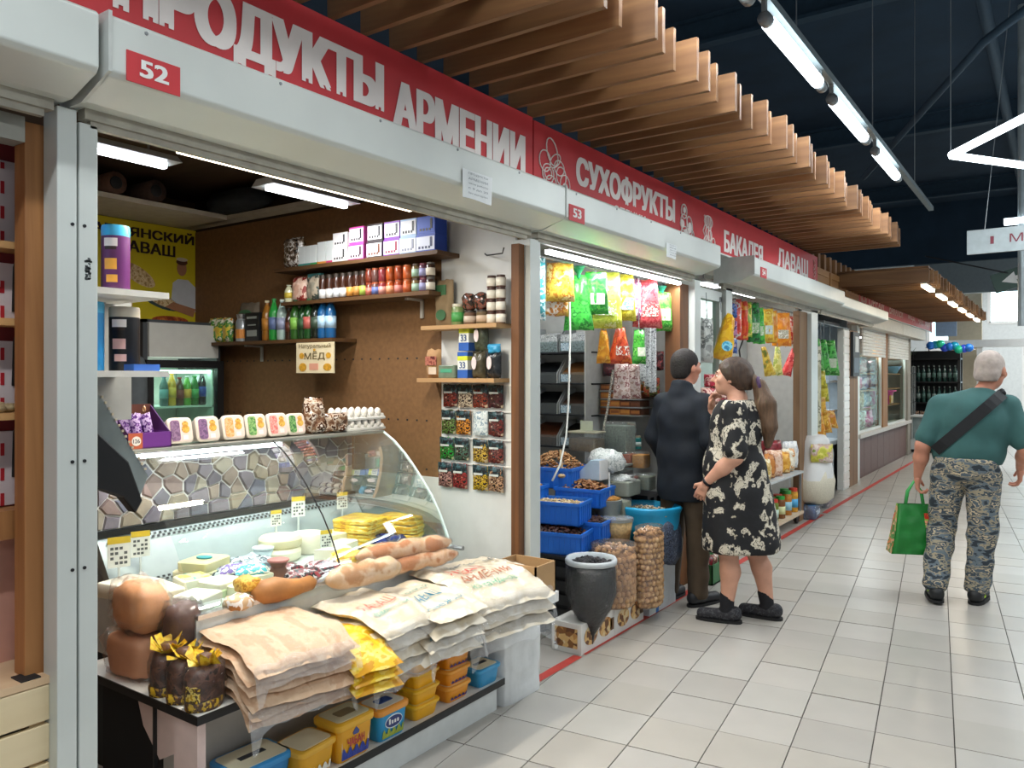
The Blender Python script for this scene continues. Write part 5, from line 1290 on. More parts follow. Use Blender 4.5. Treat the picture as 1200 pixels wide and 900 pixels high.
# ---------------- margarine and cheese tubs on the low shelf
def tub(label, y, x, h, body, lid, top, lab=None, w=.125, L_=.185, z=.138, txt=None, tcol='#b02a3a', bandc=None, oval_c=None, emblem=None, pict=None):
    t = thing('food_tub', label, 'tub', (x, y, z), R(RND.uniform(-4, 4)))
    MB().rbox(-w / 2 + .008, w / 2 - .008, -L_ / 2 + .008, L_ / 2 - .008, 0, h * .86, .022, 0, .90, 4).make('body', mat(body, .35, 0, .03), t, 'auto')
    MB().rbox(-w / 2, w / 2, -L_ / 2, L_ / 2, h * .80, h, .024, 0, 1., 4).make('lid', mat(lid, .35, 0, .03), t, 'auto')
    MB().rbox(-w / 2 + .014, w / 2 - .014, -L_ / 2 + .016, L_ / 2 - .016, h, h + .002, .018, 0, 1., 4).make('lid_panel', mat(top, .4, 0, .05, 8), t)
    xf_ = w / 2 - .0105
    if lab: MB().add([(xf_ - .004, -L_ / 2 + .03, .01), (xf_ - .004, L_ / 2 - .03, .01), (xf_ + .0015, L_ / 2 - .03, h * .78), (xf_ + .0015, -L_ / 2 + .03, h * .78)], [(0, 1, 2, 3)]).make('label', mat(lab, .4, 0, .04), t)
    if bandc:
        b = MB(); n = 16
        lo = [(xf_ - .003, -L_ / 2 + .03 + (L_ - .06) * i / n, .01) for i in range(n + 1)]
        hi = [(xf_ + .0012, q[1], h * (.28 + .09 * math.sin(i * 1.7) + .04 * math.sin(i * 3.1))) for i, q in enumerate(lo)]
        b.add(lo + hi, [(i, i + 1, n + 2 + i, n + 1 + i) for i in range(n)]).make('band', mat(bandc, .4), t)
    if txt: MB().text(txt, (xf_ + .003, -L_ * .22, h * .36), Y_, Z_, L_ * .44, h * .2, 0, .03).make('lettering', mat(tcol, .4), t)
    if emblem: MB().prism([(-.012, h * .6), (.012, h * .6), (.016, h * .66), (.006, h * .74), (0, h * .78), (-.006, h * .74), (-.016, h * .66)], xf_ + .002, xf_ + .0035, 'x').make('emblem', mat('#3a4a8a', .4), t)
    if oval_c:
        MB().prism(ov(0, h * .52, L_ * .27, h * .20), xf_ + .002, xf_ + .0032, 'x').make('oval_rim', mat('#d8e6ea', .4), t); MB().prism(ov(0, h * .52, L_ * .25, h * .165), xf_ + .003, xf_ + .0042, 'x').make('oval', mat(oval_c, .4), t)
        b = MB()
        for i in range(4): b.box(xf_ + .004, xf_ + .005, -L_ * .16 + i * L_ * .085, -L_ * .16 + i * L_ * .085 + L_ * .05, h * .46, h * (.62 if i == 0 else .56))
        b.make('marks', WHITE, t)
    if pict: MB().rbox(-w * .16, w * .16, -L_ * .22, L_ * .22, h + .002, h + .0035, .01).make('lid_print', pict, t)
    return t
DKP = mat('#22262c', .4); GRP = printed(['#3a3c36', '#8a8f80', '#c9ccb8', '#2a2c28'], 40, .4)
t = tub('blue tub with a cream lid and a dark tag, nearest on the shelf', 1.70, -2.285, .115, '#2f86c4', '#3a93d0', '#dcd2b4', w=.17, L_=.235)
MB().box(-.012, .012, -.05, .05, .117, .119).make('lid_tag', DKP, t)
tub('yellow tub with green label, second from the near end', 1.885, -2.225, .115, '#e0a41e', '#e6b038', '#ddd0b0', '#2f7a2a', .15, .18, bandc='#e8e6da')
tub('tall yellow tub with red lettering over a blue wave', 2.06, -2.215, .152, '#e3a21a', '#e8b02e', '#d8d2b4', '#e6e6e8', .15, .19, txt='ЧАБАН', bandc='#2a3f9a', emblem=1, pict=mat('#8a7a5a', .5))
tub('blue tub with an orange lid and a dark blue oval', 2.26, -2.21, .130, '#1f90c4', '#e89a3a', '#d8d4c8', '#1f90c4', .14, .175, oval_c='#1a2c6a', pict=mat('#2a4a8a', .4), bandc='#9aa83a')
for k in range(4):
    tub('plain yellow tub, %s in the stack of four on the low shelf' % ['lowest', 'second', 'third', 'topmost'][k], 2.475, -2.225, .0645, '#e6a814', '#eab424', '#dcc878', w=.145, L_=.16, z=.138 + k * .0645, pict=GRP if k == 3 else None)
for k in range(4):
    tub('orange tub with purple striped label, %s in its stack of four' % ['lowest', 'second', 'third', 'topmost'][k], 2.69, -2.225, .0715, '#e8941c', '#eda23a', '#e0cc9a', '#e6e2e8', .14, .165, .138 + k * .0715, bandc='#3a2f7a', pict=GRP if k == 3 else None)
t = tub('small blue tub with a cream lid at the far end of the shelf', 2.90, -2.215, .085, '#2f90c0', '#3a9acb', '#dcd2b4', '#3f5a34', .14, .165)
MB().box(-.01, .01, -.04, .04, .087, .089).make('lid_tag', DKP, t)
# cardboard box at the end of the counter
t = thing('cardboard_box', 'open cardboard box standing on a white ledge at the counter end', 'box', (-2.06, 3.20, .5), R(0))
b = MB(); b.box(-.22, .02, .08, .088, 0, .15).box(.012, .02, -.09, .088, 0, .15).box(-.22, -.212, -.09, .088, 0, .15).box(-.22, .02, -.09, -.082, 0, .15).box(-.22, .02, -.09, .088, 0, .006); b.make('walls', CARD, t)
t = MB().box(-.45, .03, -.13, .10, -.05, 0).make('white_ledge', mat('#dcdcd8', .5, 0, .04), None, False, (-2.06, 3.20, .5)); tag(t, 'white ledge projecting past the plastered pier', 'ledge')

# ================================================================ bulk food stall (53)
stall_tube(-2.30, 3.62, 5.42, 2.225, 'bright white light strip behind the shutter of the bulk food stall', 20, '#f4f8ff', False, (.96, .98, 1))
area_light('lamp_light', (-.9, .9, .3), .1, 1.4, 13, (.95, .98, 1), (0, 0, 0), bpy.data.objects['stall_lamp.003'])  # extra fill light added inside the stall, apart from the strip
t = thing('hanging_rail', 'thin metal rail carrying the hanging bags of the bulk food stall', 'rail', (-2.46, 3.5, 2.245)); MB().tube([(0, 0, 0), (0, 2.1, 0)], .008, 6).make('rail', GREYM, t)
for y in (.1, 1.05, 2.0): MB().tube([(0, y, 0), (0, y, .38)], .004, 5).make('wire', GREYM, t)
def hung(label, x, y, z0, z1, w, cols, yaw=48, top=.7, band=None, tie=None, th=.09, seed=0, sc=20, name='hanging_bag', up=.0, tilt=0.):
    if name == 'hanging_bag' and y < 5.6 and z0 > 1.8: w *= 1.28; th *= 1.2
    t = thing(name, label, 'bag', (x, y, z0), R(yaw))
    h = z1 - z0
    MB().bag(w, h * (.86 if tie else 1.), th, top=top, seed=seed, nu=10, nv=12, wr=.16, tilt=tilt).make('body', printed(cols, sc, .28, bump=.25), t, True)
    if band:
        M_ = Matrix.Rotation(-tilt, 4, 'Y')
        def g(u, v):
            a = 2 * u - 1
            return (a * w * .27, -th * .52 * (1 - abs(a * .55) ** 3) ** .6 * 1.08, h * (.22 + .26 * v))
        b = MB().grid(g, 6, 3); b.xf(M_).make('label', printed(['#e8e6da', band, '#d8d8c8', band], 34, .3), t, True)
    if tie:
        b = MB().lathe([(w * .12, h * .80), (.012, h * .88), (w * .16, h * .95), (w * .2, h)], 10, wob=.5, seed=seed).make('knot', mat(tie, .35), t, True)
    if up: MB().tube([(0, 0, h), (0, .01, h + up)], .003, 5).make('string', GREYM, t)
    return t
H53 = [
 ('tall pale blue and teal striped packs at the left end of the rail', -2.50, 3.80, 1.88, 2.25, .10, ['#c9dde0', '#3f9aa0', '#dfe8e8', '#4aa0b0'], 48, 1., None, None),
 ('amber yellow pasta bag near the light strip', -2.45, 4.00, 2.0, 2.23, .14, ['#d09a2a', '#e0b84a', '#c07a24', '#e8d28a'], 48, .9, None, None),
 ('white and orange bag below the light strip', -2.52, 4.06, 1.92, 2.10, .13, ['#d8903a', '#e6d8c8', '#c8782a', '#e0b050'], 48, .9, None, None),
 ('big bright green bag tied with a knot at the top', -2.45, 4.22, 1.84, 2.235, .15, ['#35a83a', '#4cc04a', '#2a8a34', '#5fd05a'], 40, .6, None, '#2fa06a'),
 ('green bag with a white printed panel in front of the big green one', -2.37, 4.29, 1.94, 2.20, .13, ['#45b84a', '#2f9a3c', '#60c84e', '#3aa844'], 42, .8, '#cfe0c8', None),
 ('large lime yellow bag in the middle of the rail', -2.46, 4.55, 1.87, 2.235, .21, ['#c9d24a', '#d8dc5a', '#b8c438', '#e2e8a8'], 48, .85, '#9ac050', None),
 ('yellow bag with a blue and white panel beside the lime bag', -2.42, 4.77, 1.93, 2.24, .14, ['#e0d038', '#d0c028', '#e8dc60', '#c8c040'], 48, .75, '#6a9ac0', None),
 ('pink and white striped packet between yellow and red bags', -2.47, 4.98, 1.94, 2.24, .12, ['#c8608a', '#e0d0d8', '#a84a80', '#d890a8'], 48, .9, None, None),
 ('coral red netted bag hanging on the right of the rail', -2.40, 5.10, 1.90, 2.235, .18, ['#d84a50', '#e2646a', '#c93a44', '#e87a78'], 48, .6, '#c8484a', None),
 ('green bag with a teal knot at the right end of the rail', -2.42, 5.38, 1.89, 2.22, .14, ['#4ab83a', '#6ac84a', '#38a034', '#8ad06a'], 48, .8, '#c0d8a0', '#2a9a7a'),
 ('orange red pouch with a printed face hanging in the lower row', -2.40, 4.68, 1.64, 1.88, .17, ['#c8442a', '#d85a30', '#b83a28', '#e07a3a'], 48, .35, '#b03a20', None),
 ('orange pouch half behind the orange red one', -2.46, 4.56, 1.64, 1.86, .10, ['#e09a2a', '#d88a24', '#e8b048', '#c87a20'], 48, .4, None, None),
 ('small green pouch hanging in the lower row', -2.37, 4.90, 1.64, 1.87, .10, ['#3aa83a', '#58c04a', '#2a8a30', '#88d068'], 48, .7, '#d0e0c0', None),
]
for k, (lab, x, y, z0, z1, w, cols, yaw, top, band, tie) in enumerate(H53):
    hung(lab, x, y, z0, z1, w, cols, yaw, top, band, tie, seed=k * 3 + 1, up=max(.01, 2.25 - z1))
SILV = printed(['#6a6e70', '#b8bcbc', '#d8dcdc', '#8a8e90', '#c8caca'], 60, .2, bump=.6)
for k in range(3):
    hung('long silvery strip of sachets hanging below the rail, %s from the left' % ORD[k], -2.46, 5.14 + .09 * k, 1.52 - .04 * k, 1.95, .05, ['#6a6e70', '#b8bcbc', '#d8dcdc', '#8a8e90'], 30, 1., None, None, .03, 80 + k, 60, 'sachet_strip', .3)
for k in range(2):
    hung('clear bag with pink goods hanging under the orange pouches, %s' % ['left', 'right'][k], -2.46, 4.82 + .16 * k, 1.40, 1.64, .12, ['#a88a80', '#c9b8b0', '#8a5a58', '#d8c8c0'], 30, .8, None, None, .06, 90 + k, 24, 'hanging_bag', .61)
# white cable drooping from the ceiling
t = thing('white_cable', 'thin white cable drooping in front of the bulk bins', 'cable', (-2.44, 3.9, 1.2)); MB().tube([(-.02, .22, 1.02), (0, .2, .6), (.0, .18, .2), (.02, .12, .0), (.05, .0, -.16), (.06, -.1, -.24)], .006, 6).make('cable', mat('#d8d8d0', .5), t, True)
t = thing('beaded_cord', 'braided pale cord hanging beside the chocolate boxes', 'cord', (-2.62, 5.0, 1.1)); MB().tube([(0, 0, .5), (-.04, 0, .25), (-.09, 0, 0)], .008, 6).make('cord', printed(['#c8c4b8', '#7a766c', '#d8d4c8'], 90), t)
# bulk bins on the far partition
BINS = [(1.745, ['silver foil sweets', 'silver foil sweets, right'], ['#9a9ca0', '#a8a8ac']), (1.50, ['dark tea', 'golden brown grain'], ['#1d2024', '#8a5a2a']), (1.255, ['black beans', 'dark brown nuts'], ['#17191c', '#4a3020']), (1.0, ['rust coloured raisins', 'black seeds'], ['#6a3a20', '#1a1a1c'])]
for r, (z, nms, cs_) in enumerate(BINS):
    t = thing('bin_shelf', 'black shelf board under the bulk bins, %s from the top' % ORD[r], 'shelf', (-3.85, 5.59, z - .012)); MB().box(0, .9, -.30, 0, 0, .012).make('board', DARK, t)
    for c in range(3):
        x0 = -3.86 + c * .295
        nm = (nms[c - 1] if c else 'goods') ; colr = cs_[c - 1] if c else '#3a302a'
        t = thing('bulk_bin', 'clear fronted bulk bin of %s, %s row%s' % (nm, ORD[r], '' if c else ', half behind the white post'), 'bin', (x0, 5.58, z))
        w = .28
        for q in (0, w - .006): MB().prism([(-.26, 0), (0, 0), (0, .20), (-.14, .20), (-.26, .08)], q, q + .006, 'x').make('side_panel', mat('#c4c8c8' if r else '#8f9496', .4), t)
        MB().box(.006, w - .006, -.262, -.256, 0, .085).make('front_panel', clear('#e8f0f0', .06, .1, .05, 0, 'bin front'), t)
        MB().box(.02, .02 + w * .32, -.266, -.262, .01, .07).make('price_label', printed(['#7a9cb0', '#c8d8e0', '#5a7c94'], 60, .5), t)
        m_ = SILV if r == 0 else mat(colr, .6, 0, .35, 90, .5)
        MB().prism([(-.25, .002), (-.01, .002), (-.01, .17), (-.10, .15), (-.25, .065 if r else .14)], .008, w - .008, 'x').make('contents', m_, t)
    if r == 0: pass
struct(MB().box(-2.97, -2.96, 5.2, 5.6, .9, 2.2).make('wall_bin_side', mat('#c0c2c0', .6)), 'white divider right of the bulk bins')
CHOC = ['#6a3a20', '#8a4f28', '#a8662e', '#5a3018', '#c08038']
for r in range(4):
    for c in range(4):
        t = thing('chocolate_box', 'brown chocolate box on the back rack, row %s from the top, %s from the left' % (ORD[r], ORD[c]), 'box', (-2.94 + c * .085, 5.40, 1.26 + (3 - r) * .062), 0, 'brown boxes on the back rack')
        MB().box(0, .082, 0, .16, 0, .045).make('body', mat(CHOC[(r * 2 + c * 3) % 5], .4, 0, .1), t); MB().box(.006, .076, -.001, 0, .012, .033).make('name_strip', mat(CHOC[(r * 2 + c * 3 + 2) % 5], .4), t)
    tt = thing('rack_board', 'thin dark board under the chocolate boxes, row %s from the top' % ORD[r], 'shelf', (-2.95, 5.39, 1.25 + (3 - r) * .062)); MB().box(0, .37, 0, .2, 0, .008).make('board', mat('#8a8c8a', .5), tt)
for k, (x, z, w, h, cols, nm) in enumerate(((-2.88, 1.555, .14, .12, ['#2a2a30', '#6a2a34', '#3a3a40', '#8a3a40'], 'dark red'), (-2.70, 1.555, .15, .13, ['#4a1c20', '#8a3038', '#2a1a1c', '#a84048'], 'crimson'), (-2.52, 1.6, .16, .14, ['#5a2428', '#3a2a2c', '#9a4a4a', '#2a2022'], 'maroon'), (-2.54, 1.4, .14, .14, ['#4a2a20', '#a84a30', '#6a7a3a', '#3a2418'], 'rust'))):
    o = MB().bag(w, h, .08, seed=k + 100).make('sweet_bag', printed(cols, 30, .3), None, True, (x, 5.46, z)); tag(o, '%s printed bag of sweets on the back rack' % nm, 'bag')
# tubs, jars and pouches in the middle of the stall
def clear_box(label, x, y, z, w, d, h, fill, lid='#c9ccc4', fillh=.7, cat='container'):
    t = thing('clear_container', label, cat, (x, y, z))
    MB().rbox(-w / 2 + .004, w / 2 - .004, -d / 2 + .004, d / 2 - .004, .002, h * fillh, .012).make('contents', fill, t)
    MB().rbox(-w / 2, w / 2, -d / 2, d / 2, 0, h, .014).make('walls', clear('#eef4f0', .10, .12, .08, .2, 'clear box'), t, 'auto')
    if lid: MB().rbox(-w / 2 - .004, w / 2 + .004, -d / 2 - .004, d / 2 + .004, h, h + .012, .014).make('lid', mat(lid, .4), t)
    return t
def box_table(label, x0, x1, y0, y1, z, m):
    t = thing('crate_stack', label, 'crate', (x0, y0, 0))
    MB().box(0, x1 - x0, 0, y1 - y0, z - .02, z).make('top', m, t)
    b = MB()
    for k in range(5):
        zz = .02 + k * (z - .06) / 5
        b.box(0, x1 - x0, 0, .012, zz, zz + (z - .06) / 5 * .7).box(x1 - x0 - .012, x1 - x0, 0, y1 - y0, zz, zz + (z - .06) / 5 * .7)
    for q in ((0, .03), ((x1 - x0) / 2 - .015, (x1 - x0) / 2 + .015), (x1 - x0 - .03, x1 - x0)): b.box(q[0], q[1], -.004, .02, 0, z - .02)
    for q in ((0, .03), ((y1 - y0) / 2 - .015, (y1 - y0) / 2 + .015), (y1 - y0 - .03, y1 - y0)): b.box(x1 - x0 - .02, x1 - x0 + .004, q[0], q[1], 0, z - .02)
    b.make('lattice', m, t); MB().box(.02, x1 - x0 - .02, .02, y1 - y0 - .02, .01, z - .03).make('core', mat('#0c0d0e', .8), t)
    return t
BLKP = mat('#17181b', .5, 0, .1)
box_table('black lattice crate stack carrying the front blue trays', -2.80, -2.375, 4.02, 4.52, .475, BLKP)
box_table('taller black crate stack carrying the rear blue trays', -3.10, -2.60, 4.54, 5.12, .60, BLKP)
box_table('black crate stack below the clear tubs at the back', -3.10, -2.42, 5.14, 5.38, .70, BLKP)
def heap(b, cx, cy, z, rx, ry, h, n, size, rnd, asp=(1., .75, .6)):
    """a mound of single nuts: a cheap eight-sided body each"""
    for k in range(n):
        while True:
            u, v = rnd.uniform(-1, 1), rnd.uniform(-1, 1)
            if max(abs(u), abs(v)) < 1: break
        r2 = max(abs(u), abs(v))
        zz = z + h * max(0., 1 - r2 ** 2) + rnd.uniform(-.3, .5) * size
        s_ = size * rnd.uniform(.8, 1.15); a = rnd.uniform(0, 3.14)
        c, s = math.cos(a), math.sin(a); X, Y, Z = s_ * asp[0], s_ * asp[1], s_ * asp[2]; ti = rnd.uniform(-.5, .5)
        vs = []
        for (px, py, pz) in ((1, 0, 0), (.5, .8, 0), (-.5, .8, 0), (-1, 0, 0), (-.5, -.8, 0), (.5, -.8, 0), (0, 0, .9), (0, 0, -.9)):
            x, y_, z_ = px * X, py * Y, pz * Z + px * X * ti
            vs.append((cx + u * rx + x * c - y_ * s, cy + v * ry + x * s + y_ * c, zz + z_))
        b.add(vs, [(i, (i + 1) % 6, 6) for i in range(6)] + [((i + 1) % 6, i, 7) for i in range(6)], k % 3)
    return b
def nutm(a, b_, c): return [mat(a, .6, 0, .15, 60), mat(b_, .6, 0, .15, 60), mat(c, .6, 0, .15, 60)]
ALM = nutm('#8a5a34', '#9c6a3e', '#b58454'); PIS = nutm('#c9b28a', '#d6c29c', '#b89c70'); DATE = nutm('#3a1c16', '#54281c', '#2a1410'); PEA = nutm('#a87848', '#96683c', '#bd8f5e'); WAL = nutm('#c09a6e', '#cfab80', '#b28c60')
BLUE = mat('#2572d6', .4, 0, .08, 6)
def tray(label, x, y, z, w, d, h, nuts, n, size, mound, rz=0., seed=1, m=BLUE, tilt=0.):
    t = thing('nut_tray', label, 'tray', (x, y, z), R(rz))
    k = .006
    b = MB(); b.box(-w / 2, w / 2, -d / 2, -d / 2 + k, 0, h).box(-w / 2, w / 2, d / 2 - k, d / 2, 0, h).box(-w / 2, -w / 2 + k, -d / 2, d / 2, 0, h).box(w / 2 - k, w / 2, -d / 2, d / 2, 0, h).box(-w / 2, w / 2, -d / 2, d / 2, 0, .006)
    b.box(-w / 2 - .008, w / 2 + .008, -d / 2 - .008, -d / 2, h - .02, h).box(w / 2, w / 2 + .008, -d / 2, d / 2, h - .02, h).box(-w / 2 - .008, -w / 2, -d / 2, d / 2, h - .02, h).box(-w / 2, w / 2, d / 2, d / 2 + .008, h - .02, h)
    for q in range(int(w / .035)): b.box(-w / 2 + .012 + q * .035, -w / 2 + .022 + q * .035, -d / 2 - .004, -d / 2, .008, h - .02)
    for q in range(int(d / .035)): b.box(w / 2, w / 2 + .004, -d / 2 + .012 + q * .035, -d / 2 + .022 + q * .035, .008, h - .02)
    b.make('tray', m, t)
    o = heap(MB().box(-w / 2 + k, w / 2 - k, -d / 2 + k, d / 2 - k, .006, h * .78, 1), 0, 0, h * .80, w / 2 - size, d / 2 - size, mound, n, size, random.Random(seed)).make('nuts', nuts, t); o['kind'] = 'stuff'
    return t
tray('blue tray of dark dates at the front, lowest of the blue trays', -2.60, 4.175, .476, .44, .28, .13, DATE, 240, .017, .03, 12, 1)
tray('blue tray of dark dates behind the lowest one, right', -2.50, 4.42, .520, .28, .24, .12, DATE, 160, .017, .03, 8, 2)
tray('blue tray of pale pistachios above the date trays', -2.66, 4.27, .63, .42, .24, .14, PIS, 260, .012, .02, 10, 3)
tray('blue tray of mixed almonds right of the pistachios', -2.61, 4.58, .70, .32, .26, .12, ALM, 260, .013, .06, 6, 4)
tray('blue tray heaped with brown walnut halves at the back', -2.86, 4.62, .80, .36, .30, .14, PEA, 330, .016, .12, 6, 5)
tray('blue tray of brown nuts half hidden by the white post', -2.92, 4.28, .70, .28, .24, .14, PEA, 200, .016, .05, 6, 6)
t = thing('scoop', 'pale wooden scoop stuck in the walnut heap', 'scoop', (-2.74, 4.50, .90)); MB().tube([(0, 0, 0), (-.03, .02, .16)], [.012, .007], 8).make('handle', mat('#c9a87a', .6), t); MB().blob((.005, -.01, -.01), (.03, .03, .016)).make('bowl', mat('#c9a87a', .6), t, True)
clear_box('clear box of brown nuts with a small white card on top', -2.79, 4.92, 1.02, .22, .16, .13, mat('#7a6448', .7, 0, .3, 60, .4), '#b0ac94')
o = MB().box(-.05, .05, -.004, .004, 0, .07).make('price_card', mat('#c9d0b8', .6), None, False, (-2.78, 4.90, 1.166)); tag(o, 'white price card on the clear nut box', 'card')
clear_box('tall grey clear tub of green seeds', -2.66, 5.17, .96, .20, .16, .26, mat('#7a847a', .6, 0, .3, 80, .4), None, .9)
clear_box('lower clear tub behind the white tissue pile', -2.62, 5.02, .80, .22, .18, .12, mat('#5a5f5a', .6, 0, .2, 40), '#8a9088')
o = MB().blob((0, 0, .07), (.12, .09, .08), .8, .8, 18, 10, .45, 14, 4).make('sweets_pile', printed(['#d8dcd8', '#eef0ec', '#b0b8b4', '#e2e6e2'], 40, .4, bump=.6), None, True, (-2.58, 4.82, .90)); tag(o, 'heap of white wrapped sweets', 'sweets', None, 'stuff')
t = thing('sloped_carton', 'white and pale blue carton with cut away front', 'carton', (-2.60, 4.68, .86)); MB().prism([(-.08, 0), (.08, 0), (.08, .13), (.0, .13), (-.08, .05)], -.05, .05, 'y').make('body', mat('#bcd0e0', .5, 0, .08), t); MB().box(.07, .082, -.052, .052, 0, .13).make('edge', WHITE, t)
t = thing('white_bowl', 'low white tray of white sweets before the man', 'tray', (-2.52, 4.88, .74)); MB().rbox(-.13, .13, -.1, .1, 0, .10, .02).make('tray', mat('#8a8f84', .5), t); MB().blob((0, 0, .1), (.12, .09, .035), .8, .7, 16, 8, .5, 16, 8).make('sweets', printed(['#e6e8e4', '#c8ccc8', '#f2f2ee'], 50, .4, bump=.5), t, True)
for k, (x, y, z, w, c, nm) in enumerate(((-2.58, 5.14, .90, .12, '#c85a2a', 'orange'), (-2.47, 5.14, .90, .10, '#d8902a', 'amber'), (-2.50, 5.0, .76, .16, '#8a3a2c', 'brick red'), (-2.40, 5.06, .76, .12, '#7a7a6a', 'olive grey'), (-2.46, 4.78, .62, .14, '#c9c4b0', 'cream'))):
    clear_box('small clear container of %s spice beside the man' % nm, x, y, z, w, .12, .11, mat(c, .7, 0, .2, 70, .3), None, .85)
for k, (x, c, nm) in enumerate(((-2.745, '#2a8a8a', 'teal'), (-2.655, '#34a09a', 'second teal'), (-2.70, '#8a3a2a', 'red'))):
    jar('small_jar', '%s small jar on the back ledge behind the tubs' % nm, (x, 5.45, 1.0 + .1 * (k == 2)), .036, .10, mat(c, .4, 0, .15), mat('#c0b49a', .4), mat('#cfe0dc', .5))
t = thing('plastic_pail', 'white pail of golden dried fruit between trays and blue sack', 'pail', (-2.48, 4.66, .58)); MB().lathe([(.07, 0), (.095, .15), (.10, .155)], 18).make('pail', mat('#8f938c', .4), t, 'auto'); MB().blob((0, 0, .15), (.085, .085, .03), 1, 1, 14, 8, .4, 14, 3).make('fruit', mat('#b07a2c', .6, 0, .35, 50, .4), t, True)
t = thing('clear_tub', 'round clear tub of beige flakes above the walnut sack', 'tub', (-2.36, 4.56, .49)); MB().lathe([(.08, 0), (.10, .13)], 18).make('contents', mat('#b89a6a', .7, 0, .3, 60, .3), t, True); MB().lathe([(.105, .13), (.105, .15), (0, .155)], 18).make('lid', clear('#cfe0e8', .25, .15, .1), t)
o = MB().lathe([(.008, 0), (.005, .22)], 8).make('white_stick', WHITE, None, False, (-2.46, 4.64, .70)); tag(o, 'thin white scoop handle standing in the pail', 'scoop')

# front row on the floor: printed nut boxes, the prune sack, walnut nets, the turquoise sack
NUTP = printed(['#8a5a2c', '#c08a4a', '#d8b070', '#6a4020', '#e0c898'], 34, .45, 'voronoi')
for k in range(2):
    t = thing('nut_carton', 'white carton printed with nut pictures, %s of two on the floor' % ['near one', 'far one'][k], 'carton', (-2.385, 3.80 + k * .40, 0), 0)
    MB().box(0, .195, 0, .395, 0, .168).make('body', mat('#dcd9d2', .6, 0, .03), t, bevel=.002)
    for q in range(2):
        MB().prism(ov(.11 + .175 * q, .088, .078, .055), .1955, .197, 'x').make('picture', NUTP, t)
    MB().box(.02, .17, -.0015, 0, .03, .14).make('picture', NUTP, t)
    MB().box(.196, .197, .34, .385, .05, .12).make('print', mat('#6a4a2a', .6), t)
t = thing('prune_sack', 'clear sack of black prunes with a rolled white rim on the nut carton', 'sack', (-2.20, 3.93, .05))
MB().lathe([(.012, -.02), (.02, .03), (.06, .10), (.115, .18), (.138, .27), (.14, .40), (.135, .455), (.12, .44), (0, .435)], 22, wob=.10, seed=2).make('sack', mat('#131416', .4, 0, .5, 50, .9), t, True)
MB().lathe([(.13, .435), (.148, .44), (.15, .46), (.143, .472), (.128, .468), (.118, .44)], 22, wob=.06, seed=4, caps=False).make('rim', mat('#b8bec0', .35, 0, .08), t, True)
MB().lathe([(.018, -.01), (.03, .03), (.068, .10), (.122, .18), (.144, .27), (.146, .44)], 22, wob=.12, seed=2).make('film', FILM, t, True)
o = heap(MB(), 0, 0, .445, .085, .085, .015, 90, .016, random.Random(5)).make('prunes', nutm('#141214', '#221a1c', '#0e0c0e'), t); o['kind'] = 'stuff'
def nut_sack(label, x, y, z, rx, ry, h, seed, rz=0.):
    t = thing('walnut_sack', label, 'sack', (x, y, z), R(rz))
    MB().lathe([(.9, 0), (1., .05), (1., h * .9), (.9, h)], 20, sx=rx * .92, sy=ry * .92).make('inner', mat('#94704e', .8, 0, .2), t, True)
    rnd = random.Random(seed); b = MB()
    rows_ = int(h / .034)
    for r in range(rows_):
        n = int(2 * math.pi * max(rx, ry) / .037)
        for q in range(n):
            a = 2 * math.pi * (q + .5 * (r % 2)) / n + rnd.uniform(-.06, .06)
            k = .93 if r in (0,) else 1.
            s_ = rnd.uniform(.016, .020)
            b.blob((rx * k * .93 * math.cos(a), ry * k * .93 * math.sin(a), .02 + r * .034 + rnd.uniform(-.005, .005)), (s_, s_, s_ * 1.05), 1, 1, 7, 5, 0, 1, 0, rnd.randrange(3))
    heap(b, 0, 0, h, rx * .75, ry * .75, .035, 50, .020, rnd, (1, .9, .9))
    o = b.make('walnuts', WAL, t, True); o['kind'] = 'stuff'
    MB().lathe([(.96, 0), (1.06, .06), (1.06, h * .9), (1.02, h + .03), (1.05, h + .05)], 22, sx=rx, sy=ry, wob=.06, seed=seed).make('film', clear('#fff4e6', .08, .10, .2, .5, 'net film'), t, True)
    return t
nut_sack('clear sack of round walnuts standing on the nut cartons, left', -2.235, 4.27, .17, .13, .135, .32, 3)
nut_sack('taller clear sack of walnuts hanging over the tape, right', -2.155, 4.60, .10, .075, .12, .45, 4)
t = thing('drink_carton', 'white carton with a blue stripe on the floor behind the walnut sacks', 'carton', (-2.38, 4.66, 0)); MB().box(0, .20, 0, .42, 0, .30).make('body', mat('#cfd3d4', .6), t); MB().box(.2, .2015, .10, .14, 0, .3).make('blue_stripe', mat('#2a6ab0', .5), t)
o = MB().blob((0, 0, .16), (.13, .16, .17), .7, .8, 18, 12, .2, 9, 4).make('netted_sack', printed(['#2a3244', '#4a566c', '#1c2230', '#6a7488'], 40, .4, bump=.4), None, True, (-2.22, 4.92, .29)); tag(o, 'dark blue netted sack under the turquoise sack', 'sack')
t = thing('turquoise_sack', 'turquoise plastic sack open at the top showing seeds', 'sack', (-2.33, 4.92, .44), R(10))
MB().lathe([(.16, .0), (.215, .05), (.225, .11), (.215, .19), (.225, .225), (.21, .24), (.19, .215), (.19, .18)], 26, sx=1.05, sy=.85, wob=.14, seed=6).make('sack', mat('#1f98c4', .4, 0, .1, 8, .2), t, True)
MB().lathe([(.20, .165), (.12, .20), (0, .215)], 24, sx=1.05, sy=.85).make('seed_bed', mat('#8a7a5a', .7), t)
o = heap(MB(), 0, 0, .185, .17, .13, .04, 260, .009, random.Random(8)).make('seeds', nutm('#b8a888', '#9a8866', '#d0c4a8'), t); o['kind'] = 'stuff'

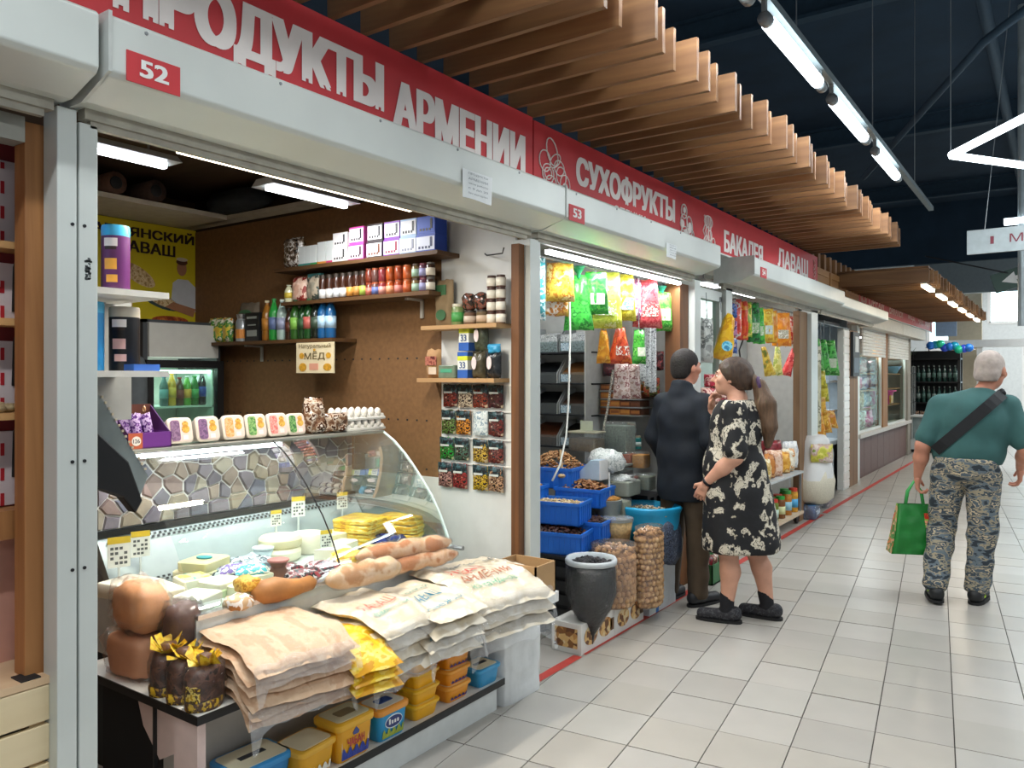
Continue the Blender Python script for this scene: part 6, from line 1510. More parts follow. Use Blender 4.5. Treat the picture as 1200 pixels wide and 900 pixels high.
# ================================================================ third stall (54)
t = hung('big yellow sweets bag hanging slanted on the post beside the side window', -2.20, 6.02, 1.68, 2.06, .20, ['#e0a81c', '#ecbc2a', '#d8981a', '#f0c840'], 62, .28, None, None, .11, 120, 9, tilt=R(-14), up=.12)
MB().prism(ov(.0, .11, .055, .04), -.068, -.064, 'y').make('label', printed(['#3aa0c0', '#8ad0e0', '#2a80a8'], 20), t)
t = hung('grey silver bag hanging behind the big yellow bag', -2.24, 5.82, 1.66, 2.0, .13, ['#8a8c88', '#b0b2ac', '#707470', '#c4c6c0'], 62, .9, None, None, .05, 121, 12, up=.2)
tt = thing('goods_rack', 'narrow rack with sweets in front of the glazed side window', 'rack', (-2.30, 5.74, .3))
for z in (.55, .78, 1.02): MB().box(0, .16, 0, .5, z, z + .012).make('board', mat('#5a4a3a', .6), tt)
for y in (.01, .47): MB().box(0, .012, y, y + .015, -.3, 1.3).make('upright', mat('#5a4a3a', .6), tt)
for k, (y, z, w, h, cols, nm) in enumerate(((5.86, 1.335, .26, .13, ['#a02a34', '#d8b0a0', '#7a1c28', '#c8505a'], 'red wrapped'), (6.05, 1.34, .26, .15, ['#b8404a', '#e0c8b8', '#8a2430', '#d0888a'], 'pink and red'), (5.95, 1.47, .28, .10, ['#c8344a', '#a8283a', '#e0a8a0', '#8a2430'], 'crimson'), (5.85, 1.095, .22, .16, ['#2a2424', '#8a2a24', '#4a3a34', '#c0442c'], 'black and red'), (6.06, 1.095, .22, .17, ['#241e1e', '#6a3430', '#a08070', '#3a2a28'], 'dark brown'), (5.86, .865, .2, .15, ['#3a3430', '#6a5a48', '#8a7a68', '#2a2422'], 'brown grey'), (6.06, .865, .2, .16, ['#2a2a2a', '#5a4a40', '#3a3a38', '#8a7060'], 'black'))):
    o = MB().bag(w, h, .10, seed=130 + k, wr=.2).make('sweet_bag', printed(cols, 16, .3, bump=.3), None, True, (-2.20, y, z)); o.rotation_euler = (0, 0, R(62)); tag(o, '%s bag of sweets on the rack by the side window' % nm, 'bag')
for k, (y, c, nm) in enumerate(((5.62, '#2f6a3a', 'dark green'), (5.92, '#3a7a44', 'mid green'))):
    t = thing('floor_box', '%s box of packets on the floor behind the man' % nm, 'box', (-2.32, y, 0)); b = MB(); b.box(0, .2, 0, .008, 0, .15).box(0, .2, .27, .28, 0, .15).box(0, .008, 0, .28, 0, .15).box(.192, .2, 0, .28, 0, .15).box(0, .2, 0, .28, 0, .01); b.make('box', mat(c, .5), t)
    for q in range(3):
        o = MB().bag(.10, .17, .06, seed=140 + q + k * 5).make('floor_packet', printed([['#8a7a6a', '#c8c0b0', '#a05a4a', '#d8d0c4'], ['#1c1e22', '#8a2a30', '#3a3a3a', '#c8b8b0'], ['#c8a890', '#8a5a4a', '#e0d0c0', '#6a4a3a']][q], 18, .35), None, True, (-2.22, y + .05 + q * .09, .012)); o.rotation_euler = (R(6), 0, R(70)); tag(o, '%s packet standing in the %s floor box' % (['grey', 'black and red', 'tan'][q], nm), 'packet')
stall_tube(-2.8, 7.1, 8.7, 2.42, 'unseen tube lamp added to brighten the third stall behind the bags', 16, '#f4f8ff')  # added lamp that lifts the dark stall interior
t = thing('hanging_rail', 'thin rail carrying the hanging bags of the third stall', 'rail', (-2.43, 6.5, 2.25)); MB().tube([(0, 0, 0), (0, 2.6, 0)], .008, 6).make('rail', GREYM, t)
for y in (.1, 2.5): MB().tube([(0, y, 0), (0, y, .37)], .004, 5).make('wire', GREYM, t)
H54 = [
 ('white topped red bag at the left end of the third stall rail', 6.98, 1.90, 2.25, .11, ['#d83a34', '#e86050', '#e8e0d8', '#c82a2a'], None, 1.),
 ('orange red bag beside the white topped one', 7.17, 1.89, 2.24, .11, ['#e0602a', '#d8442a', '#e8a040', '#c83a24'], None, .9),
 ('yellow and green bag third along the third stall rail', 7.30, 1.92, 2.25, .10, ['#d8c030', '#8ab83a', '#e8d860', '#c8a828'], None, .9),
 ('dark green bag with a black top on the third stall rail', 7.50, 1.88, 2.26, .14, ['#1f6a34', '#2a8a40', '#184a28', '#3aa04a'], '#9ac08a', .7),
 ('mid green bag right of the dark green one', 7.66, 1.87, 2.22, .12, ['#3aa83a', '#58c04a', '#2a8a34', '#90d070'], '#b8d8a0', .7),
 ('yellow bag with a round picture on the third stall rail', 7.92, 1.90, 2.23, .14, ['#e0b02a', '#ecc84a', '#d89a24', '#f0d870'], '#c8d0d8', .85),
 ('amber bag beside the yellow one with the round picture', 8.08, 1.89, 2.22, .12, ['#e09a2a', '#d88824', '#e8b84a', '#f0d080'], None, .85),
 ('large orange bag near the right end of the third stall rail', 8.42, 1.87, 2.22, .21, ['#ec8a1c', '#f09a2a', '#e07a18', '#f4b048'], '#b0a890', .8),
 ('narrow red and white bag at the right end of the third stall rail', 8.80, 1.90, 2.21, .14, ['#d8504a', '#e8c8c0', '#c83a3a', '#e89080'], None, .9)]
for k, (lab, y, z0, z1, w, cols, band, top) in enumerate(H54):
    hung(lab, -2.42, y, z0, z1, w, cols, 38, top, band, None, .09, 150 + k, 12, up=2.25 - z1 + .01)
for k, (y, cols, nm, ti) in enumerate(((8.06, ['#c8a02a', '#d8b84a', '#a8842a', '#6a7a2a'], 'olive yellow', .25), (8.30, ['#c8c05a', '#e0d88a', '#9aa84a', '#d8d4a0'], 'pale lime', 0), (8.60, ['#d83a3a', '#e8605a', '#c02a30', '#f0a090'], 'bright red', -.3))):
    hung('small %s bag in the lower cluster of three' % nm, -2.43, y, 1.56, 1.86, .12, cols, 38, .4, None, None, .07, 165 + k, 14, tilt=ti, up=.40)
t = thing('blue_strip', 'blue and pink strips of sachets hanging at the third stall post', 'strip', (-2.30, 6.55, 1.45))
for k in range(5): MB().bag(.09, .12, .03, (0, 0, .15 * k), seed=170 + k).make('sachet', printed([['#2a4a8a', '#4a6ab0', '#1c2c5a', '#c0a0b0'], ['#8a4a7a', '#c88ab0', '#3a3a6a', '#d8c0d0']][k % 2], 24, .3), t, True)
t.rotation_euler = (0, 0, R(40)); MB().tube([(0, 0, .7), (0, 0, .86)], .004, 5).make('string', GREYM, t)
o = MB().box(-.004, .004, -.07, .07, 0, .10).make('wall_notice', mat('#c0ccd8', .5), None, False, (-3.04, 8.75, 1.9)); tag(o, 'small pale notice on the grey board wall', 'notice')
t = thing('wall_cable', 'black cable running down the grey board wall', 'cable', (-3.04, 9.0, .5)); MB().tube([(0, .06, 1.5), (0, -.1, 1.35), (0, .02, 1.1), (0, .0, .6), (0, -.05, .3), (0, -.03, 0)], .008, 6).make('cable', BLACK, t, True)
o = struct(MB().box(-3.05, -3.03, 7.4, 8.1, 1.75, 2.1).make('trim_40', mat('#59666c', .5)), 'dark upper panel of the board wall')
# goods trolley before the third stall
t = thing('goods_trolley', 'low trolley with grocery bags above and bottles below', 'trolley', (-2.62, 7.45, 0))
MB().box(0, .38, 0, 1.15, .10, .125).make('lower_deck', mat('#c9b49a', .6), t); MB().box(0, .38, 0, 1.15, .53, .55).make('upper_deck', mat('#b9bdbd', .5), t); MB().box(0, .02, 0, 1.15, .12, .9).make('back_board', mat('#a8acac', .6), t)
for y in (.02, 1.11): MB().box(.34, .36, y, y + .02, .125, .53).make('upright', GREYM, t)
for x in (.05, .33):
    for y in (.08, 1.05):
        w_ = MB().lathe([(.045, -.015), (.05, -.01), (.05, .01), (.045, .015)], 14).xf(Matrix.Translation((x, y, .05)) @ Matrix.Rotation(R(90), 4, 'Y')).make('wheel', BLACK, t)
TOPB = [('cream pasta bag', 7.56, .57, .20, .20, ['#e0c890', '#c8a860', '#e8dcb8', '#d0b070']), ('orange brown packet', 7.70, .57, .2, .24, ['#a8602a', '#c8803a', '#8a4a20', '#d8a060']), ('peach printed bag', 7.92, .57, .22, .26, ['#d8a888', '#e8c8b0', '#c88a68', '#e0b89a']), ('dark red bag', 8.02, .72, .26, .20, ['#6a1c22', '#8a2a30', '#541418', '#a03a3c']), ('amber lentil packet', 8.22, .57, .2, .22, ['#d8942a', '#e8b04a', '#c07a20', '#e8c888']), ('cream rice bag with orange print', 8.38, .57, .2, .24, ['#dcd0b8', '#e8e0cc', '#d89a5a', '#c8bca0']), ('white flour packet', 8.50, .6, .2, .28, ['#d8d8d4', '#e4e4e0', '#c4c8cc', '#ececea'])]
for k, (nm, y, z, w, h, cols) in enumerate(TOPB):
    o = MB().bag(w, h, .12, seed=180 + k, top=.9).make('grocery_bag', printed(cols, 12, .4), None, True, (-2.36 - .05 * (z > .6), y, z - .018)); o.rotation_euler = (0, 0, R(55)); tag(o, nm + ' standing on the upper deck of the trolley', 'bag')
for k in range(9):
    c = ['#8a5a2a', '#b0702a', '#6a7a2a', '#c8902a', '#7a4a24'][k % 5]; cp = ['#c8402a', '#d05a2a', '#c83a2a', '#3a8a3a', '#2f9a3a'][k % 5 if k < 5 else (k + 2) % 5]
    jar('preserve_jar', '%s filled jar with a %s lid on the lower deck, %s from the left' % (['brown', 'amber', 'olive', 'golden', 'chestnut'][k % 5], ['red', 'orange', 'scarlet', 'green', 'leaf green'][k % 5 if k < 5 else (k + 2) % 5], ORD[k]), (-2.32 - .06 * (k % 2), 7.56 + k * .115, .126), .05, .22 + .03 * (k > 5), mat(c, .25, 0, .25, 30), mat(cp, .4), mat(['#c8d8b0', '#9ac8d8', '#b8d0c0', '#4aa0d0', '#d8d8a0'][k % 5], .5))
# white sacks at the end of the third stall
t = thing('rice_sack', 'big clear white sack of rice standing beside the trolley', 'sack', (-2.26, 9.05, .16))
MB().lathe([(.15, 0), (.22, .06), (.235, .24), (.21, .42), (.18, .56), (.19, .68), (.13, .74), (0, .74)], 20, sx=.95, sy=1.3, wob=.16, seed=9).make('sack', mat('#dcdcda', .5, 0, .06, 6, .3), t, True)
MB().lathe([(.155, 0), (.225, .06), (.24, .24), (.215, .36)], 20, sx=.95, sy=1.3, wob=.16, seed=9).make('rice', mat('#cfc8b4', .8, 0, .1, 90, .4), t, True)
o = MB().bag(.24, .2, .10, seed=190).make('grocery_bag', printed(['#b8b83a', '#d0c85a', '#c8a898', '#d8c8c0', '#8aa83a'], 10, .4), None, True, (-2.12, 8.85, .62)); o.rotation_euler = (0, 0, R(38)); tag(o, 'yellow green packet leaning at the top of the rice sack', 'bag')
o = MB().blob((0, 0, .4), (.16, .18, .42), .6, .7, 16, 12, .15, 8, 3).make('white_sack', mat('#d0d4d6', .5, 0, .08, 8, .25), None, True, (-2.42, 9.3, .0)); tag(o, 'tall white sack behind the rice sack', 'sack')
o = MB().blob((0, 0, .36), (.10, .14, .37), .5, .6, 14, 12, .2, 10, 5).make('grey_sack', printed(['#8a8e94', '#a8acb0', '#70757c', '#c0c4c6'], 14, .5, bump=.3), None, True, (-2.30, 9.72, .0)); tag(o, 'narrow grey bundle at the right of the white sacks', 'sack')
t = thing('water_pack', 'shrink wrapped pack of blue water bottles on the floor', 'pack', (-2.28, 8.92, 0), R(4))
for i in range(2):
    for j in range(3):
        MB().lathe([(.045, 0), (.05, .01), (.05, .1), (.045, .16)], 10, (-.05 + i * .1, -.1 + j * .1, 0)).make('bottle', mat('#2f5a84', .25, 0, .3, 30), t, True)
MB().rbox(-.105, .105, -.155, .155, .0, .155, .04).make('wrap', clear('#a8c8e8', .1, .14, .1, .6, 'shrink wrap'), t, True)
MB().box(.1055, .107, -.1, .1, .05, .10).make('label', printed(['#c8d4e0', '#3a5a8a', '#e0e4ea'], 26), t)

# ================================================================ dark doorway shop (55) and what hangs before it
for k in range(4):
    z = .62 + k * .42
    t = thing('glass_shelf', 'lit white shelf inside the dark doorway, %s from the bottom' % ORD[k], 'shelf', (-3.4, 11.2, z)); MB().box(0, .75, 0, .9, 0, .03).make('board', mat('#dde6ea', .4), t)
    area_light('lamp_light', (.35, .35, .40), .6, .5, 4.0, (.85, .93, 1), (0, 0, 0), t)
    for q in range(6):
        c = ['#2a3a4a', '#8a9ab0', '#3a2a30', '#c8d0d8', '#4a5a7a', '#a86a5a', '#1c242c'][(q * 3 + k * 2) % 7]
        x = -3.30 + q * .11; h = .10 + .03 * ((q * 2 + k) % 4)
        o = MB().rbox(-.045, .045, -.05, .05, 0, h, .012).make('goods_box', mat(c, .45, 0, .15, 20), None, False, (x, 11.26 + .02 * (q % 2), z + .031)); tag(o, 'small %s carton on the %s lit doorway shelf from the bottom, %s along' % (['navy', 'grey blue', 'plum', 'pale', 'slate', 'brick', 'black'][(q * 3 + k * 2) % 7], ORD[k], ORD[q]), 'carton')
struct(MB().box(-5.2, -5.15, 9.36, 12.1, 0, 2.62).make('wall_shop_back', mat('#39414a', .8)))
t = thing('shop_counter', 'dark counter with a pale top inside the doorway', 'counter', (-3.3, 9.9, 0)); MB().box(0, .72, 0, 1.9, .60, .66).make('top', mat('#c9cfd0', .4), t); MB().box(.03, .7, .02, 1.88, 0, .6).make('body', mat('#23272c', .6), t)
t = thing('hanging_rail', 'thin rail across the dark doorway carrying green and yellow bags', 'rail', (-2.40, 9.40, 2.2)); MB().tube([(0, 0, 0), (0, 2.15, 0)], .008, 6).make('rail', GREYM, t)
for k in range(3):
    hung('green herb bag hung at the doorway, %s of three' % ['upper left', 'upper right', 'front'][k], -2.42 + .03 * (k == 2), 9.75 + .32 * k, 1.62 - .03 * k, 2.0, .24, ['#3a9a3a', '#58b850', '#2a7a2c', '#8ac878'], 30, .5, '#c8d8b8' if k == 2 else None, None, .11, 200 + k, 12, up=.2)
for k in range(4):
    hung('yellow snack bag in the string at the doorway, %s from the top' % ORD[k], -2.40, 9.85 + .12 * (k % 2), 1.40 - k * .16, 1.62 - k * .16, .20, [['#c8b82a', '#d8cc4a', '#a89a24', '#9ab04a'], ['#d8a02a', '#e8b84a', '#c88a20', '#e8d080']][k // 2], 30, .8, None, None, .08, 210 + k, 12, up=.58 + .16 * k)
for k in range(3):
    hung('golden snack bag low at the doorway, %s from the left' % ORD[k], -2.38, 9.75 + .3 * k, .82 + .04 * k, 1.12, .2, ['#e0a02a', '#d8882a', '#e8bc5a', '#c87a24'], 30, .5, None, None, .09, 220 + k, 12, up=1.08)
t = thing('hung_strip', 'long grey beige strip of packets at the doorway edge', 'strip', (-2.38, 9.62, .9)); MB().bag(.14, 1.0, .05, seed=230).make('body', printed(['#a8a488', '#c8c4a8', '#8a8870', '#d8d4c0'], 10, .4), t, True); t.rotation_euler = (0, 0, R(30)); MB().tube([(0, 0, 1.0), (0, 0, 1.35)], .004, 5).make('string', GREYM, t)
o = MB().box(-.1, .1, -.02, .02, 0, .16).make('orange_carton', mat('#c8562a', .5), None, False, (-2.95, 11.5, 2.31)); tag(o, 'orange carton high on the doorway shelf', 'carton')
t = thing('glass_shelf', 'top shelf board carrying the orange carton', 'shelf', (-3.4, 11.2, 2.28)); MB().box(0, .75, 0, .9, 0, .03).make('board', mat('#dde6ea', .4), t)
t = thing('wall_box', 'dark meter box with a white sheet on the far timber post', 'box', (-2.41, 11.7, 1.55)); MB().box(-.02, .03, 0, .42, 0, .62).make('box', mat('#2c3238', .5), t); MB().box(.03, .034, .12, .34, .34, .56).make('sheet', mat('#d0d4d4', .5), t); MB().box(.03, .034, .05, .36, .05, .26).make('panel', mat('#5a6a78', .5), t)

# ================================================================ far shop windows
area = thing('stall_lamp', 'bright strip lamp inside the far shop window', 'lamp', (-3.3, 13.0, 2.3)); MB().box(-.03, .03, 0, 3.8, 0, .03).make('tube', emit('#f6f6ff', 6, 'far stall lamp'), area); area_light('lamp_light', (.5, 1.9, -.02), .2, 3.6, 75, (.98, .97, 1), (0, 0, 0), area); MB().box(-.02, .02, .5, .54, .03, .32).make('hanger', GREYM, area)
struct(MB().box(-4.1, -4.05, 12.2, 17.3, 0, 2.62).make('wall_far_shop', mat('#b89a78', .7, 0, .08)))
struct(MB().box(-4.1, -2.5, 17.35, 17.4, 0, 2.62).make('wall_far_side', mat('#8a8f86', .7)))
FARC = [['#c8a8c8', '#e0d0e0', '#a878b0', '#8890c0'], ['#d8a0a8', '#e8c8c8', '#c07080', '#e0d8d8'], ['#e0e0dc', '#c8b8b0', '#a88a80', '#ececec'], ['#b08a60', '#c8a878', '#8a6a44', '#d8c8a8'], ['#d860a0', '#e890b8', '#f0c8d8', '#c84888'], ['#c0ccd8', '#8a9ab8', '#e0e4ea', '#a8b0c8']]
FN = ['lilac', 'rose', 'white', 'tan', 'pink', 'pale blue']
n = 0
for col_, y0 in enumerate((12.95, 13.5, 14.05, 15.1, 15.7, 16.3)):
    for lv in range(4):
        c = (col_ * 2 + lv) % 6; y = y0 + .1
        w = .44; h = [.34, .3, .26, .24][lv]
        o = MB().bag(w, h, .18, seed=240 + n, wr=.2).make('window_goods', printed(FARC[c], 11, .4, bump=.3), None, True, ((-2.72 if col_ < 3 else -2.98) - .03 * lv, y, [.69, 1.02, 1.32, 1.60][lv])); o.rotation_euler = (0, 0, R(70))
        tag(o, '%s packet display in the far shop window, column %s, %s from the bottom' % (FN[c], ORD[col_], ORD[lv]), 'packet'); n += 1
for z in (1.0, 1.30, 1.58, 1.86):
    t = thing('window_shelf', 'timber shelf behind the far shop windows, %s' % {1.0: 'lowest of four', 1.30: 'second from the bottom', 1.58: 'third from the bottom', 1.86: 'topmost of four'}[z], 'shelf', (-3.0, 12.8, z)); MB().box(0, .40, 0, 4.4, 0, .018).make('board', wood('#8a5c30', '#a97844', 1, 8), t)
t = thing('pink_basin', 'bright pink plastic basin in the far shop window', 'basin', (-2.68, 15.75, .98)); MB().lathe([(.16, 0), (.19, .04), (.26, .26), (.30, .27), (.30, .285), (.25, .275), (.16, .02)], 22).make('basin', mat('#e83a98', .35, 0, .04), t, True); MB().box(.2, .23, -.12, .10, .05, .2).make('label', printed(['#e8884a', '#e8b04a', '#d86a7a'], 10), t)
t.location = (-2.80, 15.95, .72 + .28)
MB().box(-.2, .1, -.2, .2, -.30, 0).make('stand', mat('#c8a8b0', .6), t)
t = thing('blue_bowl', 'pale blue bowl on the upper shelf of the second far window', 'bowl', (-2.66, 16.4, 1.60)); MB().lathe([(.1, 0), (.17, .12), (.18, .13), (.15, .12)], 18).make('bowl', mat('#7ab0d8', .4), t, True)
for k in range(3): jar('honey_jar', 'golden honey jar on the top shelf of the second far window, %s from the left' % ORD[k], (-2.70, 15.2 + .22 * k, 1.88), .08, .15, mat('#c8942a', .3), mat('#b07a2a', .4))

# ================================================================ end of the row
t = thing('bottle_rack', 'tall black rack of bottles at the end of the stall row', 'rack', (-2.75, 19.0, 0))
for x in (0, .95): MB().box(x, x + .05, 0, .05, 0, 2.1).box(x, x + .05, .4, .45, 0, 2.1).make('upright', BLACK, t)
for z in (.1, .55, .95, 1.4, 1.9): MB().box(0, 1.0, 0, .45, z, z + .03).make('shelf', BLACK, t)
MB().box(0, 1.0, .43, .45, .1, 2.1).make('back', mat('#101417', .6), t)
for r, z in enumerate((.98, 1.43)):
    for c in range(9):
        bottle('rack_bottle', 'dark bottle in the black rack, %s row, %s from the left' % (['lower', 'upper'][r], ORD[c]), 'bottle', (-2.66 + c * .1, 19.12, z), .04, .34, gl(['#24423a', '#1c3430', '#2c4a44'][c % 3]), mat(['#5a7a70', '#7a8a84', '#4a6a60'][(c + r) % 3], .5), '#9aa8a0', 'bottles in the black rack')
for c in range(6):
    o = MB().bag(.13, .2, .08, seed=300 + c).make('rack_packet', printed(['#8a5a44', '#c8a890', '#5a3a30', '#d8c8b8'], 18, .4), None, True, (-2.62 + c * .14, 19.2, .581)); tag(o, 'brown packet low in the black rack, %s from the left' % ORD[c], 'packet')
t = thing('glass_cabinet', 'slim steel glass cabinet beside the black rack', 'cabinet', (-2.95, 18.1, .7))
for x, y in ((0, 0), (.4, 0), (0, .3), (.4, .3)): MB().box(x, x + .03, y, y + .03, 0, 1.05).make('upright', CHROME, t)
for z in (0, .3, .6, .9): MB().box(0, .43, 0, .33, z, z + .02).make('shelf', CHROME, t)
MB().box(.03, .40, .30, .32, 0, 1.05).make('back', mat('#1e2a30', .5), t); MB().box(-.1, .5, -.05, .4, -.7, 0).make('base', mat('#7a6a54', .6), t)
t = thing('plant_pots', 'leafy green plant on top of the glass cabinet', 'plant', (-2.75, 18.2, 1.76)); rk = random.Random(4); b = MB()
for k in range(70):
    a, e, r = rk.uniform(0, 6.28), rk.uniform(.2, 1.4), rk.uniform(.08, .28); d = Vector((math.cos(a) * math.cos(e), math.sin(a) * math.cos(e), math.sin(e))) * r + Vector((0, 0, .12)); s = Vector((-math.sin(a), math.cos(a), 0)) * .03
    b.add([d - s * .2, d * 1.15 + s, d * 1.4, d * 1.15 - s], [(0, 1, 2, 3)])
o = b.make('leaves', mat('#47603a', .6, 0, .3), t); o['kind'] = 'stuff'; MB().lathe([(.08, 0), (.11, .14)], 12).make('pot', mat('#6a4a3a', .6), t)
t = thing('chest_freezer', 'white glass fronted chest cabinet at the end of the red tape', 'freezer', (-2.52, 17.75, 0)); MB().box(0, .55, 0, .5, .06, .25).make('base', mat('#cfd4d4', .4), t); MB().box(.02, .53, .02, .48, 0, .06).make('plinth', DARK, t); MB().box(0, .55, .1, .5, .25, .72).make('body', mat('#c0c8c8', .4), t)
MB().box(.03, .52, .09, .10, .28, .70).make('glass_front', mat('#8a9a9c', .15, 0, .2, 8), t); MB().box(0, .55, 0, .5, .72, .75).make('top', mat('#d8dcdc', .4), t)
t = thing('garland', 'shiny blue and green balloon garland at the end of the row', 'garland', (-2.22, 18.3, 2.08))
for k in range(9): MB().blob((k * .085, .02 * (k % 2), .10 - .015 * k + .03 * (k % 3)), (.09, .09, .085), 1, 1, 12, 8).make('balloon', mat(['#2a7ae0', '#1f9ac8', '#2ac8a0', '#3a5ae0'][k % 4], .2, .1), t, True)
MB().tube([(-.1, 0, .06), (.8, 0, 0)], .01, 6).make('cord', GREYM, t); MB().tube([(0, 0, .06), (0, 0, .6)], .006, 5).make('string', GREYM, t)
t = thing('wall_screen', 'pale blue poster board near the far window', 'board', (-2.5, 21.4, 2.5)); MB().box(0, .45, 0, .04, 0, 1.0).make('board', mat('#a8c0dc', .5), t); MB().box(.2, .25, .0, .04, 1.0, 3.0).make('hanger', GREYM, t)

# ================================================================ people
def V(*a): return np.array(a, dtype=float)
def sdf_grid(prims, h, k=.02, planes=(), pad=.03):
    """smooth union of tapered limbs and ellipsoids on a grid; planes (point, outward normal) cut it"""
    lo = np.full(3, 1e9); hi = np.full(3, -1e9)
    for p in prims:
        if p[0] == 'c':
            for c, r in ((p[1], p[2]), (p[3], p[4])): lo = np.minimum(lo, c - r); hi = np.maximum(hi, c + r)
        else:
            m = max(p[2]); lo = np.minimum(lo, p[1] - m); hi = np.maximum(hi, p[1] + m)
    lo = lo - pad; hi = hi + pad
    n = np.ceil((hi - lo) / h).astype(int) + 1
    D = np.full(n, .2, dtype=np.float32)
    ax = [lo[i] + h * np.arange(n[i]) for i in range(3)]
    for p in prims:
        kk = p[-1] if (p[0] == 'c' and len(p) > 5) or (p[0] == 'e' and len(p) > 4) else k
        if p[0] == 'c':
            a, ra, b, rb = p[1:5]; m = max(ra, rb) + .08; l, u = np.minimum(a, b) - m, np.maximum(a, b) + m
        else:
            c, r = p[1], V(*p[2]); m = max(r) + .08; l, u = c - m, c + m
        i0 = np.clip(np.floor((l - lo) / h).astype(int), 0, n); i1 = np.clip(np.ceil((u - lo) / h).astype(int) + 1, 0, n)
        X, Y, Z = np.meshgrid(*[ax[i][i0[i]:i1[i]] for i in range(3)], indexing='ij')
        if p[0] == 'c':
            ba = b - a; bb = max(1e-9, ba @ ba)
            t = np.clip(((X - a[0]) * ba[0] + (Y - a[1]) * ba[1] + (Z - a[2]) * ba[2]) / bb, 0, 1)
            d = np.sqrt((X - a[0] - t * ba[0]) ** 2 + (Y - a[1] - t * ba[1]) ** 2 + (Z - a[2] - t * ba[2]) ** 2) - (ra + (rb - ra) * t)
        else:
            x, y, z = X - c[0], Y - c[1], Z - c[2]
            yaw = p[3] if len(p) > 3 else 0.
            if yaw: x, y = x * math.cos(yaw) + y * math.sin(yaw), -x * math.sin(yaw) + y * math.cos(yaw)
            q = np.sqrt((x / r[0]) ** 2 + (y / r[1]) ** 2 + (z / r[2]) ** 2)
            q2 = np.sqrt((x / r[0] ** 2) ** 2 + (y / r[1] ** 2) ** 2 + (z / r[2] ** 2) ** 2)
            d = np.where(q2 > 1e-6, q * (q - 1) / np.maximum(q2, 1e-6), -min(r))
        s = D[i0[0]:i1[0], i0[1]:i1[1], i0[2]:i1[2]]
        hh = np.clip(.5 + .5 * (s - d) / kk, 0, 1)
        s[...] = s * (1 - hh) + d * hh - kk * hh * (1 - hh)
    for pt, nr in planes:
        X, Y, Z = np.meshgrid(*ax, indexing='ij', sparse=True)
        D = np.maximum(D, (X - pt[0]) * nr[0] + (Y - pt[1]) * nr[1] + (Z - pt[2]) * nr[2])
    return D, lo
def surface_net(D, lo, h):
    I = D < 0
    C = [(i, j, k) for i in (0, 1) for j in (0, 1) for k in (0, 1)]
    n = D.shape
    def sub(A, c): return A[c[0]:n[0] - 1 + c[0], c[1]:n[1] - 1 + c[1], c[2]:n[2] - 1 + c[2]]
    cnt = sum(sub(I, c).astype(np.int8) for c in C)
    act = np.argwhere((cnt > 0) & (cnt < 8))
    vals = np.stack([D[act[:, 0] + c[0], act[:, 1] + c[1], act[:, 2] + c[2]] for c in C], 1)
    pos = np.zeros((len(act), 3)); num = np.zeros(len(act))
    for a in range(8):
        for b in range(a + 1, 8):
            if sum(abs(C[a][q] - C[b][q]) for q in range(3)) != 1: continue
            m = (vals[:, a] < 0) != (vals[:, b] < 0)
            t = np.where(m, vals[:, a] / np.where(m, vals[:, a] - vals[:, b], 1), 0)
            pos += np.where(m[:, None], np.array(C[a]) + t[:, None] * (np.array(C[b]) - np.array(C[a])), 0); num += m
    verts = lo + h * (act + pos / num[:, None])
    idx = np.full(n, -1, dtype=np.int64); idx[act[:, 0], act[:, 1], act[:, 2]] = np.arange(len(act))
    faces = []
    for a in range(3):
        b, c = (a + 1) % 3, (a + 2) % 3
        sl0 = [slice(1, -1)] * 3; sl1 = [slice(1, -1)] * 3
        sl0[a] = slice(0, n[a] - 1); sl1[a] = slice(1, n[a])
        A, B = I[tuple(sl0)], I[tuple(sl1)]
        for s in (True, False):
            e = np.argwhere((A == s) & (B == (not s)))
            off = np.array([1, 1, 1]); off[a] = 0
            e = e + off
            eb = np.zeros(3, int); eb[b] = 1; ec = np.zeros(3, int); ec[c] = 1
            q = [idx[tuple((e - x).T)] for x in (eb + ec, ec, 0 * eb, eb)]
            f = np.stack(q, 1)
            if not s: f = f[:, ::-1]
            faces.append(f[(f >= 0).all(1)])
    return verts, np.concatenate(faces)
def sdf_obj(name, prims, m, parent, h=.011, k=.02, planes=(), fold=0., fs=9., seed=0, extra=(), vert=1.):
    D, lo = sdf_grid(prims, h, k, planes)
    v, f = surface_net(D, lo, h)
    if fold:
        c = v.mean(0)
        for i in range(len(v)):
            p = v[i]; nz = mnoise.noise(Vector((p[0] * fs, p[1] * fs, p[2] * fs * vert + seed)))
            d = V(p[0] - c[0], p[1] - c[1], 0); l = np.linalg.norm(d) + 1e-6
            v[i] = p + d / l * nz * fold
    b = MB(); b.add(v, f)
    for (pr, hh, kk) in extra:
        D2, lo2 = sdf_grid(pr, hh, kk); v2, f2 = surface_net(D2, lo2, hh); b.add(v2, f2)
    return b.make(name, m, parent, True), v
def unit(a): return a / (np.linalg.norm(a) + 1e-9)
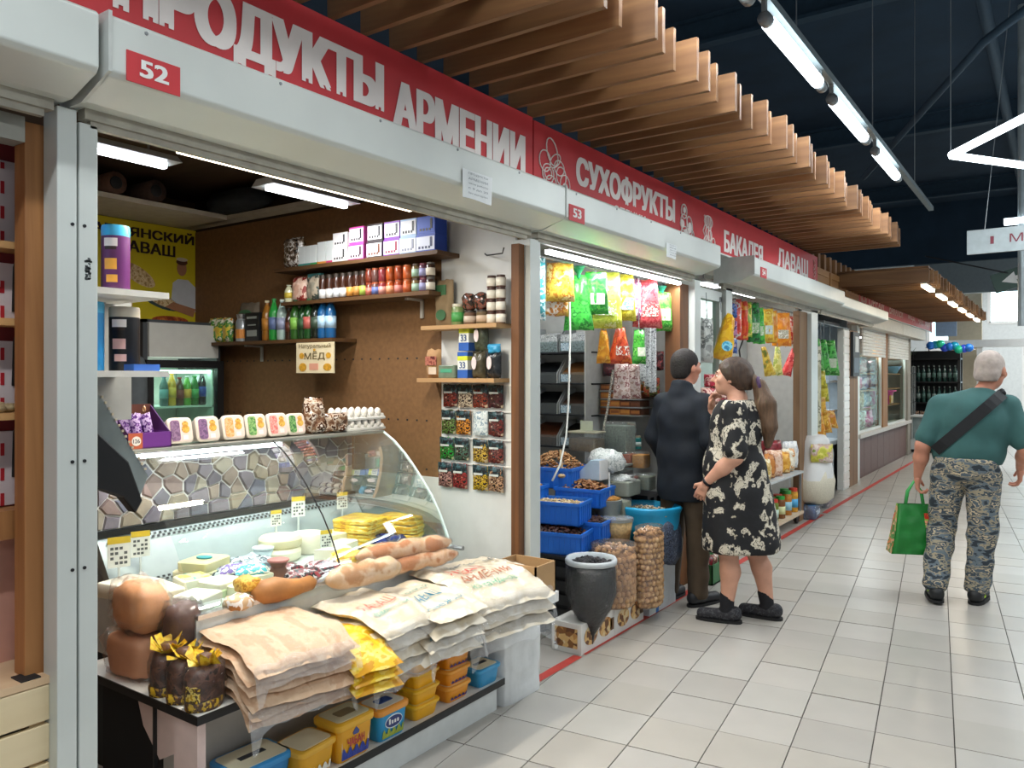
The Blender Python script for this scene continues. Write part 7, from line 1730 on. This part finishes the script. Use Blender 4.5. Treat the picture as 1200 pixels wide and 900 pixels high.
def hand_prims(w, d, n, s, curl=.5, spread=.004, sc=1.):
    """palm, four unequal bent fingers and a thumb; d along the hand, n out of the palm, s towards the thumb"""
    d, n, s = unit(d), unit(n), unit(s)
    pr = [('c', w, .023 * sc, w + d * .03 * sc, .024 * sc, .012)]
    for q in (-.022, 0., .022): pr.append(('c', w + d * .02 * sc + s * q * .7 * sc, .016 * sc, w + d * .082 * sc + s * q * sc, .0145 * sc, .012))
    for i, L_ in enumerate((.92, 1.0, .94, .76)):
        b = w + d * .086 * sc + s * (.029 - .0195 * i) * sc; a = curl * .55
        for j, (l, r) in enumerate(((.040, .0088), (.027, .0080), (.021, .0072))):
            dd = d * math.cos(a) + n * math.sin(a) + s * (1.5 - i) * spread * 6
            e = b + unit(dd) * l * L_ * sc; pr.append(('c', b, r * sc, e, (r - .0006) * sc, .004)); b = e; a += curl * .75
    b = w + d * .022 * sc + s * .024 * sc; t1 = b + unit(d * .55 + s * .65 + n * .35) * .045 * sc; t2 = t1 + unit(d * .85 + s * .15 + n * .45) * .032 * sc
    pr += [('c', b, .013 * sc, t1, .0105 * sc, .008), ('c', t1, .0105 * sc, t2, .0085 * sc, .005)]
    return pr
def head_prims(c, yaw, sc=1., pitch=0.):
    cy, sy = math.cos(yaw), math.sin(yaw); cp, sp = math.cos(pitch), math.sin(pitch)
    def T(x, y, z):
        y, z = y * cp - z * sp, y * sp + z * cp
        return c + sc * V(x * cy - y * sy, x * sy + y * cy, z)
    E = lambda x, y, z, r: ('e', T(x, y, z), tuple(q * sc for q in r), yaw)
    pr = [E(0, -.012, .022, (.076, .094, .096)), E(0, .018, -.045, (.060, .070, .070)), ('c', T(0, .055, -.088), .024 * sc, T(0, .062, -.085), .022 * sc),
          ('c', T(0, .085, .012), .010 * sc, T(0, .112, -.028), .013 * sc, .012), ('c', T(-.012, .092, -.032), .009 * sc, T(.012, .092, -.032), .009 * sc, .01),
          ('c', T(-.035, .080, .022), .012 * sc, T(.035, .080, .022), .012 * sc, .02), ('c', T(-.02, .082, -.056), .009 * sc, T(.02, .082, -.056), .009 * sc, .008),
          ('c', T(-.017, .08, -.066), .008 * sc, T(.017, .08, -.066), .008 * sc, .008), E(-.05, .055, -.02, (.022, .025, .022)), E(.05, .055, -.02, (.022, .025, .022))]
    for s in (-1, 1): pr += [('e', T(s * .078, -.008, -.008), (.010 * sc, .020 * sc, .031 * sc), yaw, .008)]
    return pr, T
def face_parts(t, T, sc, yaw, brow, hairless=False):
    w = mat('#e6e2dc', .3, 0, 0); ir = mat('#3a2a20', .3, 0, 0)
    for s in (-1, 1):
        p = T(s * .031, .076, .004)
        MB().blob(tuple(p), (.0125 * sc, .0125 * sc, .009 * sc), 1, 1, 10, 8).make('eye', w, t, True)
        p = T(s * .031, .0865, .004); MB().blob(tuple(p), (.005 * sc,) * 3, 1, 1, 8, 6).make('iris', ir, t, True)
        a, b, c = T(s * .014, .092, .026), T(s * .032, .092, .031), T(s * .05, .078, .025)
        MB().tube([a, b, c], [.0035 * sc, .004 * sc, .0025 * sc], 6).make('eyebrow', mat(brow, .8), t, True)
    a, b, c = T(-.022, .088, -.060), T(0, .096, -.061), T(.022, .088, -.060)
    MB().tube([a, b, c], [.003 * sc, .006 * sc, .003 * sc], 8).make('lips', mat('#a8605a', .5), t, True)
SKIN = mat('#cf9a80', .5, 0, .07, 14, .04); SKIN2 = mat('#c98a70', .5, 0, .10, 14, .04)

def figure(t, J, g, skin, head_yaw=0., head_pitch=0., hs=1., lg=.72):
    """one continuous body from the joints J; returns the head's local frame"""
    Pv, Ch, Nk, Hd = J['P'], J['C'], J['N'], J['H']
    pr = [('e', Pv, (.155 * g, .115 * g, .12)), ('e', (Pv + Ch) / 2, (.135 * g, .105 * g, .17)), ('e', Ch, (.155 * g, .11 * g, .19))]
    pr += [('c', Ch + V(0, 0, .1), .075, Nk, .056), ('c', Nk, .056, Hd + V(0, -.012, -.05), .052)]
    hp, T = head_prims(Hd, head_yaw, hs, head_pitch); pr += hp
    for s in 'LR':
        S_, E_, W_, H_, K_, A_ = (J[q + s] for q in 'SEWhKA')
        pr += [('c', Ch + V(0, 0, .13), .06, S_, .055), ('c', S_, .054 * g, E_, .042 * g), ('c', E_, .042 * g, E_ * .6 + W_ * .4, .041 * g), ('c', E_ * .6 + W_ * .4, .041 * g, W_, .027)]
        mid = K_ * .62 + A_ * .38 + V(0, -.018, 0)
        pr += [('c', H_, .088 * g * lg, K_, .056 * g * lg), ('c', K_, .054 * g * lg, mid if lg == 1 else K_ * .6 + A_ * .4, .055 * g * lg), ('c', mid if lg == 1 else K_ * .6 + A_ * .4, .055 * g * lg, A_, .036)]
        toe = J['T' + s]; pr += [('c', A_ + V(0, 0, -.02), .034, A_ + V(0, -.02, -.045), .030), ('c', A_ + V(0, 0, -.04), .03, toe, .022)]
    ex = []
    for s in 'LR':
        W_, E_ = J['W' + s], J['E' + s]; d, n, sd, cu = J['hand' + s]
        ex.append((hand_prims(W_, d, n, sd, cu), .0045, .006))
    sdf_obj('body', pr, skin, t, .0095, .022, extra=ex)
    return T
def leg_prims(J, g, r=(.10, .078, .066), stop=.0, seat=1.):
    pr = [('e', J['P'] + V(0, -.01, .0), (.175 * g, .135 * g * seat, .15))]
    for s in 'LR':
        H_, K_, A_ = J['h' + s], J['K' + s], J['A' + s]
        pr += [('c', H_, r[0] * g, K_, r[1] * g), ('c', K_, r[1] * g, A_ + V(0, 0, stop), r[2] * g)]
    return pr
def shoe(t, A_, toe, m, sole, w=.045, name='shoe'):
    d = unit(toe - A_ - V(0, 0, (toe - A_)[2])); z = min(toe[2], A_[2]) - .022
    heel = V(A_[0], A_[1], toe[2]) - d * .05
    pr = [('c', heel + V(0, 0, .012), w * .78, toe + V(0, 0, .002), w * .82, .02), ('c', heel + V(0, 0, .03), w * .8, A_ + V(0, 0, -.02), w * .95, .03)]
    sdf_obj(name, pr, m, t, .009, .02, [(V(0, 0, toe[2] - .022), V(0, 0, -1))])
    b = MB(); P_ = Vector((-d[1], d[0], 0)); D_ = Vector(d); out = []
    for k in range(16):
        a = 2 * math.pi * k / 16; L_ = np.linalg.norm((toe - heel)[:2])
        c = Vector((heel + toe) / 2); c.z = 0
        out.append(c + D_ * (L_ / 2 + w * .95) * math.copysign(abs(math.cos(a)) ** .7, math.cos(a)) + P_ * w * 1.02 * math.copysign(abs(math.sin(a)) ** .7, math.sin(a)))
    z0 = toe[2] - .036
    b.add([(p.x, p.y, z0) for p in out] + [(p.x, p.y, z0 + .018) for p in out], [tuple(range(16))[::-1], tuple(range(16, 32))] + [(i, (i + 1) % 16, 16 + (i + 1) % 16, 16 + i) for i in range(16)])
    b.make('sole', sole, t)

# ---- man in a dark jacket looking at the racks
t = thing('person', 'man in a navy jacket and brown trousers seen from behind at the food stall', 'person', (-2.13, 5.10, 0), R(-12))
J = dict(P=V(0, 0, .93), C=V(0, .01, 1.27), N=V(0, .0, 1.47), H=V(0, .035, 1.615),
         SL=V(-.165, 0, 1.375), SR=V(.165, 0, 1.375), EL=V(-.23, -.02, 1.13), ER=V(.235, -.03, 1.13), WL=V(-.22, .12, .92), WR=V(.22, .19, .99),
         hL=V(-.085, 0, .90), hR=V(.085, 0, .90), KL=V(-.10, .02, .49), KR=V(.10, .02, .49), AL=V(-.105, -.02, .085), AR=V(.11, .01, .085), TL=V(-.125, .14, .036), TR=V(.14, .17, .036))
J['handL'] = (V(0, .45, -1), V(1, 0, 0), V(0, 1, .4), .6); J['handR'] = (V(-.1, 1, -.3), V(-1, 0, -.2), V(0, .3, 1), .8)
T = figure(t, J, 1.0, SKIN2, R(-14), 0, 1.02)
face_parts(t, T, 1.02, R(-14), '#2a2220')
hd = J['H']; f = V(-math.sin(R(-14)), math.cos(R(-14)), 0)
sdf_obj('hair', [('e', T(0, -.02, .034), (.087, .102, .098), R(-14)), ('e', T(0, -.055, -.02), (.075, .06, .075), R(-14))], mat('#231e1c', .8, 0, .3, 90, .5), t, .007, .02, [(T(0, .045, .03), unit(f - V(0, 0, .9))), (T(0, -.05, -.075), V(0, 0, -1))])
pr = [('e', V(0, -.01, 1.25), (.19, .138, .22)), ('e', V(0, -.005, 1.0), (.195, .15, .26)), ('e', V(0, 0, .80), (.20, .155, .2))]
for s in 'LR':
    pr += [('c', J['C'] + V(0, 0, .13), .075, J['S' + s] + V(0, 0, -.01), .062), ('c', J['S' + s], .066, J['E' + s], .064), ('c', J['E' + s], .064, J['W' + s] * .92 + J['E' + s] * .08, .046)]
pr += [('c', V(0, -.02, 1.44), .085, V(0, -.015, 1.49), .075)]
sdf_obj('jacket', pr, mat('#0c1520', .8, 0, .25, 12, .25), t, .011, .03, [(V(0, 0, .71), V(0, 0, -1)), (V(0, .0, 1.51), unit(V(0, .35, 1)))], .010, 10, 3)
sdf_obj('trousers', leg_prims(J, 1., (.098, .078, .068), .0), mat('#4a3c2c', .85, 0, .15, 12, .2), t, .010, .012, [(V(0, 0, .05), V(0, 0, -1))], .009, 9, 6, (), 1.6)
for s in 'LR': shoe(t, J['A' + s], J['T' + s], mat('#15161a', .5, 0, .2), mat('#0b0b0c', .6))
MB().tube([J['WR'] * 1. + V(0, .0, 0), J['WR'] + V(0, .012, -.001)], .031, 14).make('cuff', mat('#0d1522', .8), t, True)

# ---- woman in a floral dress
t = thing('person', 'woman with a long brown ponytail in a black and cream floral dress', 'person', (-1.69, 4.95, 0), R(98))
J = dict(P=V(0, 0, .90), C=V(0, .015, 1.22), N=V(0, .01, 1.415), H=V(0, .055, 1.545),
         SL=V(-.175, 0, 1.345), SR=V(.175, .02, 1.345), EL=V(-.235, -.02, 1.06), ER=V(.20, .20, 1.12), WL=V(-.19, .17, .885), WR=V(.10, .20, 1.33),
         hL=V(-.085, 0, .87), hR=V(.085, 0, .87), KL=V(-.09, .055, .46), KR=V(.095, -.07, .46), AL=V(-.09, .06, .09), AR=V(.10, -.16, .09), TL=V(-.10, .21, .036), TR=V(.115, -.01, .036))
J['handL'] = (V(.25, .5, -1), V(1, -.1, .1), V(0, 1, .4), .75); J['handR'] = (V(-.45, -.15, 1), V(-.2, -1, 0), V(-.6, .1, .2), 1.1)
T = figure(t, J, 1.12, SKIN, R(4), R(6), 1.0, 1)
face_parts(t, T, 1.0, R(4), '#4a3424')
HAIR = mat('#3f2d20', .6, 0, .35, 60, .5, (1, 1, .12)); HAIR2 = mat('#5c4430', .6, 0, .35, 60, .5, (1, 1, .12))
sdf_obj('hair', [('e', T(0, -.025, .034), (.098, .114, .106), R(4)), ('e', T(0, -.085, -.01), (.082, .062, .085), R(4))], HAIR, t, .007, .03, [(T(0, .05, .03), unit(V(0, 1, -.75))), (T(0, -.05, -.075), V(0, 0, -1))], .004, 30, 2)
sdf_obj('ponytail', [('c', V(0, -.07, 1.55), .03, V(0, -.125, 1.50), .034), ('c', V(0, -.125, 1.50), .04, V(-.01, -.165, 1.38), .062), ('c', V(-.01, -.165, 1.38), .062, V(-.01, -.185, 1.24), .055), ('c', V(-.01, -.185, 1.24), .05, V(0, -.175, 1.12), .022)], HAIR2, t, .009, .02, (), .008, 22, 7, (), .3)
MB().tube([(.04 * math.cos(a), -.128 + .012 * math.sin(a), 1.505 + .038 * math.sin(a)) for a in [i * .45 for i in range(15)]], .013, 8).make('scrunchie', mat('#4a3054', .7, 0, .3, 50, .4), t, True)
FLORAL = printed(['#0d0d10', '#121216', '#a69d8a', '#d0c8b6', '#3a3832', '#c9c0ac'], 14, .75, stops=[0, .45, .535, .56, .605, .622], detail=6.)
pr = [('e', V(0, .02, 1.20), (.205, .165, .24)), ('e', V(0, .03, .98), (.215, .19, .25)), ('c', V(0, .03, .95), .205, V(0, -.01, .50), .235), ('c', V(.06, .0, .8), .18, V(.09, -.04, .5), .19), ('c', V(-.06, .03, .8), .18, V(-.08, .04, .5), .18), ('c', V(0, -.01, 1.34), .09, V(0, 0, 1.385), .075)]
for s in 'LR':
    e = J['S' + s] * .15 + J['E' + s] * .85
    pr += [('c', J['C'] + V(0, 0, .12), .08, J['S' + s], .07), ('c', J['S' + s], .075, e, .078)]
sdf_obj('dress', pr, FLORAL, t, .011, .035, [(V(0, 0, .455), V(0, 0, -1)), (V(0, 0, 1.405), V(0, 0, 1))], .016, 7, 5, (), .35)
for s in 'LR':
    A_ = J['A' + s]; K_ = J['K' + s]; c = A_ * .65 + K_ * .35
    sdf_obj('sock', [('c', A_ + V(0, 0, -.03), .043, A_ * .8 + K_ * .2, .046), ('c', A_ + V(0, 0, -.045), .036, J['T' + s] + V(0, -.02, .01), .03)], mat('#15151a', .9, 0, .2, 40, .2), t, .008, .02, [(A_ + V(0, 0, .115), V(0, 0, 1))])
    shoe(t, A_ + V(0, 0, -.025), J['T' + s], printed(['#14141a', '#1c1c22', '#3a3a3e', '#18181e'], 40, .7), mat('#0c0c0e', .7), .047, 'slipper')
W_ = J['WL']; d = unit(J['WL'] - J['EL'])
MB().tube([W_ - d * .02, W_ - d * .002], .031, 14).make('watch', mat('#14151a', .3), t, True)

# ---- old man walking away
t = thing('person', 'white haired man in a teal shirt and camouflage trousers walking away', 'person', (-.54, 6.22, 0), R(4))
J = dict(P=V(0, 0, .95), C=V(.05, .03, 1.24), N=V(.10, .05, 1.44), H=V(.145, .09, 1.595),
         SL=V(-.145, .02, 1.345), SR=V(.245, .04, 1.345), EL=V(-.26, -.03, 1.07), ER=V(.35, .02, 1.07), WL=V(-.30, .06, .84), WR=V(.32, .20, .92),
         hL=V(-.10, 0, .90), hR=V(.10, 0, .90), KL=V(-.15, .06, .50), KR=V(.10, .02, .48), AL=V(-.18, -.10, .115), AR=V(.065, .03, .085), TL=V(-.21, .05, .05), TR=V(.10, .19, .036))
J['handL'] = (V(0, .1, -1), V(1, 0, 0), V(0, 1, .1), 1.25); J['handR'] = (V(0, .3, -1), V(-1, 0, 0), V(0, 1, .2), .9)
T = figure(t, J, 1.18, SKIN2, R(-22), R(-4), 1.13)
face_parts(t, T, 1.13, R(-22), '#b8b4b0')
f = V(-math.sin(R(-22)), math.cos(R(-22)), 0)
sdf_obj('hair', [('e', T(0, -.016, .026), (.090, .109, .110), R(-22)), ('e', T(0, -.055, -.03), (.080, .064, .075), R(-22))], mat('#b3a59c', .85, 0, .16, 26, .25), t, .008, .02, [(T(0, .03, .03), unit(f - V(0, 0, .55))), (T(0, -.05, -.07), V(0, 0, -1))])
TEAL = mat('#38615f', .85, 0, .10, 9, .15)
pr = [('e', V(.04, .02, 1.24), (.235, .175, .22)), ('e', V(.01, .035, 1.05), (.23, .195, .22)), ('c', V(.06, .02, 1.37), .10, V(.10, .04, 1.43), .082)]
for s in 'LR':
    e = J['S' + s] * .22 + J['E' + s] * .78
    pr += [('c', J['C'] + V(.02, 0, .13), .085, J['S' + s], .075), ('c', J['S' + s], .08, e, .08)]
_, sv = sdf_obj('shirt', pr, TEAL, t, .011, .035, [(V(0, 0, .955), V(0, 0, -1)), (V(.1, .03, 1.465), unit(V(.1, .25, 1)))], .011, 8, 4, (), .5)
CAMO = printed(['#2f3840', '#66727a', '#a0967e', '#3f4c56', '#c4b496', '#525f68'], 11, .85, stretch=(1, 1, 2.2), stops=[0, .40, .47, .53, .59, .64], detail=3.)
sdf_obj('trousers', leg_prims(J, 1.12, (.102, .082, .070), .02, 1.1), CAMO, t, .010, .012, [(V(0, 0, 1.0), V(0, 0, 1)), (V(0, 0, .075), V(0, 0, -1))], .014, 8, 9, (), 1.5)
for s in 'LR':
    shoe(t, J['A' + s], J['T' + s], mat('#17191a', .5, 0, .3, 30), mat('#0e0f10', .6), .052)
    A_ = J['A' + s]; sdf_obj('shoe_accent', [('c', A_ + V(0, -.065, -.04), .022, A_ + V(-.03, -.02, -.03), .022), ('c', A_ + V(0, -.065, -.04), .022, A_ + V(.035, -.01, -.03), .02)], mat('#a8d02a', .5), t, .007, .01)
# bag strap across the back, lying on the shirt
path = []
for k in range(15):
    q = k / 14; x = .215 - .40 * q; z = 1.44 - .40 * q
    near = sv[(abs(sv[:, 0] - x) < .03) & (abs(sv[:, 2] - z) < .03)]
    y = near[:, 1].min() - .006 if len(near) else path[-1][1]
    path.append((x, y, z))
b = MB(); vs = []
for (x, y, z) in path: vs += [(x - .026, y - .004, z + .026), (x + .026, y - .004, z - .026), (x + .026, y + .014, z - .026), (x - .026, y + .014, z + .026)]
b.add(vs, [(4 * i + a, 4 * i + (a + 1) % 4, 4 * i + 4 + (a + 1) % 4, 4 * i + 4 + a) for i in range(14) for a in range(4)]); b.make('bag_strap', mat('#16181b', .7, 0, .2), t)
MB().tube([path[0], (.21, .02, 1.455), (.18, .12, 1.38)], .02, 8).make('bag_strap', mat('#16181b', .7, 0, .2), t, True)
# the shopping bag in his left hand
t = thing('shopping_bag', 'green shopping bag with orange flower print held in the walking man\'s left hand', 'bag', (-.54 - .325, 6.22 + .04, .29), R(24))
GRN = mat('#16752a', .4, 0, .12, 12, .25)
def bagf(u, v):
    pts = [(-.15, -.07), (.15, -.07), (.15, .07), (-.15, .07)]
    a = u * 4; i = int(a) % 4; fq = a - int(a); p, q = pts[i], pts[(i + 1) % 4]
    x = p[0] + (q[0] - p[0]) * fq; y = p[1] + (q[1] - p[1]) * fq
    k = 1.12 - .50 * v + .12 * v * v; y *= (1 - .75 * v * v); nz = mnoise.noise(Vector((x * 14, y * 14, v * 5)))
    return (x * k + .006 * nz, y + .014 * nz, v * .35)
MB().grid(bagf, 40, 14, 0, True).make('body', GRN, t, True)
MB().box(-.145, .145, -.066, .066, 0, .006).make('base', GRN, t)
for s in (-1, 1):
    def sidef(u, v, s=s):
        x, y, z = bagf((.25 if s > 0 else .75) + .25 * u, v); return (x + s * .004, y, z)
    MB().grid(sidef, 8, 12).make('side_print', printed(['#c8442a', '#e0824a', '#3a8a3a', '#e8b08a', '#8ab84a'], 12, .4), t, True)
    def fr_(u, v, s=s):
        x, y, z = bagf((.0 if s < 0 else .5) + .25 * (.72 + .28 * u if s < 0 else .28 * u), .08 + .75 * v); return (x, y + s * .004, z)
    MB().grid(fr_, 6, 10).make('flower_print', printed(['#d8603a', '#c8382a', '#8ac84a', '#e8a07a', '#2a9a3c'], 14, .4), t, True)
    MB().tube([(-.06, s * .012, .34), (-.045, s * .012, .44), (0, s * .006, .515), (.045, s * .012, .44), (.06, s * .012, .34)], .009, 6).make('handle', mat('#3aa050', .45), t, True)

# ================================================================ repeats of a kind at one stall share a group
def _plural(w):
    if w.endswith('f') : return w[:-1] + 'ves'
    if w.endswith(('s', 'x', 'ch', 'sh')): return w + 'es'
    if w.endswith('y') and w[-2] not in 'aeo': return w[:-1] + 'ies'
    return w + 's'
def _where(o):
    x, y, z = o.location
    if y < 1.1 and x < -2: return 'at the left stall'
    if x > -2.0 or z > 2.6: return 'over the aisle'
    for lim, nm in ((3.45, 'in the bread stall'), (5.7, 'in the bulk food stall'), (9.35, 'at the third stall'), (12.25, 'at the doorway shop'), (17.5, 'at the far shop')):
        if y < lim: return nm
    return 'at the end of the row'
_by = {}
for o in list(COL.objects):
    if o.parent is None and o.get('category') and not o.get('group') and o['category'] != 'person':
        _by.setdefault((o.name.split('.')[0], _where(o)), []).append(o)
for (nm, wh), os_ in _by.items():
    if len(os_) > 1:
        w = nm.split('_'); w[-1] = _plural(w[-1])
        for o in os_: o['group'] = ' '.join(w) + ' ' + wh
